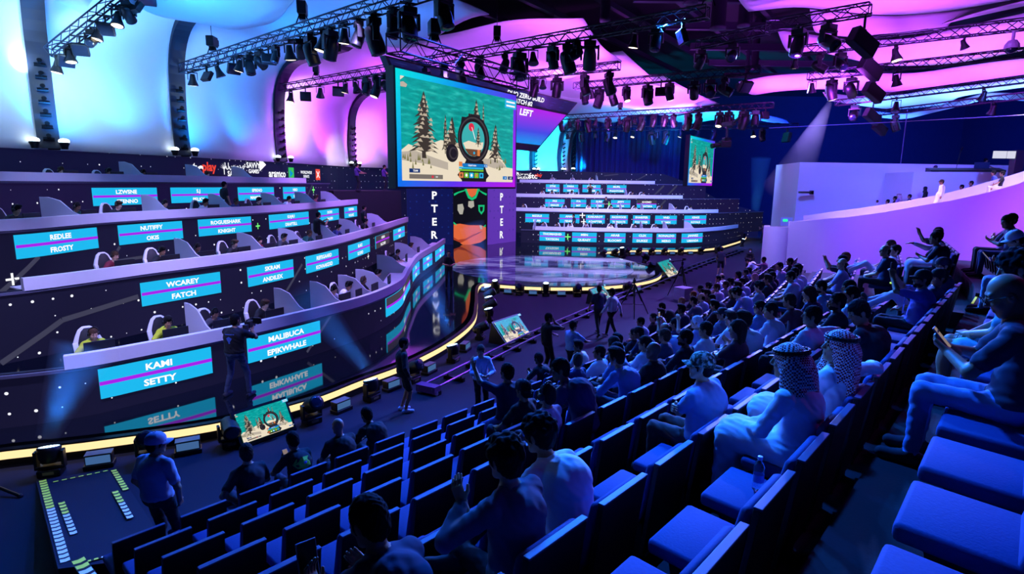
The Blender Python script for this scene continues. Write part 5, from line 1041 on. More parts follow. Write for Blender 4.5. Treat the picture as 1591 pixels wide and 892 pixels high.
# ================================================================== poses
def H_(x, y, z, px=1, py=-.6, pz=-.2, d=None, n=(0, 0, -1), c=.4): return ((x, y, z), (px, py, pz), d, n, c)
FT = dict(LL=((-.13, .70, .09), (0, 1, .6)), RL=((.13, .70, .09), (0, 1, .6)))
SIT = dict(pel=(0, .25, .55), lean=-7, L=H_(-.13, .56, .63, -1, -.6, -.2, (.45, 1, -.15)), R=H_(.13, .56, .63, 1, -.6, -.2, (-.45, 1, -.15)), **FT)
def mk(base, **k): d = dict(base); d.update(k); return d
BASE = dict(
    sit=SIT, clasp=mk(SIT, lean=2, hunch=.04, L=H_(-.05, .6, .66, -1, -.4, -.3, (.8, .6, 0), (0, -.3, -1), .7), R=H_(.05, .6, .64, 1, -.4, -.3, (-.8, .6, 0), (0, -.3, -1), .7)),
    fwd=mk(SIT, lean=27, hunch=.06, L=H_(-.08, .72, .68, -1, -.2, -.4, (.5, .8, -.1), (0, 0, -1), .6), R=H_(.08, .72, .68, 1, -.2, -.4, (-.5, .8, -.1), (0, 0, -1), .6)),
    arms=mk(SIT, lean=-6, L=((.13, .47, .86), (-1, .1, -.5), (1, -.15, .2), (0, -1, 0), .5), R=((-.13, .5, .82), (1, .1, -.5), (-1, -.15, .2), (0, -1, 0), .5)),
    phone=mk(SIT, lean=6, hunch=.05, head=(0, 24, 0), L=H_(-.06, .62, .82, -1, -.2, -.6, (.3, .7, .5), (.4, -.5, .6), .5), R=H_(.06, .62, .82, 1, -.2, -.6, (-.3, .7, .5), (-.4, -.5, .6), .5)),
    photo=mk(SIT, lean=-4, L=H_(-.1, .6, 1.22, -1, .0, -.8, (.3, .3, 1), (.6, .6, 0), .5), R=H_(.1, .6, 1.22, 1, .0, -.8, (-.3, .3, 1), (-.6, .6, 0), .5)),
    over=mk(SIT, lean=-8, twist=-8, R=((.62, .06, .97), (.2, -1, .2), (1, .1, -.25), (0, 0, -1), .3)),
    point=mk(SIT, lean=2, L=((-.34, .74, 1.06), (-1, -.2, -.6), (-.5, 1, .05), (0, 0, -1), .25)),
    chin=mk(SIT, lean=4, hunch=.04, R=((.05, .45, 1.06), (1, .3, -.8), (-.3, -.1, 1), (-.3, -1, .2), .6)),
    xleg=mk(SIT, lean=-12, RL=((-.18, .62, .56), (1, .6, .3), (-.8, .5, .2)), R=H_(.02, .6, .7, 1, -.5, -.3, (-.7, .8, -.1))),
    recl=mk(SIT, pel=(0, .34, .54), lean=-24, LL=((-.12, 1.02, .62), (0, .3, 1), (0, .5, .9)), RL=((.14, 1.06, .66), (0, .3, 1), (0, .5, .9))),
    ear=mk(SIT, lean=-4, R=((.17, .22, 1.2), (1, .5, -.4), (-.3, -.4, .9), (-1, 0, .2), .5)),
    akimbo=mk(SIT, lean=3, L=((-.2, .22, .66), (-1, -.4, .2), (.7, .6, -.5), (1, 0, 0), .5)),
    stand=dict(pel=(0, 0, .94), L=H_(-.28, .06, .84, -.4, -1, 0, None, (1, 0, 0), .35), R=H_(.28, .06, .84, .4, -1, 0, None, (-1, 0, 0), .35), LL=((-.11, -.02, .09), (0, 1, 0)), RL=((.11, .03, .09), (0, 1, 0))))
ST = BASE['stand']
BASE.update(
    hips=mk(ST, L=((-.2, .12, .98), (-1, -.5, 0), (.6, .5, -.6), (1, 0, 0), .4), R=H_(.27, .05, .86, .5, -1, 0, None, (-1, 0, 0), .4)),
    pocket=mk(ST, L=H_(-.22, .1, .9, -1, -.6, 0, (.3, .4, -1), (1, 0, 0), .5), R=H_(.22, .1, .9, 1, -.6, 0, (-.3, .4, -1), (-1, 0, 0), .5)),
    mouth=mk(ST, R=((.07, .18, 1.5), (1, .2, -.8), (-.4, -.2, 1), (-.3, -1, 0), .6), L=H_(-.1, .28, 1.12, -1, -.4, -.3, (.9, .4, 0))),
    front=mk(ST, L=H_(-.12, .34, 1.12, -1, -.6, -.2, (.3, 1, 0)), R=H_(.22, .42, 1.14, 1, -.6, -.2, (.2, 1, 0), (0, 0, -1), .3)),
    walk=mk(ST, L=H_(-.28, .22, .9, -.4, -1, 0, None, (1, 0, 0), .4), R=H_(.28, -.16, .88, .4, -1, 0, None, (-1, 0, 0), .4), LL=((-.08, -.34, .15), (0, 1, 0), (0, .8, -.5)), RL=((.09, .3, .09), (0, 1, 0))),
    shoot=mk(ST, lean=6, L=((-.02, .42, 1.38), (-1, .1, -.8), (.4, .8, .3), (.5, 0, .8), .6), R=((.16, .42, 1.34), (1, .1, -.8), (-.3, .8, .3), (-.5, 0, .8), .6), LL=((-.24, -.02, .09), (0, 1, 0)), RL=((.24, .06, .09), (0, 1, 0))),
    clip=mk(ST, L=H_(-.06, .32, 1.1, -1, -.5, -.3, (.7, .7, 0), (0, -.3, 1), .5), R=H_(.06, .34, 1.12, 1, -.5, -.3, (-.7, .7, 0), (0, -.3, 1), .5)),
    lean=mk(ST, lean=26, hunch=.06, L=H_(-.2, .42, .98, -1, -.4, -.2, (.2, 1, -.4)), R=H_(.2, .44, .98, 1, -.4, -.2, (-.2, 1, -.4))))
def solve_s(k, px, h, dn=-.22):
    ss = np.arange(-1, 33.8, .02); best = None
    for s in ss:
        q = rowp(k, s, dn/SA); z = zrow(k, s)+h; v = np.array([*q, z])-CAMP
        if v@FW < .6: continue
        x = proj((*q, z))
        if best is None or abs(x[0]-px) < best[0]: best = (abs(x[0]-px), s, x[1], v@FW)
    return best
OCC = []; LOG = []
def head_h(ps):
    hf = figure(ps)[3]; return hf[0][2]+.132, hf[0][1]
def lower(ps):          # sit on these rather low seats
    ps = dict(ps); dz = np.array([0, .02, -.045]); ps['pel'] = tuple(np.array(ps['pel'])+dz)
    for a in 'LR': ps[a] = (tuple(np.array(ps[a][0])+dz),)+tuple(ps[a][1:])
    for a in ('LL', 'RL'): t = np.array(ps[a][0]); ps[a] = (tuple(t+(np.array([0, .05, 0]) if t[2] < .2 else dz)),)+tuple(ps[a][1:])
    return ps
def seated(k, px, py, pose, label, top, bot=(34, 36, 52), skin='b', hair='short', hc=BLK, extra=(), s=None, rz=0., sc=.95, over={}, lod=None, shoe=(40, 40, 46), snap=.3, group=None, topm=None, dn=0.):
    ps = lower(mk(BASE[pose], **over)); h, hy = head_h(ps)
    if s is None:
        b = solve_s(k, px, h*sc, -hy*sc); s = b[1]
        lat = [a for a in SEC1]+[15.0+.75*j for j in range(26)]; n = min(lat, key=lambda a: abs(a-s))
        if abs(n-s) < snap: s = n
    q = rowp(k, s, dn/SA); z = zrow(k, s); D = np.linalg.norm(np.array([*q, z+1])-CAMP); lod = lod if lod is not None else 0 if D < 6.5 else 1 if D < 13 else 2
    hp = proj((*rowp(k, s, -hy*sc/SA), z+h*sc)); LOG.append((label[:40], k, round(s, 2), round(hp[0]-px), round(hp[1]-py), round(D, 1)))
    for (k2, s2, l2) in OCC:
        if k2 == k and abs(s2-s) < .5: LOG.append(('   CLASH', label[:30], l2[:30], k, round(s, 2), round(s2, 2)))
    OCC.append((k, s, label))
    if not any(kk == k and abs(ss-s) < .4 for kk, ss in SEATS): put_seat(k, s, "dark auditorium seat under the "+" ".join(label.split(",")[0].split()[:11]))
    key = 'low'+pose+''.join(f'{a}{v}' for a, v in sorted(over.items()))
    return person(key, ps, lod, (*q, z), rowrot(s)+R(rz), label, top, bot, skin, hair, hc, shoe, extra, group, sc, topm=topm)
WHT = (225, 228, 235); LBL = (150, 180, 220); NVY = (26, 32, 64); DRK = (24, 24, 30); GRY = (110, 114, 124); TEAL = (40, 110, 120); JEAN = (96, 116, 160); LJEAN = (150, 170, 205); BRN = (92, 60, 48); LAV = (170, 150, 210)
Hh = lambda yaw, pitch=0, roll=0: dict(head=(yaw, pitch, roll))
SP = []
def A_(*a, **k): SP.append((a, k))
# ---- front rows at the left
A_(0, 410, 680, 'akimbo', 'man in a dark sweater with one hand on his hip, front row left', DRK, skin='b', hair='crop', hc=(60, 45, 35), sc=1.0, over=Hh(-12))
A_(0, 476, 680, 'phone', 'person in a dark hoodie with a bright green patterned collar panel, front row', (20, 20, 24), skin='c', hair='short', over=Hh(-5, 20))
A_(0, 519, 664, 'clasp', 'bald man in a black shirt seated in the front row', (15, 15, 18), skin='b', hair=None, over=dict(w=1.15, head=(0, 4, 0)))
A_(0, 538, 655, 'fwd', 'dark-haired man in black leaning forward beyond the bald man, front row', (14, 14, 16), skin='c', s=5.515, over=Hh(0, 10))
# ---- nearest people
A_(6, 553, 775, 'phone', 'man in a navy tee holding a phone, nearest the bottom edge of the view', (28, 36, 80), skin='b', hair='short', s=1.6, over=dict(sleeve='short', lean=14, head=(8, 16, 0), L=((-.3, .5, .95), (-1, -.4, -.4), (-.1, .6, .8), (.4, -1, .2), .5), w=1.08))
A_(6, 785, 703, 'xleg', 'curly-haired man in a grey-blue shirt with crossed legs and a raised hand', (96, 104, 120), (26, 26, 34), skin='a', hair='curly', hc=(40, 28, 22), s=2.515, sc=.97, over=dict(lean=6, sleeve='long', w=1.1, head=(-6, 4, 0), L=((-.22, .5, .98), (-1, -.3, -.5), (0, .5, .9), (1, .3, 0), .3)))
A_(6, 820, 650, 'fwd', 'dark-haired person in a loose white tee leaning forward, back to us', WHT, (20, 20, 26), skin='b', hair='curly', s=3.1, over=dict(lean=20, sleeve='short', w=1.1, head=(4, 4, 0)))
A_(4, 850, 607, 'sit', 'man with a shaved head and headphones in a pale tee', (190, 200, 215), skin='b', hair='crop', hc=(40, 34, 34), extra=('phones',), over=Hh(-4))
A_(3, 814, 598, 'sit', 'man in black wearing a dark cap backwards', (15, 15, 18), skin='b', extra=(('capback', (24, 24, 40)),), over=Hh(0))
A_(0, 833, 558, 'phone', 'man in a black tee with white script across the back, front row', (16, 16, 18), skin='c', hair='crop', over=Hh(0, 10))
A_(2, 900, 554, 'sit', 'short-haired man in a dark blue polo looking right', (36, 50, 100), skin='a', hair='crop', hc=(70, 58, 50), over=Hh(-55))
A_(3, 958, 549, 'clasp', 'dark-haired person in a light blue shirt, fourth row', LBL, skin='b', hair='short', over=Hh(6))
A_(4, 977, 554, 'fwd', 'man in a pale checked shirt leaning forward, side parting', (140, 165, 215), (40, 44, 70), skin='b', hair='side', hc=(26, 22, 24), s=7.2, over=dict(lean=14, sleeve='long', head=(8, 0, 0)))
A_(3, 999, 529, 'sit', 'dark-haired man in a white shirt, directly behind a side-on man', WHT, skin='b', over=Hh(20))
A_(4, 1016, 542, 'sit', 'broad bald man in a black polo shirt', (18, 18, 24), skin='c', hair=None, over=dict(w=1.2, head=(14, 0, 0)))
A_(0, 995, 506, 'clasp', 'side-on man in a pale shirt in the front row, looking left', (180, 195, 220), skin='b', over=Hh(34))
A_(1, 1016, 502, 'sit', 'dark-haired man in black in the second row, looking left', (22, 24, 40), skin='b', over=Hh(30), s=12.265)
A_(3, 1031, 520, 'fwd', 'man with a bowed head in a pale patterned shirt', (150, 170, 215), skin='b', hair='balding', over=dict(lean=18, head=(0, 28, 0)))
A_(2, 1052, 505, 'photo', 'person photographing the stage with a raised phone', (60, 40, 80), skin='b', s=12.5, over=Hh(10))
A_(4, 1066, 523, 'sit', 'bearded man in a dark suit jacket', (22, 26, 44), skin='c', over=dict(beard=1, sleeve='long', head=(26, 0, 0)))
A_(3, 1090, 496, 'photo', 'white-haired man raising one arm with a phone', (160, 185, 220), skin='a', hair='short', hc=(200, 200, 205), over=dict(head=(20, 0, 0), R=SIT['R']))
A_(4, 1097, 508, 'sit', 'dark-haired man in a crisp white shirt, fifth row', WHT, skin='b', hair='short', over=dict(sleeve='long', head=(16, 0, 0)))
A_(6, 1088, 555, 'arms', 'large man in a camouflage cap and light blue tee with crossed arms', (130, 160, 205), (96, 60, 56), skin='a', hair='crop', extra=(('cap', 'camo'),), s=5.3, over=dict(w=1.28, lean=4, sleeve='short', head=(22, -4, 0)))
A_(3, 1140, 479, 'sit', 'bearded man in a dark cap and grey tee', (110, 116, 140), skin='b', hair='short', extra=(('cap', (26, 28, 40)),), s=12.75, over=dict(w=1.1, head=(26, 0, 0)))
A_(0, 1029, 489, 'fwd', 'dark-haired person slumped forward in the front row of the far block', (20, 20, 26), skin='c', over=Hh(0, 10))
A_(0, 1057, 474, 'sit', 'fair-haired person in dark clothes, front row of the far block', (30, 26, 44), skin='e', hair='short', hc=(150, 112, 84), over=Hh(0))
A_(0, 1076, 462, 'sit', 'ginger-haired person in dark clothes, front row of the far block', (40, 30, 60), skin='e', hair='short', hc=(150, 80, 50), over=Hh(0))
A_(0, 1090, 457, 'clasp', 'black-haired person in dark clothes beside the ginger one, front row', (26, 24, 36), skin='c', over=Hh(10))
A_(0, 1117, 438, 'clasp', 'man with neat dark hair and a white shirt leaning forward, front row', (220, 215, 235), skin='b', over=Hh(30))
A_(1, 1117, 454, 'chin', 'person in pale clothes with a hand at the chin, second row of the far block', (200, 190, 215), skin='b', hc=(80, 50, 40), over=Hh(30))
A_(1, 1130, 445, 'sit', 'person with a bun in a white top, second row of the far block', (205, 200, 225), skin='b', hair='curly', s=21.75, over=Hh(20))
A_(2, 1139, 468, 'sit', 'brown-haired person in dark top, third row of the far block', (60, 40, 70), skin='a', hair='long', hc=(86, 58, 44), over=Hh(10))
A_(4, 1183, 475, 'sit', 'dark-haired man in a pale blue tee by the aisle', (130, 170, 215), skin='b', over=Hh(34))
A_(5, 1216, 461, 'clasp', 'dark-haired man in a grey-white tee next to the aisle', (190, 200, 220), skin='b', s=10.3, over=Hh(36))
A_(6, 1262, 471, 'over', 'man in a white tee resting an arm along the seat backs', WHT, skin='b', hair='short', s=8.515, over=dict(head=(30, 0, 0), w=1.08))
A_(6, 1304, 452, 'sit', 'bearded man in a black shirt, seventh row', (22, 28, 34), skin='c', over=dict(beard=1, head=(32, 0, 0)), s=9.9)
A_(6, 1323, 445, 'sit', 'man in a white tee behind the bearded man in black', (215, 220, 230), skin='b', over=Hh(28), s=10.765)
A_(6, 1345, 449, 'phone', 'man in a dark green tee holding a phone up in front of his face', (30, 44, 44), skin='c', over=Hh(34, 4), s=11.515)
A_(5, 1279, 438, 'phone', 'man in a light blue shirt typing on a phone', (130, 170, 215), skin='a', over=dict(beard=1, head=(24, 6, 0)))
A_(5, 1302, 419, 'sit', 'balding man in a lavender shirt', LAV, skin='a', hair='balding', hc=(60, 45, 40), s=15.0, over=Hh(34))
A_(5, 1313, 402, 'photo', 'man in black holding a phone up to photograph', (26, 24, 34), skin='b', s=15.75, over=Hh(24))
A_(5, 1300, 413, 'sit', 'red-haired person just behind the balding man', (60, 40, 60), skin='a', hc=(110, 56, 40), s=16.6, over=Hh(10))
A_(5, 1279, 428, 'clasp', 'dark-haired woman holding a phone low', (70, 50, 90), skin='a', hair='long', hc=(50, 30, 28), s=12.6, over=Hh(30, 8))
A_(4, 1246, 415, 'clasp', 'curly-haired young man in white against the pale wall', (215, 205, 235), skin='b', hair='curly', s=16.5, over=Hh(40, 8))
A_(4, 1239, 426, 'clasp', 'young man in white one seat left of the curly-haired one', (205, 190, 230), skin='c', s=15.75, over=Hh(40, 6))
A_(4, 1228, 430, 'clasp', 'young man in a pink-white shirt, fifth row of the far block', (215, 190, 230), skin='b', s=15.0, over=Hh(34, 6))
A_(3, 1212, 440, 'clasp', 'dark-haired man in pale top with folded arms, fourth row of the far block', (200, 195, 220), skin='b', over=Hh(44))
A_(3, 1219, 437, 'sit', 'dark-haired person in black, fourth row of the far block', (26, 22, 32), skin='c', s=22.2, over=Hh(20))
A_(3, 1193, 427, 'sit', 'man in a navy jacket beside the white wall end', NVY, skin='b', s=18.0, over=Hh(40))
A_(2, 1171, 438, 'sit', 'fair-haired person with purple highlights, third row', (40, 40, 70), skin='e', hair='long', hc=(170, 120, 130), over=Hh(20))
A_(2, 1162, 448, 'phone', 'dark-haired man in pale top clapping, third row of the far block', (170, 170, 205), skin='b', s=19.7, over=Hh(36, 0))
A_(1, 1158, 429, 'sit', 'dark-haired person in black, second row near the wall', (26, 24, 36), skin='c', over=Hh(26))
A_(1, 1164, 422, 'sit', 'dark-haired person in light blue, second row near the wall', (120, 140, 190), skin='b', over=Hh(0))
A_(0, 1162, 415, 'fwd', 'person in a white shirt bending far forward at the end of the front row', (220, 215, 235), skin='b', over=dict(lean=38, head=(0, 20, 0)))
A_(1, 1187, 395, 'point', 'person in a pink top with an arm out, by the end of the wall', (170, 110, 150), skin='c', hair='crop', over=Hh(30))
# ---- upper right group
A_(6, 1379, 409, 'clasp', 'bald man in a navy polo seated by the aisle', (30, 40, 84), skin='a', hair='balding', hc=(70, 56, 50), s=14.9, over=dict(w=1.12, head=(34, 0, 0)))
A_(6, 1389, 392, 'recl', 'man in a white robe lounging with raised knees', (225, 215, 240), (215, 205, 235), skin='b', hair='short', s=15.75, over=dict(head=(28, 0, 0), sleeve='long'))
A_(6, 1392, 384, 'sit', 'brown-haired man just above the lounging man', (40, 34, 50), skin='b', hc=(80, 46, 36), s=16.5, over=Hh(20))
A_(7, 1464, 353, 'photo', 'person holding a camera above the pointing man', (40, 30, 50), skin='c', hc=(90, 50, 60), s=16.5, over=Hh(34))
A_(7, 1466, 365, 'point', 'man in a white robe pointing to the left', (225, 215, 240), (220, 210, 240), skin='c', hair='short', s=15.5, over=dict(dress=1, sleeve='long', head=(30, 0, 0)))
A_(7, 1493, 377, 'phone', 'dark-haired man behind the man in the navy jacket and dark cap', (40, 34, 60), skin='b', s=14.75, over=Hh(20))
A_(7, 1490, 389, 'sit', 'man in a dark cap and navy jacket, back to us', (24, 30, 60), skin='a', hair='short', extra=(('capback', (50, 30, 50)),), s=13.0, over=dict(w=1.15, sleeve='long', head=(36, 0, 0)))
A_(7, 1452, 405, 'recl', 'person in a black beanie cap with pale raised knees', (60, 50, 80), (200, 195, 225), skin='b', extra=(('capback', (18, 18, 24)),), s=11.6, over=Hh(40, 4))
A_(7, 1457, 423, 'photo', 'man in a black cap and purple tee filming with a raised phone', (110, 90, 180), skin='b', hair='short', extra=(('cap', (20, 20, 28)),), s=10.765, over=dict(w=1.1, beard=1, head=(30, 0, 0)))
A_(7, 1369, 475, 'phone', 'man in a black tee looking down, seventh seat of the eighth row', (22, 24, 34), skin='b', hair='short', s=7.45, over=dict(w=1.08, head=(40, 24, 0)))
A_(7, 1222, 526, 'clasp', 'man in a white robe and checked head cloth, left of the two', WHT, WHT, skin='b', hair='ghutra', s=4.765, over=dict(dress=1, sleeve='long', lean=4, w=1.08, collar=1, head=(10, 0, 0)))
A_(7, 1307, 531, 'over', 'man in a white robe and checked head cloth stretching an arm over the seats', WHT, WHT, skin='b', hair='ghutra', s=5.515, over=dict(dress=1, sleeve='long', w=1.05, head=(46, -6, 0)))
A_(8, 1591, 468, 'phone', 'bald man with glasses reading his phone, at the right edge', (34, 36, 60), (120, 145, 195), skin='b', hair=None, extra=('glasses',), s=5.0, sc=.99, dn=.05, over=dict(w=1.12, lean=2, head=(14, 26, 0), sleeve='short'))
A_(8, 1567, 411, 'clasp', 'young man in a teal vest and pale scarf looking down, right edge', (90, 150, 165), (150, 205, 215), skin='b', hair='curly', s=6.6, sc=1.0, dn=.05, over=dict(lean=4, sleeve='short', head=(20, 16, 0), legwear='short'))
A_(8, 1579, 353, 'phone', 'man in a white cap and white top checking his phone', (200, 205, 230), LJEAN, skin='b', extra=(('cap', (225, 225, 235)),), s=12.0, over=dict(lean=12, sleeve='long', head=(20, 20, 0)))
A_(8, 1567, 334, 'arms', 'dark-haired man in a mauve shirt with folded arms', (130, 60, 120), (60, 50, 60), skin='b', s=15.8, over=dict(head=(40, 0, 0)))
A_(8, 1581, 337, 'phone', 'dark-haired man next to the man in mauve', (50, 50, 90), (50, 50, 100), skin='b', s=15.0, over=dict(head=(36, 10, 0)))
for a, k in SP: seated(*a, **k)
# ---- the rest of the crowd in the far rows
rnd = random.Random(11); FC = [('white', WHT), ('pale blue', LBL), ('black', DRK), ('navy', NVY), ('grey', GRY), ('lavender', LAV), ('dark green', (30, 60, 50)), ('maroon', (80, 30, 50)), ('cream', (210, 200, 180))]
for k in range(0, 6):
    for s in SEC1[9:]+[15.0+.75*j for j in range(18)]:
        lim = (26, 25, 21, 19, 17.6, 16.6)[k]
        if s > lim or (k < 2 and s < 11.4) or rnd.random() < (.3 if k < 4 else .42): continue
        if any(k2 == k and abs(s2-s) < .6 for k2, s2, _ in OCC): continue
        nm, c = rnd.choice(FC); pz = rnd.choice(['sit', 'clasp', 'phone', 'arms', 'sit', 'fwd', 'chin']); yw = rnd.choice([0, 15, 30, 40]); hr_k = rnd.choice(['short', 'short', 'crop', 'side', 'curly', 'balding', 'long'])
        side_ = f"{ORD[int(round((s-15)/.75))]} seat past the aisle" if s > 14 else f"{ORD[int(round((12.265-s)/.75))]} seat left of the aisle"
        seated(k, 0, 0, pz, f"spectator in {nm} with {'long' if hr_k == 'long' else 'thinning' if hr_k == 'balding' else 'curly' if hr_k == 'curly' else 'short'} hair, {side_}, {rown(k)}", c, rnd.choice([(30, 32, 44), (60, 70, 110), (20, 20, 24)]), rnd.choice('abbcc'), hr_k, rnd.choice([BLK, BLK, (50, 34, 28)]), s=s, over=Hh(yw), lod=2)
# ---- standing among the seats
def standing(px, py, z, pose, label, top, bot=(24, 26, 38), skin='b', hair='short', hc=BLK, extra=(), rz=0., h=1.75, over={}, lod=None, shoe=(40, 40, 46), at_=None, cat='person', topm=None):
    ps = mk(BASE[pose], **over); hh, hy = head_h(ps); sc = h/1.76
    q = onz(px, py, z+hh*sc) if at_ is None else np.array([*at_, z]); D = np.linalg.norm(q-CAMP); lod = lod if lod is not None else 0 if D < 6 else 1 if D < 16 else 2
    key = pose+''.join(f'{a}{v}' for a, v in sorted(over.items()))
    a = R(rz); q = q-np.array([-math.sin(a)*hy*sc, math.cos(a)*hy*sc, 0]) if at_ is None else q
    return person(key, ps, lod, (q[0], q[1], z), a, label, top, bot, skin, hair, hc, shoe, extra, None, sc, topm=topm)
standing(871, 557, zrow(3, 1), 'lean', 'man in a navy hooded jacket standing and stooping among the seats', (28, 34, 80), (40, 48, 84), 'c', 'short', rz=60, h=1.78, over=dict(sleeve='long', w=1.1, head=(30, 0, 0)))
standing(788, 564, zrow(2, 1), 'front', 'person in a navy striped-sleeve top rising from a seat and pointing at the stage', (26, 32, 70), (60, 84, 150), 'b', 'short', rz=30, h=1.66, over=dict(w=1.05, L=((-.32, .45, 1.62), (-1, .2, -.5), (-.2, .5, 1), (1, .2, 0), .4), LL=((-.3, .35, .3), (0, 1, .3)), head=(10, -6, 0)))
# ---- people on the arena floor
standing(240, 672, .45, 'pocket', 'man in a two-tone cap and grey tee standing on the ramp', (150, 158, 180), (16, 16, 22), 'b', 'short', extra=(('cap', (170, 165, 190)),), rz=-14, h=1.78, over=dict(w=1.08, head=(-40, 4, 0)), lod=0)
standing(628, 525, 0, 'pocket', 'man in a dark open jacket, shorts and white sneakers by the stage edge', (18, 18, 24), (22, 22, 30), 'b', 'short', rz=-70, h=1.76, shoe=(225, 228, 240), over=dict(sleeve='long', legwear='short', head=(-10, 0, 0)))
standing(748, 536, 0, 'clip', 'person in an open white jacket with a lanyard, by the camera rail', (180, 195, 220), (20, 20, 28), 'a', 'short', hc=(60, 50, 44), rz=200, h=1.74, over=dict(sleeve='long', head=(-30, 8, 0)))
standing(853, 486, 0, 'mouth', 'man all in black with one hand at his mouth, by the rail', (14, 14, 18), (14, 14, 18), 'c', 'crop', rz=-60, h=1.8, over=dict(head=(-20, 0, 0)))
standing(891, 498, 0, 'front', 'man in a pale blue tee gesturing with one hand, by the rail', (140, 175, 220), (18, 18, 26), 'c', 'short', rz=-45, h=1.72, over=dict(head=(-10, 0, 0)))
standing(931, 443, 0, 'walk', 'tall man in navy walking, holding a paper', (24, 28, 56), (16, 18, 30), 'b', 'short', rz=10, h=1.8, over=dict(sleeve='short', head=(-30, 0, 0)))
standing(951, 448, 0, 'walk', 'man in a white long-sleeved top and black trousers walking', (215, 215, 240), (14, 14, 20), 'c', 'short', rz=40, h=1.76, shoe=(120, 100, 130), over=dict(sleeve='long', head=(30, 0, 0)))
standing(1122, 384, 0, 'walk', 'crew man in a black cap, grey top and shorts walking along the rail', (60, 56, 66), (14, 14, 20), 'b', 'short', extra=(('cap', (14, 14, 18)),), rz=-30, h=1.76, over=dict(legwear='short'), shoe=(190, 180, 200))
standing(1166, 386, 0, 'clip', 'woman in a long black robe, headscarf and face mask', (14, 14, 20), (14, 14, 20), 'b', 'hijab', hc=(14, 14, 20), rz=160, h=1.66, extra=('mask',), over=dict(sleeve='long', gown=1))
standing(1186, 348, 0, 'shoot', 'distant camera man in a dark red top near the white wall', (100, 50, 70), (20, 20, 30), 'b', 'crop', rz=40, h=1.8)
CAMMAN = standing(365, 488, HD, 'shoot', 'camera man in a black tee and jeans with his back to us on the stage', (16, 18, 30), (50, 62, 96), 'b', 'crop', rz=-8, h=1.92, over=dict(w=1.15, head=(-10, 0, 0)), lod=0, shoe=(44, 44, 60))
standing(697, 389, HD, 'clip', 'stage manager in black holding papers by the stand end', (16, 16, 22), (16, 16, 24), 'b', 'crop', rz=190, h=1.82)
standing(1068, 343, HD, 'mouth', 'person in black in front of the far name panels', (14, 16, 26), (14, 16, 26), 'c', 'short', rz=0, h=1.8)
# ---- crew behind the stands
for px, py, z, pose, lab, top, rz, D in [(555, 289, 4.63, 'front', 'man in a purple top leaning at the end of the top left stand', (70, 40, 110), -60, 38), (597, 284, 4.63, 'front', 'second person in a purple top beyond the top left stand', (90, 50, 130), -80, 41), (491, 332, 2.15, 'shoot', 'camera operator in black among the desks of the second left stand', (18, 16, 26), -40, 25.2),
        (348, 300, 3.4, 'stand', 'man in a dark hoodie standing behind the third left stand', (22, 22, 34), -30, 25), (565, 340, 2.15, 'stand', 'crew member in black at the far end of the second left stand', (20, 18, 30), -60, 33),
        (917, 290, 3.6, 'shoot', 'camera operator in black on the third far stand', (20, 20, 30), 180, 54.2), (942, 308, 2.42, 'clip', 'referee in black on the second far stand', (22, 24, 36), 150, 52), (892, 334, 1.0, 'walk', 'referee in black walking along the lowest far stand', (24, 24, 40), 100, 49.5)]:
    q = at(px, py, D); standing(px, py, z, pose, lab, top, (18, 18, 26), 'b', 'short', rz=rz, h=1.76, at_=(q[0], q[1]))
# ================================================================== players, chairs, partitions and screens on the stands
CHW = mat('chair_white', (226, 224, 230), .5); CHB = mat('chair_black', (24, 24, 28), .5)
def make_gaming_chair():
    root = empty('gaming_chair')
    b = MB(); prof_ = [(-.2, .44), (-.26, .6), (-.29, .85), (-.3, 1.0), (-.24, 1.16), (-.17, 1.3), (-.08, 1.37), (.08, 1.37), (.17, 1.3), (.24, 1.16), (.3, 1.0), (.29, .85), (.26, .6), (.2, .44)]
    b.prism([(x, .02-.16*(z-.44), z) for x, z in prof_], (0, .07, 0)); b.build('backrest_shell', CHW, root, bev=.02, smooth=True)
    b = MB(); b.prism([(x*.72, .095-.16*(z-.44), .44+(z-.44)*.96) for x, z in prof_], (0, .035, 0)); b.build('backrest_pad', CHB, root, bev=.015, smooth=True)
    b = MB()
    for s_ in (-1, 1): b.hexa([(s_*.2, .06, .62), (s_*.3, .06, .62), (s_*.3, .14, .62), (s_*.2, .14, .62)], [(s_*.2, -.04, 1.02), (s_*.31, -.04, 1.02), (s_*.33, .08, 1.02), (s_*.22, .06, 1.02)])
    b.build('side_wing', CHW, root, bev=.015, smooth=True)
    b = MB(); b.box((0, .3, .42), (.54, .52, .11)); b.build('seat', CHB, root, bev=.03, smooth=True)
    b = MB(); b.cyl((0, .28, .1), (0, .28, .38), .035)
    for k in range(5): a = 2*math.pi*k/5; b.cyl((0, .28, .12), (.3*math.cos(a), .28+.3*math.sin(a), .06), .025, .02); b.ball((.3*math.cos(a), .28+.3*math.sin(a), .035), .035, 8)
    b.build('base', CHB, root)
    for s_ in (-1, 1): b = MB(); b.box((s_*.33, .26, .66), (.08, .28, .04)); b.cyl((s_*.31, .26, .42), (s_*.33, .26, .65), .025); b.build('armrest', CHB, root, bev=.01)
    return root
def make_monitor():
    root = empty('player_monitor'); b = MB(); b.box((0, 0, .27), (.56, .03, .33)); b.build('panel', BLACK, root, bev=.006)
    b = MB(); b.box((0, .017, .27), (.53, .006, .3)); b.build('screen', glow('monitor_glow', (70, 110, 150), .7), root); b = MB(); b.cyl((0, -.02, 0), (0, -.02, .2), .02); b.box((0, 0, .008), (.24, .18, .016)); b.build('stand', BLACK, root); return root
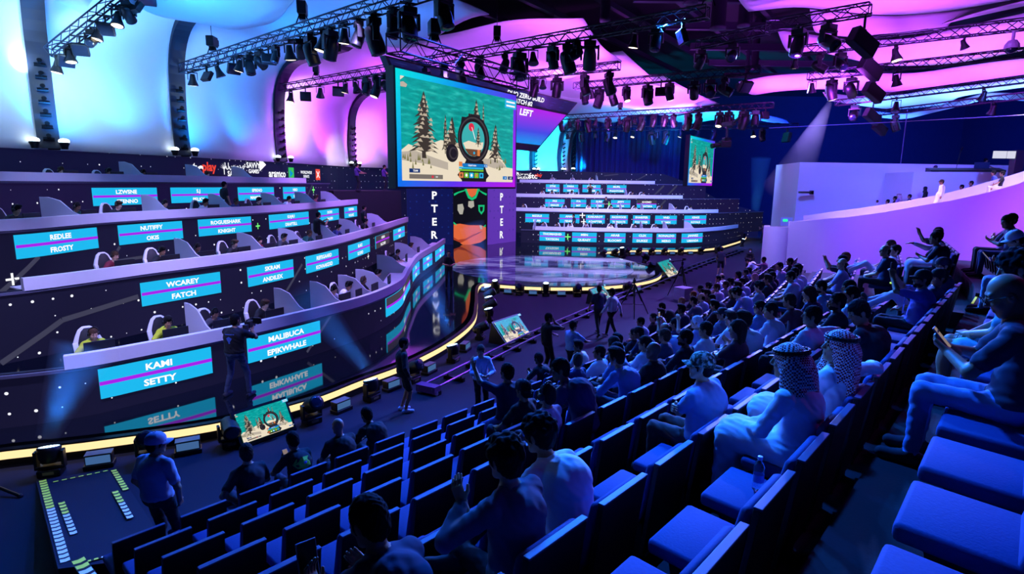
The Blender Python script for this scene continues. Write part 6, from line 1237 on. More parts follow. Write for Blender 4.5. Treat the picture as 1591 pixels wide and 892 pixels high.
def make_fin():
    root = empty('separator_plate'); b = MB()      # y runs from the desk front back into the stand, z above the desk top
    b.prism([(-.017, -.02, -.04), (-.017, .25, .07), (-.017, .62, .4), (-.017, .98, .5), (-.017, 1.25, .5), (-.017, 1.25, -.95), (-.017, .78, -.95), (-.017, .78, -.27), (-.017, -.02, -.27)], (.034, 0, 0)); b.build('panel', mat('partition_lilac', (188, 186, 204), .5), root, bev=.006)
    b = MB(); b.box((0, 1.0, -.965), (.1, .4, .03)); b.build('foot', BLACK, root); return root
CHAIR, MON, FIN = make_gaming_chair(), make_monitor(), make_fin(); _first = {id(CHAIR): 1, id(MON): 1, id(FIN): 1}
def place(p, loc, rz, label, cat, group, sc=1.):
    if _first.pop(id(p), None): o = p; o.location = loc; o.rotation_euler = (0, 0, rz)
    else: o = copy_thing(p, loc, rz)
    o.scale = (sc,)*3; tag(o, label, cat, group); return o
NAMES = dict(L1='lowest left stand', L2='second left stand', L3='third left stand', L4='top left stand', R1='lowest far stand', R2='second far stand', R3='third far stand', R4='top far stand')
PLAY = dict(sit=mk(SIT, lean=6, hunch=.05, head=(0, 16, 0), L=H_(-.2, .62, .76, -1, -.3, -.4), R=H_(.2, .62, .76, 1, -.3, -.4)))['sit']
COLS = [(230, 225, 240), (24, 24, 30), (190, 200, 40), (40, 50, 110), (120, 30, 50), (200, 200, 215), (30, 90, 80), (60, 60, 70)]
WORDS = {0: 'white', 1: 'black', 2: 'yellow-green', 3: 'navy', 4: 'dark red', 5: 'pale grey', 6: 'dark green', 7: 'grey'}
def station(tk, idx, px, player=True, col=0, monitor=True, skin='b', hair='short'):
    path, zt, root = TIERS[tk]; zf = zt-(1.02 if tk != 'L4' else 1.12); u = path.find(px, zt+.3); t = path.T(u); n = path.N(u); rz = math.atan2(n[1], n[0])-math.pi/2; N_ = NAMES[tk]
    q = path.P(u)-n*1.32; place(CHAIR, (*q, zf), rz, f'white and black gaming chair, {ORD[idx]} from the left on the {N_}', 'gaming chair', 'gaming chairs on the stands', .93)
    lod = 1 if np.linalg.norm(q) < 19 else 2
    if player:
        q2 = path.P(u)-n*1.24; person('player', PLAY, lod, (*q2, zf), rz, f'player in {WORDS[col]} with headphones, {ORD[idx]} from the left on the {N_}', COLS[col], (26, 26, 36), skin, hair, BLK if idx % 3 else (70, 50, 36), extra=('phones',), group='players at the desks')
    if monitor: q3 = path.P(u)-n*.42; place(MON, (*q3, zt-.33), rz+math.pi, f'black monitor in front of the {ORD[idx]} seat on the {N_}', 'monitor', 'player monitors')
def fin(tk, idx, px):
    path, zt, root = TIERS[tk]; u = path.find(px, zt+.3); n = path.N(u); q = path.P(u)-n*.02; place(FIN, (*q, zt), math.atan2(-n[1], -n[0])-math.pi/2, f'pale tapered separator plate, {ORD[idx]} from the left on the {NAMES[tk]}', 'separator plate', 'separator plates on the stands')
for tk, ch, fi in [('L1', [(161, 2), (284, 2), (362, 7), (443, 1), (553, 5), (577, 0), (600, 1), (622, 3), (645, 1), (662, 0)], [328, 476, 531, 580, 607, 633, 652, 672]),
        ('L2', [(207, 4), (277, 1), (334, 6), (394, 1), (432, 4), (471, 7), (510, 6), (553, 3), (592, 1)], [312, 415, 478, 528, 566, 604]),
        ('L3', [(-8, 3), (70, 1), (156, 6), (214, 1), (284, 7), (344, 0), (392, 3), (428, 1), (474, 0), (514, 4)], [126, 264, 362, 445, 495, 532]),
        ('L4', [(124, 3), (195, 1), (248, 7), (345, 0)], [226, 325, 395]),
        ('R1', [(841, 3), (863, 1), (885, 5), (911, 7), (952, 0), (990, 1), (1024, 5)], [828, 876, 919, 960, 1000, 1039, 1080]),
        ('R2', [(810, 1), (841, 5), (877, 3), (916, 0), (952, 1), (991, 5), (1034, 1), (1058, 3), (1083, 0)], [852, 892, 930, 967, 1001, 1050]),
        ('R3', [(841, 0), (857, 1), (889, 5), (931, 3), (987, 1), (1005, 0)], [869, 900, 936, 976]),
        ('R4', [(857, 1), (890, 3), (922, 0)], [857, 890, 930])]:
    far = tk[0] == 'R'
    for i, (px, c) in enumerate(ch): station(tk, i, px, True, c, not far, 'abce'[i % 4], ('short', 'quiff', 'crop', 'side')[i % 4])
    for i, px in enumerate(fi): fin(tk, i, px)
# ================================================================== lamps and gear on the arena floor along the stage edge
GLBL = glow('beam_lens', (200, 232, 255), 5)
def make_floor_mover(kind):
    root = empty('floor_light'); b = MB(); b.box((0, 0, .08), (.42, .34, .16)); b.build('base', BLACK, root, bev=.02)
    b = MB(); b.box((0, -.172, .09), (.2, .006, .06)); b.build('control_panel', mat('panel_label', (150, 130, 96), .5), root)
    b = MB(); b.box((-.24, 0, .34), (.06, .16, .4)); b.box((.24, 0, .34), (.06, .16, .4)); b.box((0, 0, .19), (.5, .2, .06)); b.build('yoke', BLACK, root, bev=.015)
    if kind == 'wash':
        M = Matrix.Translation((0, 0, .46)) @ Matrix.Rotation(R(-14), 4, 'X'); b = MB(); b.lathe([(.001, -.2), (.13, -.19), (.19, -.08), (.21, .06), (.215, .14), (.19, .15)], 20, 0, M); b.build('lamp_head', BLACK, root, smooth=True)
        b = MB(); k = 0
        for r_, n in ((0, 1), (.055, 6), (.108, 12), (.16, 18)):
            for i in range(n): a = 2*math.pi*i/n; b.add([tuple(M @ Vector((r_*math.cos(a)+.023*math.cos(q), r_*math.sin(a)+.023*math.sin(q), .153))) for q in np.linspace(0, 6.283, 8)[:-1]], [tuple(range(7))])
        b.build('lens_cluster', GLBL, root); b = MB(); b.lathe([(.001, .149), (.19, .149)], 20, 0, M); b.build('lens_plate', glow('beam_plate', (40, 120, 230), .9), root)
    else:
        T = {'spot': 62, 'spotup': 15, 'spotlow': 100}[kind]; M = Matrix.Translation((0, 0, .47)) @ Matrix.Rotation(R(T), 4, 'X') @ Matrix.Rotation(math.pi, 4, 'X')
        b = MB(); b.lathe([(.001, .3), (.12, .29), (.17, .2), (.19, .05), (.2, -.12), (.19, -.3), (.2, -.33), (.16, -.35)], 16, 0, M); b.build('lamp_head', BLACK, root, smooth=True)
        b = MB(); b.ball((0, 0, -.345), (.16, .16, .03), 14, 0, M); b.build('lens', GLBL if kind == 'spotup' else LENSD, root, smooth=True)
    return root
def make_bar():
    root = empty('floor_bar_light'); b = MB(); b.box((0, 0, .05), (.56, .3, .1)); b.build('base', BLACK, root, bev=.015)
    b = MB(); b.box((0, .02, .2), (.5, .24, .22), 0, Matrix.Rotation(R(0), 4, 'X')); b.build('housing', BLACK, root, bev=.02)
    b = MB(); b.box((0, -.105, .2), (.45, .012, .17)); b.build('lamp_face', glow('bar_face', (70, 110, 165), .8), root)
    b = MB(); b.box((0, .02, .316), (.5, .25, .012)); b.build('top_plate', mat('bar_top', (150, 140, 128), .4, metal=.4), root); return root
FL = {k: make_floor_mover(k) for k in ('wash', 'spot', 'spotup', 'spotlow')}; FL['bar'] = make_bar()
for v in FL.values(): _first[id(v)] = 1
WH = dict(wash='lit wash light with a honeycomb lens', spot='tilted moving head light', spotup='lit moving head light', spotlow='lowered moving head light', bar='small box light with a blue face')
def along(pa, label, items, sc=1.):
    cnt = {}
    for px, kind, off in items:
        u = pa.find(px, .2); q = pa.P(u)+pa.N(u)*off; rz = math.atan2(pa.N(u)[1], pa.N(u)[0])+math.pi/2; k = cnt[kind] = cnt.get(kind, 0)+1
        s_ = sc*.84
        o = place(FL[kind], (*q, 0), rz, f'{WH[kind]}, {ORD[k-1]} from left {label}', 'floor light', 'floor lights '+label, s_)
        o.name = 'floor_bar_light' if kind == 'bar' else 'floor_light'
along(PE, 'along the left stage edge', [(95, 'wash', .5), (163, 'bar', .45), (238, 'spot', .5), (293, 'bar', .45), (350, 'spotlow', .5), (466, 'spot', .5), (509, 'bar', .45), (552, 'wash', .55), (589, 'bar', .45), (619, 'spot', .5), (646, 'bar', .45), (678, 'wash', .55), (702, 'bar', .45), (724, 'spot', .5)])
along(PE, 'where the stage edge turns to the round stage', [], 1)
for i, (u_, kind) in enumerate([(PE.L-6.9, 'wash'), (PE.L-5.7, 'spot'), (PE.L-4.6, 'wash'), (PE.L-3.4, 'spot'), (PE.L-2.2, 'wash')]):
    q = PE.P(u_)+PE.N(u_)*.5; rz = math.atan2(PE.N(u_)[1], PE.N(u_)[0])+math.pi/2
    place(FL[kind], (*q, 0), rz, f"{WH[kind]}, {ORD[i]} from the front beside the stage bend", 'floor light', 'floor lights at the stage bend', .88)
along(PC, 'in front of the round stage', [(762, 'bar', .5), (777, 'spotup', .55), (795, 'bar', .5), (812, 'spot', .55), (830, 'bar', .5), (848, 'spotup', .55), (870, 'bar', .5), (893, 'spot', .55), (925, 'bar', .5), (962, 'spot', .55), (978, 'bar', .5), (997, 'bar', .5)], .95)
for i, (px, py, kind) in enumerate([(1012, 424, 'spot'), (1003, 409, 'spot'), (967, 401, 'spotup')]):
    q = onz(px, py, 0); place(FL[kind], tuple(q), R(-60), f'{WH[kind]} right of the round stage, {ORD[i]} from the front', 'floor light', 'floor lights right of the round stage', .95)
along(PR, 'along the far right stage edge', [(926, 'spot', .6), (935, 'bar', .55), (945, 'spot', .6), (955, 'bar', .55), (966, 'spot', .6), (976, 'bar', .55), (987, 'spot', .6), (997, 'bar', .55), (1007, 'spot', .6), (1018, 'bar', .55), (1028, 'spot', .6), (1040, 'bar', .55), (1052, 'spot', .6), (1066, 'bar', .55), (1080, 'spot', .6), (1104, 'spot', .6), (1142, 'spotup', .6), (1160, 'wash', .6)], 1.0)
# ---- camera rail
RAILP = [onz(*q, .1)[:2] for q in [(650, 606), (760, 551), (830, 517), (900, 487), (960, 460), (1010, 440), (1080, 412), (1150, 388)]]
PR_ = Path(RAILP, 8); root = empty('camera_rail', (*RAILP[0], 0), 0, 'long low double camera rail running across the floor in front of the seats', 'camera rail'); inv = Matrix.Translation(-root.location); RAILM = mat('rail_steel', (120, 116, 136), .3, metal=.7)
for off in (0, .42):
    b = MB(); us = np.linspace(0, PR_.L, 60)
    for a, c in zip(us[:-1], us[1:]): b.cyl(PR_.W(a, off, .17), PR_.W(c, off, .17), .035, .035, 8)
    adopt(b.build('rail', RAILM), root, inv)
for k, u in enumerate(np.arange(.2, PR_.L, 1.1)):
    b = MB(); ribbon = [PR_.W(u-.05, -.1, 0), PR_.W(u+.05, -.1, 0), PR_.W(u+.05, .52, 0), PR_.W(u-.05, .52, 0)]; b.hexa(ribbon, [(x, y, .1) for x, y, z in ribbon])
    for off in (0, .42): c = PR_.W(u, off, .1); b.cyl(c, (c[0], c[1], .16), .03, .03, 6)
    adopt(b.build('sleeper', BLACKM), root, inv)
b = MB(); e0 = [PR_.W(0, -.08, .06), PR_.W(.25, -.08, .06), PR_.W(.25, .5, .06), PR_.W(0, .5, .06)]; b.hexa(e0, [(x, y, .24) for x, y, z in e0]); adopt(b.build('end_stop', mat('rail_end', (110, 60, 120), .5)), root, inv)
for off in (-.02, .44): c = PR_.W(.1, off, .06); b = MB(); b.cyl((c[0]-.05, c[1]+.04, .06), (c[0]+.05, c[1]-.04, .06), .06, .06, 12); adopt(b.build('wheel', mat('rail_wheel', (170, 170, 190), .4)), root, inv)
# ---- tripods, cube, stands
def tripod(loc, h, label, head='camera', rz=0., spread=.55):
    root = empty('camera_tripod', loc, rz, label, 'tripod')
    for k in range(3): a = 2*math.pi*k/3+.4; b = MB(); b.cyl((.04*math.cos(a), .04*math.sin(a), h*.82), (spread*math.cos(a), spread*math.sin(a), 0), .026, .018, 8); b.cyl((.05*math.cos(a), .05*math.sin(a), h*.8), (spread*.55*math.cos(a), spread*.55*math.sin(a), h*.36), .036, .03, 8); b.build('leg', BLACKM, root)
    b = MB(); b.cyl((0, 0, h*.55), (0, 0, h), .03); b.cyl((0, 0, h*.86), (0, 0, h*.95), .06)
    for k in range(3): a = 2*math.pi*k/3+.4; b.cyl((0, 0, h*.3), (spread*.62*math.cos(a), spread*.62*math.sin(a), h*.26), .014)
    b.build('column', BLACKM, root)
    if head == 'camera':
        b = MB(); b.box((0, 0, h+.08), (.16, .3, .16)); b.cyl((0, .14, h+.1), (0, .36, h+.1), .06, .075, 12); b.box((-.02, -.05, h+.2), (.05, .2, .05)); b.build('camera', BLACK, root, bev=.01); b = MB(); b.cyl((.06, -.1, h+.02), (.42, -.35, h-.12), .014); b.build('pan_handle', BLACKM, root)
    elif head == 'arm': b = MB(); b.cyl((-.1, 0, h), (.5, -.1, h-.12), .025); b.box((.55, -.1, h-.14), (.24, .06, .05)); b.box((-.08, 0, h+.04), (.16, .1, .1)); b.build('tilt_head', BLACK, root)
    return root
tripod(tuple(onz(983, 490, 0)), 1.55, 'black tripod standing behind the two walking crew men', 'none', spread=.75)
tripod(tuple(onz(1057, 460, 0)), 1.75, 'black tripod with an angled arm beside the grey cube', 'arm', 2.6, .6)
b = MB(); b.box((0, 0, .3), (.62, .62, .6)); o = b.build('equipment_cube', mat('cube_grey', (150, 148, 160), .7, noise=.15, scale=12), bev=.02, M=Matrix.Translation(onz(1061, 466, 0)) @ Matrix.Rotation(R(35), 4, 'Z')); tag(o, 'plain grey cube standing on the floor beside the tripod', 'cube')
root = empty('tripod_foot', tuple(onz(10, 768, 0)), 0, 'leg of a black stand poking in at the left edge of the floor', 'stand'); inv = Matrix.Translation(-root.location)
q0, q1 = onz(-60, 735, .3), onz(32, 771, .02); b = MB(); b.cyl(q0, q1, .03, .025, 8); adopt(b.build('leg', BLACKM), root, inv); b = MB(); b.ball(q1, .04, 8); adopt(b.build('rubber_foot', BLACK), root, inv); b = MB(); b.cyl(q0, (q0[0]-.3, q0[1], 1.4), .03); adopt(b.build('column', BLACKM), root, inv)
# ---- handheld things
def handheld(name, label, cat, loc, build, m): b = MB(); build(b); return tag(b.build(name, m, M=loc), label, cat)
c_ = CAMMAN[0]; cl = c_.location; Mcam = Matrix.Translation(cl) @ Matrix.Rotation(c_.rotation_euler.z, 4, 'Z') @ Matrix.Diagonal((1.09, 1.09, 1.09, 1))
root = empty('video_camera', (Mcam @ Vector((.07, .5, 1.42)))[:], c_.rotation_euler.z, 'black video camera rig held up by the camera man on the stage', 'video camera')
b = MB(); b.box((0, 0, .03), (.14, .24, .15)); b.build('body', BLACK, root, bev=.015); b = MB(); b.cyl((0, .12, .03), (0, .3, .03), .055, .065, 14); b.cyl((0, .3, .03), (0, .34, .03), .085, .085, 14); b.build('lens', BLACK, root); b = MB(); b.box((.2, -.02, .12), (.2, .03, .13)); b.cyl((.04, 0, .06), (.16, -.02, .12), .012); b.build('viewfinder_monitor', BLACK, root)
b = MB(); b.cyl((-.02, -.1, .13), (-.02, .14, .15), .014); b.cyl((-.02, -.1, .05), (-.02, -.1, .13), .012); b.cyl((-.02, .14, .05), (-.02, .14, .15), .012); b.build('top_handle', BLACKM, root); b = MB(); b.box((0, -.17, -.02), (.1, .1, .14)); b.build('battery', mat('battery_grey', (60, 58, 66), .5), root, bev=.01)
def phone_in(root_ps, loc, rz, label, lit=True, tilt=-35, sc=1.):
    root = empty('mobile_phone', loc, rz, label, 'phone', 'phones in hands'); M = Matrix.Rotation(R(tilt), 4, 'X'); root.scale = (sc,)*3
    b = MB(); b.box((0, 0, 0), (.076, .009, .155), 0, M); b.build('case', mat('phone_case', (150, 160, 190), .3), root, bev=.003); b = MB(); b.box((0, -.0052, 0), (.068, .002, .146), 0, M); b.build('screen', glow('phone_lit', (150, 130, 120), .8) if lit else mat('phone_off', (8, 10, 18), .35, spec=.2), root)
def seat_local(k, s, x, y, z): q = rowp(k, s)+(-(N1V if s <= S_K else N2V))*y+(T1V if s <= S_K else T2V)*x; return (q[0], q[1], zrow(k, s)+z-.06)
phone_in(None, seat_local(6, 1.6, -.26, .62, 1.0), R(40), 'large phone held up by the man in navy at the bottom edge', False, -12, 1.25)
phone_in(None, seat_local(8, 5.0, .0, .63, .9), R(48), 'phone held by the bald man with glasses at the right edge', True, -40)
phone_in(None, seat_local(6, 11.515, 0, .64, .86), R(48), 'phone held by the man in the dark green tee', True, -40)
phone_in(None, seat_local(7, 10.765, 0, .64, 1.3), R(48), 'phone raised by the man in the black cap and purple tee', False, 0)
phone_in(None, seat_local(5, 13.66, 0, .64, .88), R(48), 'phone in the hands of the man in a light blue shirt', True, -40)
phone_in(None, seat_local(8, 12.0, 0, .76, .88), R(48), 'phone in the hands of the man in a white cap', True, -40)
phone_in(None, seat_local(2, 12.5, 0, .64, 1.3), R(48), 'phone raised by the person photographing the stage', True, 0)
phone_in(None, seat_local(0, 4.015, 0, .64, .88), R(48), 'bright phone held by the person with the green collar', True, -40)
# bottle on the empty seat next to the man in the head cloth
loc = seat_local(7, 4.015, .04, .3, .477); GL = mat('bottle_plastic', (235, 242, 250), .08, trans=.95); GL.node_tree.nodes['Principled BSDF'].inputs['IOR'].default_value = 1.2
root = empty('water_bottle', loc, 0, 'clear plastic water bottle standing on an empty seat in the foreground', 'bottle')
pr = [(.001, 0), (.03, 0), (.034, .008)]+[(.034-.0022*(i % 2), .012+i*.011) for i in range(13)]+[(.033, .16), (.026, .185), (.014, .2), (.013, .212)]; b = MB(); b.lathe(pr, 24); b.build('bottle_body', GL, root, smooth=True)
b = MB(); b.lathe([(.001, .232), (.0155, .23), (.0155, .208), (.001, .208)], 20); b.build('cap', mat('bottle_cap', (215, 225, 240), .4), root); b = MB(); b.lathe([(.0345, .06), (.0346, .11)], 24); b.build('label', mat('bottle_label', (120, 150, 210), .4), root)
# lanyard badges, wristband, green collar
def badge(loc, rz, label): root = empty('lanyard_badge', loc, rz, label, 'badge'); b = MB(); b.box((0, 0, 0), (.09, .006, .13)); b.build('card', mat('badge_white', (220, 220, 235), .5), root); b = MB(); b.tube([(-.03, 0, .065), (-.06, -.05, .35)], .005, 5); b.tube([(.03, 0, .065), (.06, -.05, .35)], .005, 5); b.build('strap', mat('strap_blue', (60, 80, 150), .7), root)
q = onz(748, 590, .98); badge((q[0]+.05, q[1]-.16, 1.02), R(200+180), 'white badge on a lanyard worn by the person in the white jacket')
badge(seat_local(7, 10.765, -.1, .42, .75), R(48), 'white badge hanging from the man in the purple tee')
# ================================================================== white balcony at right
BAL = mat('white_plaster', (222, 220, 228), .8, noise=.02, scale=4)
def top_px(pts): return pts
def curved_wall(name, label, path, px_top, z0, th=.22, u0=0, u1=None):
    u1 = path.L if u1 is None else u1; us = np.linspace(u0, u1, 60); P = []
    for u in us:
        c = path.P(u); z = px_top(u); P.append([path.W(u, 0, z0), path.W(u, 0, z), path.W(u, -th, z), path.W(u, -th, z0), path.W(u, 0, z0)])
    b = MB(); b.grid(P)
    for k, r_ in ((0, (3, 2, 1, 0)), (len(us)-1, (0, 1, 2, 3))): b.add([P[k][j] for j in r_], [(0, 1, 2, 3)])
    return struct(b.build(name, BAL), label)
class Rev(Path): pass
def zfrom(path, pxs, pys):     # wall-top heights read off the photo
    zs = []; us = np.linspace(0, path.L, 80)
    for u in us:
        c = path.P(u); x = proj((c[0], c[1], 4))[0]; y = np.interp(x, pxs, pys); d = ray(x, y); zs.append(CAM_H+d[2]*(c[1]/d[1]))
    return lambda u: float(np.interp(u, us, zs))
WP1 = P2((15.45, 32.5), (17.3, 32.0), (19.8, 30.9), (22.6, 29.2), (24.9, 27.4), (27.4, 24.4), (29.2, 21))
zt1 = zfrom(WP1, [1226, 1316, 1374, 1442, 1477, 1530, 1568, 1591, 1700], [345, 338, 329.5, 317, 311.5, 299, 288, 278, 235])
curved_wall('wall_balcony', 'curved white balcony front wall lit violet, rising to the right', WP1, zt1, 0)
WP2 = P2((17.6, 35.3), (20.2, 34.2), (23.2, 32.6), (26.4, 30.4), (29.5, 27.2), (32, 23))
zt2 = zfrom(WP2, [1254, 1341, 1409, 1455, 1480, 1543, 1568, 1591, 1700], [335, 323, 312, 303, 297, 278, 270, 262, 220])
curved_wall('wall_balcony_inner', 'inner white balcony wall brightly lit from above', WP2, zt2, 0)
b = MB(); us = np.linspace(0, 1, 30); P = []
for t in us:
    a = WP1.W(t*WP1.L, -.2, 0); c = WP2.W(t*WP2.L, 0, 0); z = min(zt1(t*WP1.L), zt2(t*WP2.L))-.75; P.append([(a[0], a[1], z), (c[0], c[1], z)])
b.grid(P); struct(b.build('floor_balcony', BAL, thick=.1), 'white balcony floor between its two walls')
b = MB(); P = []
for t in us: c = WP2.W(t*WP2.L, -.2, 0); d = WP2.W(t*WP2.L, -3.4, 0); z = zt2(t*WP2.L)-.85; P.append([(c[0], c[1], z), (d[0], d[1], z)])
b.grid(P); struct(b.build('floor_balcony', mat('balcony_carpet', (60, 58, 70), .9), thick=.1), 'upper balcony floor behind the inner wall')
# rounded low end of the balcony
ce = np.array([15.15, 33.2]); prf = []
b = MB(); zc = 3.0; N_ = 28; A0, A1 = R(110), R(290)
for r0, r1, z0, z1 in ((.75, .75, 0, zc), (.75, .6, zc, zc), (.6, .6, zc, zc-.6)):
    b.grid([[(ce[0]+r0*math.cos(a), ce[1]+r0*math.sin(a), z0), (ce[0]+r1*math.cos(a), ce[1]+r1*math.sin(a), z1)] for a in np.linspace(A0, A1, N_)])
b.add([(ce[0], ce[1], zc-.6)]+[(ce[0]+.6*math.cos(a), ce[1]+.6*math.sin(a), zc-.6) for a in np.linspace(A0, A1, N_)], [(0, i, i+1) for i in range(1, N_)])
struct(b.build('wall_balcony_end', BAL), 'rounded low white end of the balcony wall')
# big white block behind
def blk(pxl, pxr, ytl, ytr, D0, D1, z0, name, label):
    a, c = at(pxl, ytl, D0), at(pxr, ytr, D1); b = MB(); d = np.array([0, 6.0]); zt = (a[2]+c[2])/2
    b.hexa([(a[0], a[1], z0), (c[0], c[1], z0), (c[0]+2, c[1]+6, z0), (a[0]+1, a[1]+6, z0)], [(a[0], a[1], a[2]), (c[0], c[1], c[2]), (c[0]+2, c[1]+6, c[2]), (a[0]+1, a[1]+6, a[2])]); return struct(b.build(name, BAL), label)
blk(1243, 1576, 252, 257, 42, 38, 0, 'wall_block', 'large flat white wall block behind the balcony')
blk(1420, 1555, 267, 268, 36.5, 35.2, 0, 'wall_block_front', 'lower white block in front of the large one, carrying the mixing desk')
q = at(1222, 342, 38); b = MB(); b.box((q[0], q[1], q[2]-.1), (.75, .08, .55)); o = b.build('exit_sign', mat('sign_box', (190, 190, 205), .5)); tag(o, 'small exit sign with a green light on the pale block end', 'sign'); b = MB(); b.box((0, 0, 0), (.3, .02, .16), 0, Matrix.Translation((q[0]-.1, q[1]-.05, q[2]-.02))); b.build('sign_light', glow('exit_green', (40, 230, 150), 1.5), o)
q = at(1252, 299, 41.2); b = MB(); b.box((0, 0, 0), (.9, .3, .14), 0, Matrix.Translation((q[0], q[1], q[2]))); b.box((0, 0, 0), (.16, .3, .26), 0, Matrix.Translation((q[0]+.4, q[1], q[2]))); tag(b.build('wall_camera', BLACK), 'small black camera bar fixed to the large white wall block', 'wall camera')
# people on the balcony
GB = 'guests on the balcony'
BALC = dict(sit=mk(SIT, lean=0), )
def balc(px, py, D, pose, label, top, bot=WHT, hair='short', rz=60, h=1.72, extra=(), over={}, skin='b', hc=BLK, drop=None):
    ps = mk(BASE[pose], **over); hh, hy = head_h(ps); q = at(px, py, D); key = pose+''.join(f'{a}{v}' for a, v in sorted(over.items())); sc = h/1.76
    return person(key, ps, 2, (q[0], q[1], q[2]-hh*sc), R(rz), label, top, bot, skin, hair, hc, (60, 60, 70), extra, GB, sc)
LE = dict(sleeve='long')
for a, k in [((1465, 279, 31.6, 'stand', 'man in a white robe and dark cap standing brightly lit on the balcony', WHT), dict(extra=(('cap', (50, 34, 40)),), over=dict(dress=1, **LE), rz=70)),
    ((1380, 318, 34.2, 'sit', 'brightly lit seated balcony guest in white, left of two', WHT), dict(over=LE, hc=(120, 90, 60))), ((1391, 320, 34.0, 'sit', 'brightly lit seated balcony guest with dark hair, right of two', WHT), dict(over=LE, rz=100)),
    ((1412, 320, 33.6, 'sit', 'balcony guest whose dark-banded white cap just shows over the wall', WHT), dict(extra=(('cap', (215, 215, 225)),))),
    ((1403, 301, 36.8, 'sit', 'guest in a red checked head cloth behind the inner balcony wall', (150, 120, 180)), dict(hair='ghutra')), ((1397, 305, 37.2, 'sit', 'dark-haired guest beside the red head cloth', DRK), {}), ((1420, 302, 36.4, 'sit', 'dark-haired guest in violet right of the red head cloth', (60, 40, 100)), {}),
    ((1439, 290, 35.8, 'stand', 'woman in a black headscarf and robe on the upper balcony', (16, 16, 22)), dict(hair='hijab', hc=(14, 14, 20), over=dict(gown=1, **LE), h=1.6, bot=DRK)),
    ((1364, 311, 38, 'stand', 'small child in white at the left of the upper balcony', WHT), dict(h=1.15)), ((1383, 310, 37.6, 'recl', 'person in black leaning over the inner balcony wall', DRK), {}),
    ((1502, 287, 33.6, 'sit', 'dark-haired guest near the low white block', DRK), {}), ((1517, 281, 33.0, 'sit', 'bare-headed guest in dark clothes further right on the balcony', (40, 40, 70)), dict(hair='crop')),
    ((1546, 265, 31.4, 'stand', 'man in blue walking up the right end of the balcony', (60, 80, 150)), {}), ((1566, 266, 31, 'sit', 'guest partly hidden at the far right of the balcony', DRK), {}),
    ((1455, 257, 38.2, 'front', 'sound operator in a dark cap behind the mixing desk', (24, 24, 50)), dict(extra=(('cap', (30, 30, 60)),), rz=80)), ((1531, 246, 37.4, 'front', 'man in a violet shirt standing at the mixing desk', (110, 90, 190)), dict(rz=-100))]:
    balc(*a, **k)
q = at(1500, 267, 36.6); root = empty('mixing_desk', (q[0], q[1], q[2]), R(-14), 'mixing desk on the lower white block', 'mixing desk')
b = MB(); b.hexa([(-2, -.3, 0), (2, -.3, 0), (2, .5, 0), (-2, .5, 0)], [(-2, -.3, .1), (2, -.3, .1), (2, .5, .25), (-2, .5, .25)]); b.build('console', BLACK, root)
b = MB(); b.box((1.0, .4, .4), (.8, .05, .4)); b.build('screen', mat('desk_screen', (40, 60, 90), .3), root); b = MB(); b.cyl((-.4, .3, .2), (-.25, .35, 1.3), .015); b.cyl((-.25, .35, 1.3), (-.2, .3, 1.5), .03); b.build('gooseneck_lamp', BLACKM, root)
root = empty('spot_tower', tuple(at(1578, 262, 33.5)), 0, 'dark lighting tower with two lit white panels at the top right end of the balcony', 'lighting tower'); b = MB(); b.box((0, 0, -1), (.5, .4, 4)); b.build('mast', mat('mast_red', (60, 30, 50), .5), root)
for x_ in (-1.1, -.3): b = MB(); b.box((x_, -.1, .75), (.7, .1, .4)); b.build('lit_panel', glow('panel_white', (215, 215, 235), 1), root)

q = at(1131, 205, 43); root = empty('crane_camera', tuple(q), R(100), 'black remote crane camera hanging in mid air right of the small far screen', 'crane camera')
b = MB(); b.box((0, 0, .55), (1.5, .3, .3)); b.cyl((-.6, 0, .55), (-1.6, .1, .9), .09); b.build('arm', BLACK, root, bev=.03)
b = MB(); b.cyl((.1, 0, -.4), (.1, 0, .45), .09); b.box((.1, 0, -.5), (.4, .5, .2)); b.build('column', BLACK, root); b = MB(); b.box((.1, .1, -.85), (.4, .8, .45)); b.build('camera_body', BLACK, root, bev=.04); b = MB(); b.cyl((.1, .5, -.9), (.1, 1.15, -1.02), .14, .18, 12); b.build('lens', BLACK, root)
b = MB(); b.cyl((.1, 0, .7), (.1, 0, 10.4-q[2]), .05, .05, 8); b.build('drop_pole', BLACKM, root)
# ---- prints on clothes, laid onto the body surface
from mathutils.bvhtree import BVHTree
def print_on(root, name, polys, m, front=False):
    body = [o for o in root.children if o.name.startswith('body')][0]; me = body.data; tr = BVHTree.FromPolygons([tuple(v.co) for v in me.vertices], [tuple(p.vertices) for p in me.polygons]); b = MB(); sg = -1 if front else 1
    for pts in polys:
        P = np.array(pts); c = P.mean(0); ring = [c+(p-c)*k for k in (.5, 1) for p in P]; vs = []
        for x, z in [c]+ring:
            h = tr.ray_cast(Vector((x, -2*sg, z)), Vector((0, sg, 0)))[0]; vs.append((x, (h.y if h else 0)-.007*sg, z))
        n = len(pts); b.add(vs, [(0, i+1, (i+1) % n+1) for i in range(n)]+[(i+1, n+i+1, n+(i+1) % n+1, (i+1) % n+1) for i in range(n)])
    o = b.build(name, m); o.parent = root; return o
def box2(x0, z0, x1, z1): return [(x0, z0), ((x0+x1)/2, z0), (x1, z0), (x1, z1), ((x0+x1)/2, z1), (x0, z1)]
PRB = mat('print_blue', (70, 110, 200), .6); PRW = mat('print_white', (225, 228, 235), .6)
by_label = {o['label']: o for o in COL.objects if 'label' in o.keys()}
def find_label(t): return [o for l, o in by_label.items() if l.startswith(t)][0]
print_on(CAMMAN[0], 'back_print', [box2(-.1+k*.03, 1.36, -.08+k*.03, 1.375) for k in range(7)]+[[(.07*math.cos(t)*(.6+.4*math.sin(3*t)), 1.25+.075*math.sin(t)) for t in np.linspace(0, 6.28, 13)[:-1]]], PRB)
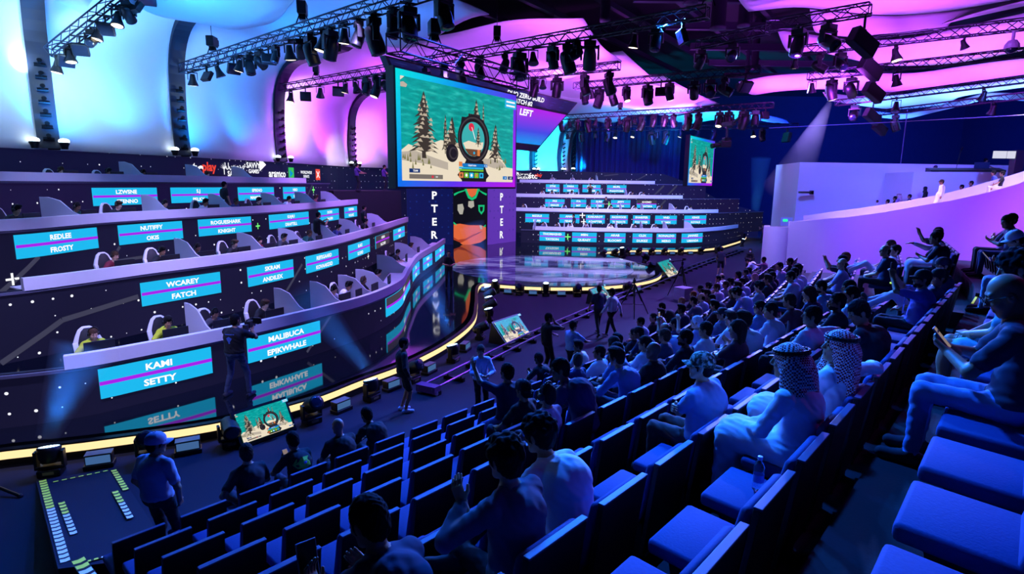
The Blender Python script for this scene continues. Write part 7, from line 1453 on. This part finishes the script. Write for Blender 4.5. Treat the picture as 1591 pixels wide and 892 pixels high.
print_on(find_label('man in a black tee with white script'), 'back_print', [[(x-.012, .9+.02*math.sin(x*60)), (x+.012, .9+.02*math.sin(x*60+1)), (x+.012, .915+.02*math.sin(x*60+1)), (x-.012, .915+.02*math.sin(x*60))] for x in np.arange(-.11, .12, .024)], PRW)
gc = find_label('person in a dark hoodie with a bright green'); print_on(gc, 'collar_panel', [[(-.15, .91), (-.09, .98), (0, .995), (.09, .98), (.16, .91), (.1, .85), (0, .82), (-.1, .85)]], mat('collar_green', (110, 214, 60), .7, noise=.3, scale=30))
print_on(gc, 'collar_spots', [[(x+.03*math.cos(t), z+.02*math.sin(t)) for t in np.linspace(0, 6.28, 9)[:-1]] for x, z in ((.02, .92),)], mat('collar_blue', (70, 120, 200), .7))
tt = find_label('man in a black cap and purple tee'); b = MB(); 
for k in range(14): a0, a1 = 2*math.pi*k/14, 2*math.pi*(k+1)/14; b.cyl((-.1+.036*math.cos(a0), .605+.036*math.sin(a0), 1.09), (-.1+.036*math.cos(a1), .605+.036*math.sin(a1), 1.09), .012, .012, 5)
o = b.build('wristband', glow('band_yellow', (190, 240, 60), .9)); o.parent = tt
b = MB(); pf_ = [(-11.3, 36.9), (-7.7, 40.3), (-9.8, 43.0), (-13.2, 39.8)]; b.hexa([(x, y, HD) for x, y in pf_], [(x, y, 4.63) for x, y in pf_]); struct(b.build('floor_crew_platform', FLOORT), 'dark crew platform beyond the right ends of the left stands')
# ================================================================== light
w = bpy.data.worlds.new('hall_air'); SC.world = w; w.use_nodes = True
w.node_tree.nodes['Background'].inputs[0].default_value = (.03, .07, .5, 1); w.node_tree.nodes['Background'].inputs[1].default_value = .035
def spot(name, loc, target, col, power, ang=70, blend=.8, size=.25):
    l = bpy.data.lights.new(name, 'SPOT'); l.energy = power; l.color = col; l.spot_size = R(ang); l.spot_blend = blend; l.shadow_soft_size = size
    o = bpy.data.objects.new(name, l); COL.objects.link(o); o.matrix_world = lookat(loc, target); return o
BLUE, CYN, VIO, MAG, LIL = (.03, .30, 1), (0., .5, 1), (.30, .12, 1), (.5, .06, 1), (.42, .4, 1)
# uplights and truss washes on the arched fabric
def bay(i, s, d, z, tz, td, col, p, ang=110):
    A0, B0 = np.array(RIBS[i]), np.array(RIBS[i+1]); TA, TB = np.array(TIPN.get(i, TIPS[i])), np.array(TIPS[i+1]); b0 = A0+(B0-A0)*s; tp = TA+(TB-TA)*s; dd = (tp-b0)/np.linalg.norm(tp-b0)
    q = b0+dd*d; t = b0+dd*td; spot('fabric_wash', (*q, z), (*t, tz), col, p, ang)
WB = (.06, .36, 1)
for i, col, k in ((0, (.05, .34, 1), .62), (1, (.03, .3, 1), .5), (2, (.005, .26, 1), .36), (3, (.5, .05, 1), .5), (4, (.5, .05, 1), .5)):
    for s, p_, z_ in ((.12, 2600, 8.6), (.6, 1500, 9.6)): bay(i, s, 2.0, 6.9, z_, 0, col, p_*k, 105)
    bay(i, .5, 1.6, 7.0, 12.2, 3.5, col, 1500*k, 120)
    bay(i, .5, 6.5, 9.4, 12.2, 7.5, col, 1500*k, 140); bay(i, .5, 11.5, 9.2, 12.2, 13, (.03, .3, 1) if i < 3 else MAG, (700 if i < 3 else 1500)*k, 150)
bay(5, .6, 13, 9.0, 12.2, 15, MAG, 3000, 150); bay(5, .6, 19, 9.0, 12.2, 20, MAG, 2500, 150); bay(5, .8, 3, 7, 9, 0, CYN, 2500, 130)
for s in (.2, .8): bay(6, s, 3.5, 7, 8.6, 0, CYN, 4200, 120)
bay(7, .5, 3, 7, 8.6, 0, CYN, 2500, 120)
for px, py, z, p, col in ((960, 190, 9.8, 3000, CYN), (1050, 180, 9.8, 3000, CYN), (1150, 180, 9.8, 3000, CYN), (1010, 172, 10, 2500, (.05, .35, 1))):
    q = onz(px, py, 11.9); spot('fabric_wash', (q[0], q[1]-2, z-1.5), tuple(q), col, p, 140)
for px, py, p in ((850, 60, 1500), (930, 90, 1600), (870, 110, 1500), (975, 125, 1700), (930, 150, 1700), (1040, 150, 1800)):
    q = onz(px, py, 12.0); v = unit(q-CAMP); spot('fabric_wash', (q[0]-v[0]*1.5, q[1]-v[1]*1.5, 9.6), tuple(q), (.55, .09, 1), p, 150)
# washes on the ceiling strips over the seats
for px, py, col, p in ((1250, 0, (.45, .07, 1), 800), (1400, 5, (.45, .07, 1), 900), (1520, -30, (.45, .07, 1), 700), (1330, 40, MAG, 1000), (1300, 75, (.42, .045, 1), 1300), (1420, 85, (.42, .045, 1), 1300), (1540, 65, (.44, .06, 1), 1100), (1200, 131, MAG, 2000), (1310, 127, MAG, 2300), (1420, 128, (.4, .04, 1), 1500), (1540, 112, (.42, .05, 1), 1500), (1370, 158, (.06, .2, 1), 1900), (1480, 145, (.08, .24, 1), 2000), (1580, 128, (.1, .28, 1), 2000), (1390, 178, (.04, .16, 1), 1500), (1520, 155, (.05, .2, 1), 1700)):
    q = onz(px, py, 12.0); v = unit(q-CAMP); spot('fabric_wash', (q[0]-v[0]*1.0, q[1]-v[1]*1.0, 9.3), tuple(q), col, p, 150)
# blue and violet washes on the seats
for loc, tgt, col, p, a in (((-2, 15.5, 10.4), (-1.5, 6.5, .8), (.008, .12, 1), 6500, 80), ((2.5, 19.5, 10.4), (2.5, 5.5, 2.2), (.012, .17, 1), 17000, 75), ((5, 21, 10.6), (6, 8, 3.0), (.02, .18, 1), 20000, 70), ((10, 27, 10.6), (8, 16, 2), (.12, .2, 1), 19000, 80), ((15, 33, 10.6), (13, 24, 2), (.28, .2, 1), 19000, 80),
                             ((14, 24, 10.8), (12, 17, 2.5), (.35, .08, 1), 4500, 70), ((9, 6.0, 10.8), (4, 4.6, 3.4), (.55, .02, .9), 250, 40), ((0, 9, 10.6), (2.6, 3.2, 3.4), (.01, .15, 1), 7500, 40)): spot('seat_wash', loc, tgt, col, p, a)
# floor washes
spot('floor_wash', (-5, 15, 10.4), (-5.5, 9, 0), (.005, .1, 1), 3600, 80); spot('floor_wash', (3, 26, 10.4), (3, 22, 0), (.2, .03, 1), 3600, 110); spot('floor_wash', (12, 40, 10.4), (12, 36, 0), (.12, .06, 1), 3500, 110); spot('floor_wash', (-1, 18, 10.4), (-2, 14, 0), (.03, .07, 1), 2200, 90)
# lilac washes on the player stands
for loc, tgt, col, p, a in (((-6.5, 8.5, 10.0), (-10, 13.2, 1.4), LIL, 7500, 54), ((-4.5, 17.5, 10.4), (-8.5, 19.5, 1.5), (.42, .33, 1), 7500, 68), ((-2.5, 26.5, 10.2), (-7, 29, 2.2), (.45, .25, 1), 9000, 85), ((-9.5, 16, 11.2), (-13.4, 19, 3.0), LIL, 3600, 46), ((-5, 31, 10.6), (-10, 36, 4), (.42, .2, 1), 6500, 90),
                             ((3, 40.5, 10.6), (3, 50, 2.5), LIL, 11000, 80), ((11, 41, 10.6), (11, 50.5, 2.5), (.4, .42, 1), 12000, 80), ((19, 45, 10.6), (19, 54, 2), (.1, .25, 1), 7000, 80)): spot('stand_wash', loc, tgt, col, p, a)
# balcony
for loc, tgt, col, p, a in (((20, 34, 11.5), (21.5, 33.2, 4.4), (1, .72, .95), 5200, 60), ((26, 30.5, 11.5), (27, 29.5, 5.5), (1, .8, 1), 6500, 60), ((13, 31.5, 10), (15, 33.2, 2.6), (.9, .55, 1), 1500, 40),
                             ((10, 25, 10.5), (17, 31.8, 1.5), (.14, .13, 1), 6200, 70), ((16, 21, 10.5), (22, 29, 2.5), (.3, .035, 1), 6500, 60), ((20, 19, 10.5), (25.5, 26, 3), (.6, .15, 1), 4200, 45),
                             ((15, 32, 11), (22, 42, 5), (.075, .13, 1), 6500, 80), ((24, 27, 11), (30, 38, 6), (.07, .12, 1), 5500, 80)): spot('balcony_wash', loc, tgt, col, p, a)
# dark blue wash on the far walls
for loc, tgt, p in (((14, 50, 11), (20, 79, 6), 7000), ((30, 50, 10), (32, 79, 8), 26000), ((42, 55, 9), (50, 79, 8), 52000)): spot('wall_wash', loc, tgt, (.006, .045, 1), p, 110)

# ---- broad white-blue washes from the trusses
for i, s, d, z, tz, p, c, a in ((0, .3, 4.5, 9.0, 9.8, 1400, (.45, .72, 1), 105), (0, .9, 4, 8.6, 9.4, 500, (.4, .7, 1), 90), (1, .35, 4.5, 8.8, 9.9, 850, (.45, .72, 1), 100), (2, .2, 4, 8.6, 9.8, 260, (.45, .7, 1), 90), (3, .2, 4, 8.8, 9.4, 900, (1, .75, 1), 80), (3, .75, 4, 7.0, 6.8, 550, (1, .8, 1), 60), (4, .2, 4, 8, 8.4, 500, (1, .65, 1), 80)):
    bay(i, s, d, z, tz, 0, c, p, a)
for px, py, p, c in ((40, 10, 260, (.4, .7, 1)), (300, 15, 350, (.02, .28, 1)), (400, 20, 250, (.05, .3, 1))):
    q = onz(px, py, 11.2); spot('fabric_wash', (q[0]+.5, q[1]-1.2, 8.9), tuple(q), c, p, 130)
# ---- light beams in the haze: real thin haze inside the beam, lit by the lamp below it
def haze(name, dens, ani=.2):
    m = bpy.data.materials.new(name); m.use_nodes = True; nt = m.node_tree; nt.nodes.remove(nt.nodes['Principled BSDF']); v = nt.nodes.new('ShaderNodeVolumeScatter')
    v.inputs['Density'].default_value = dens; v.inputs['Anisotropy'].default_value = ani; nt.links.new(v.outputs[0], nt.nodes['Material Output'].inputs['Volume']); return m
HZ = haze('thin_haze', .08)
def beam(p0, p1, r0, r1, col, power, label):
    b = MB(); b.cyl(p0, p1, r0, r1, 20); o = tag(b.build('haze_beam', HZ, smooth=True), label, 'light beam', None, 'stuff')
    d = np.array(p1)-np.array(p0); L = np.linalg.norm(d); a = r0/((r1-r0)/L); q = np.array(p0)+d/L*.03; spot('beam_lamp', tuple(q), tuple(p1), col, power, math.degrees(2*math.atan((r1-r0)/L))+5, .25, .12)
BB = (.02, .2, 1)
def lamp_at(px): u = PE.find(px, .2); q = PE.P(u)+PE.N(u)*.53; return np.array([q[0], q[1], .68])
for px, tpx, tpy, tz, p, lb in ((95, 132, 540, 2.4, 2600, 'blue light beam rising from the leftmost honeycomb floor light'), (552, 470, 455, 2.9, 2400, 'blue light beam slanting up left from the floor light before the name panels'), (678, 648, 400, 3.0, 3200, 'strong blue light beam rising at the stage bend')):
    a = lamp_at(px); q = at(tpx, tpy, a[1]+.9); beam(tuple(a), tuple(q), .17, .55, BB, p, lb)
for i, u_ in enumerate((PE.L-6.9, PE.L-4.6)):
    q = PE.P(u_)+PE.N(u_)*.5; beam((q[0], q[1], .7), (q[0]-.7, q[1]+.6, 3.6), .17, .5, BB, 2400, ('near', 'far')[i]+' blue light beam by the black display floor edge')
u = PR.find(1160, .2); q = PR.P(u)+PR.N(u)*.6; beam((q[0], q[1], .9), (q[0]+.5, q[1]+.7, 8.2), .25, 1.0, (.04, .3, 1), 4200, 'blue light beam at the far end of the right stage edge')
f = [a for a in TR['R3']['fx'] if a[1] == 'moverlit'][0][5]; beam((f[0], f[1], f[2]-1.2), (f[0]-.4, f[1]+3.0, 5.0), .12, 1.3, (1, .85, .8), 420, 'pale white light beam falling from the third right truss')
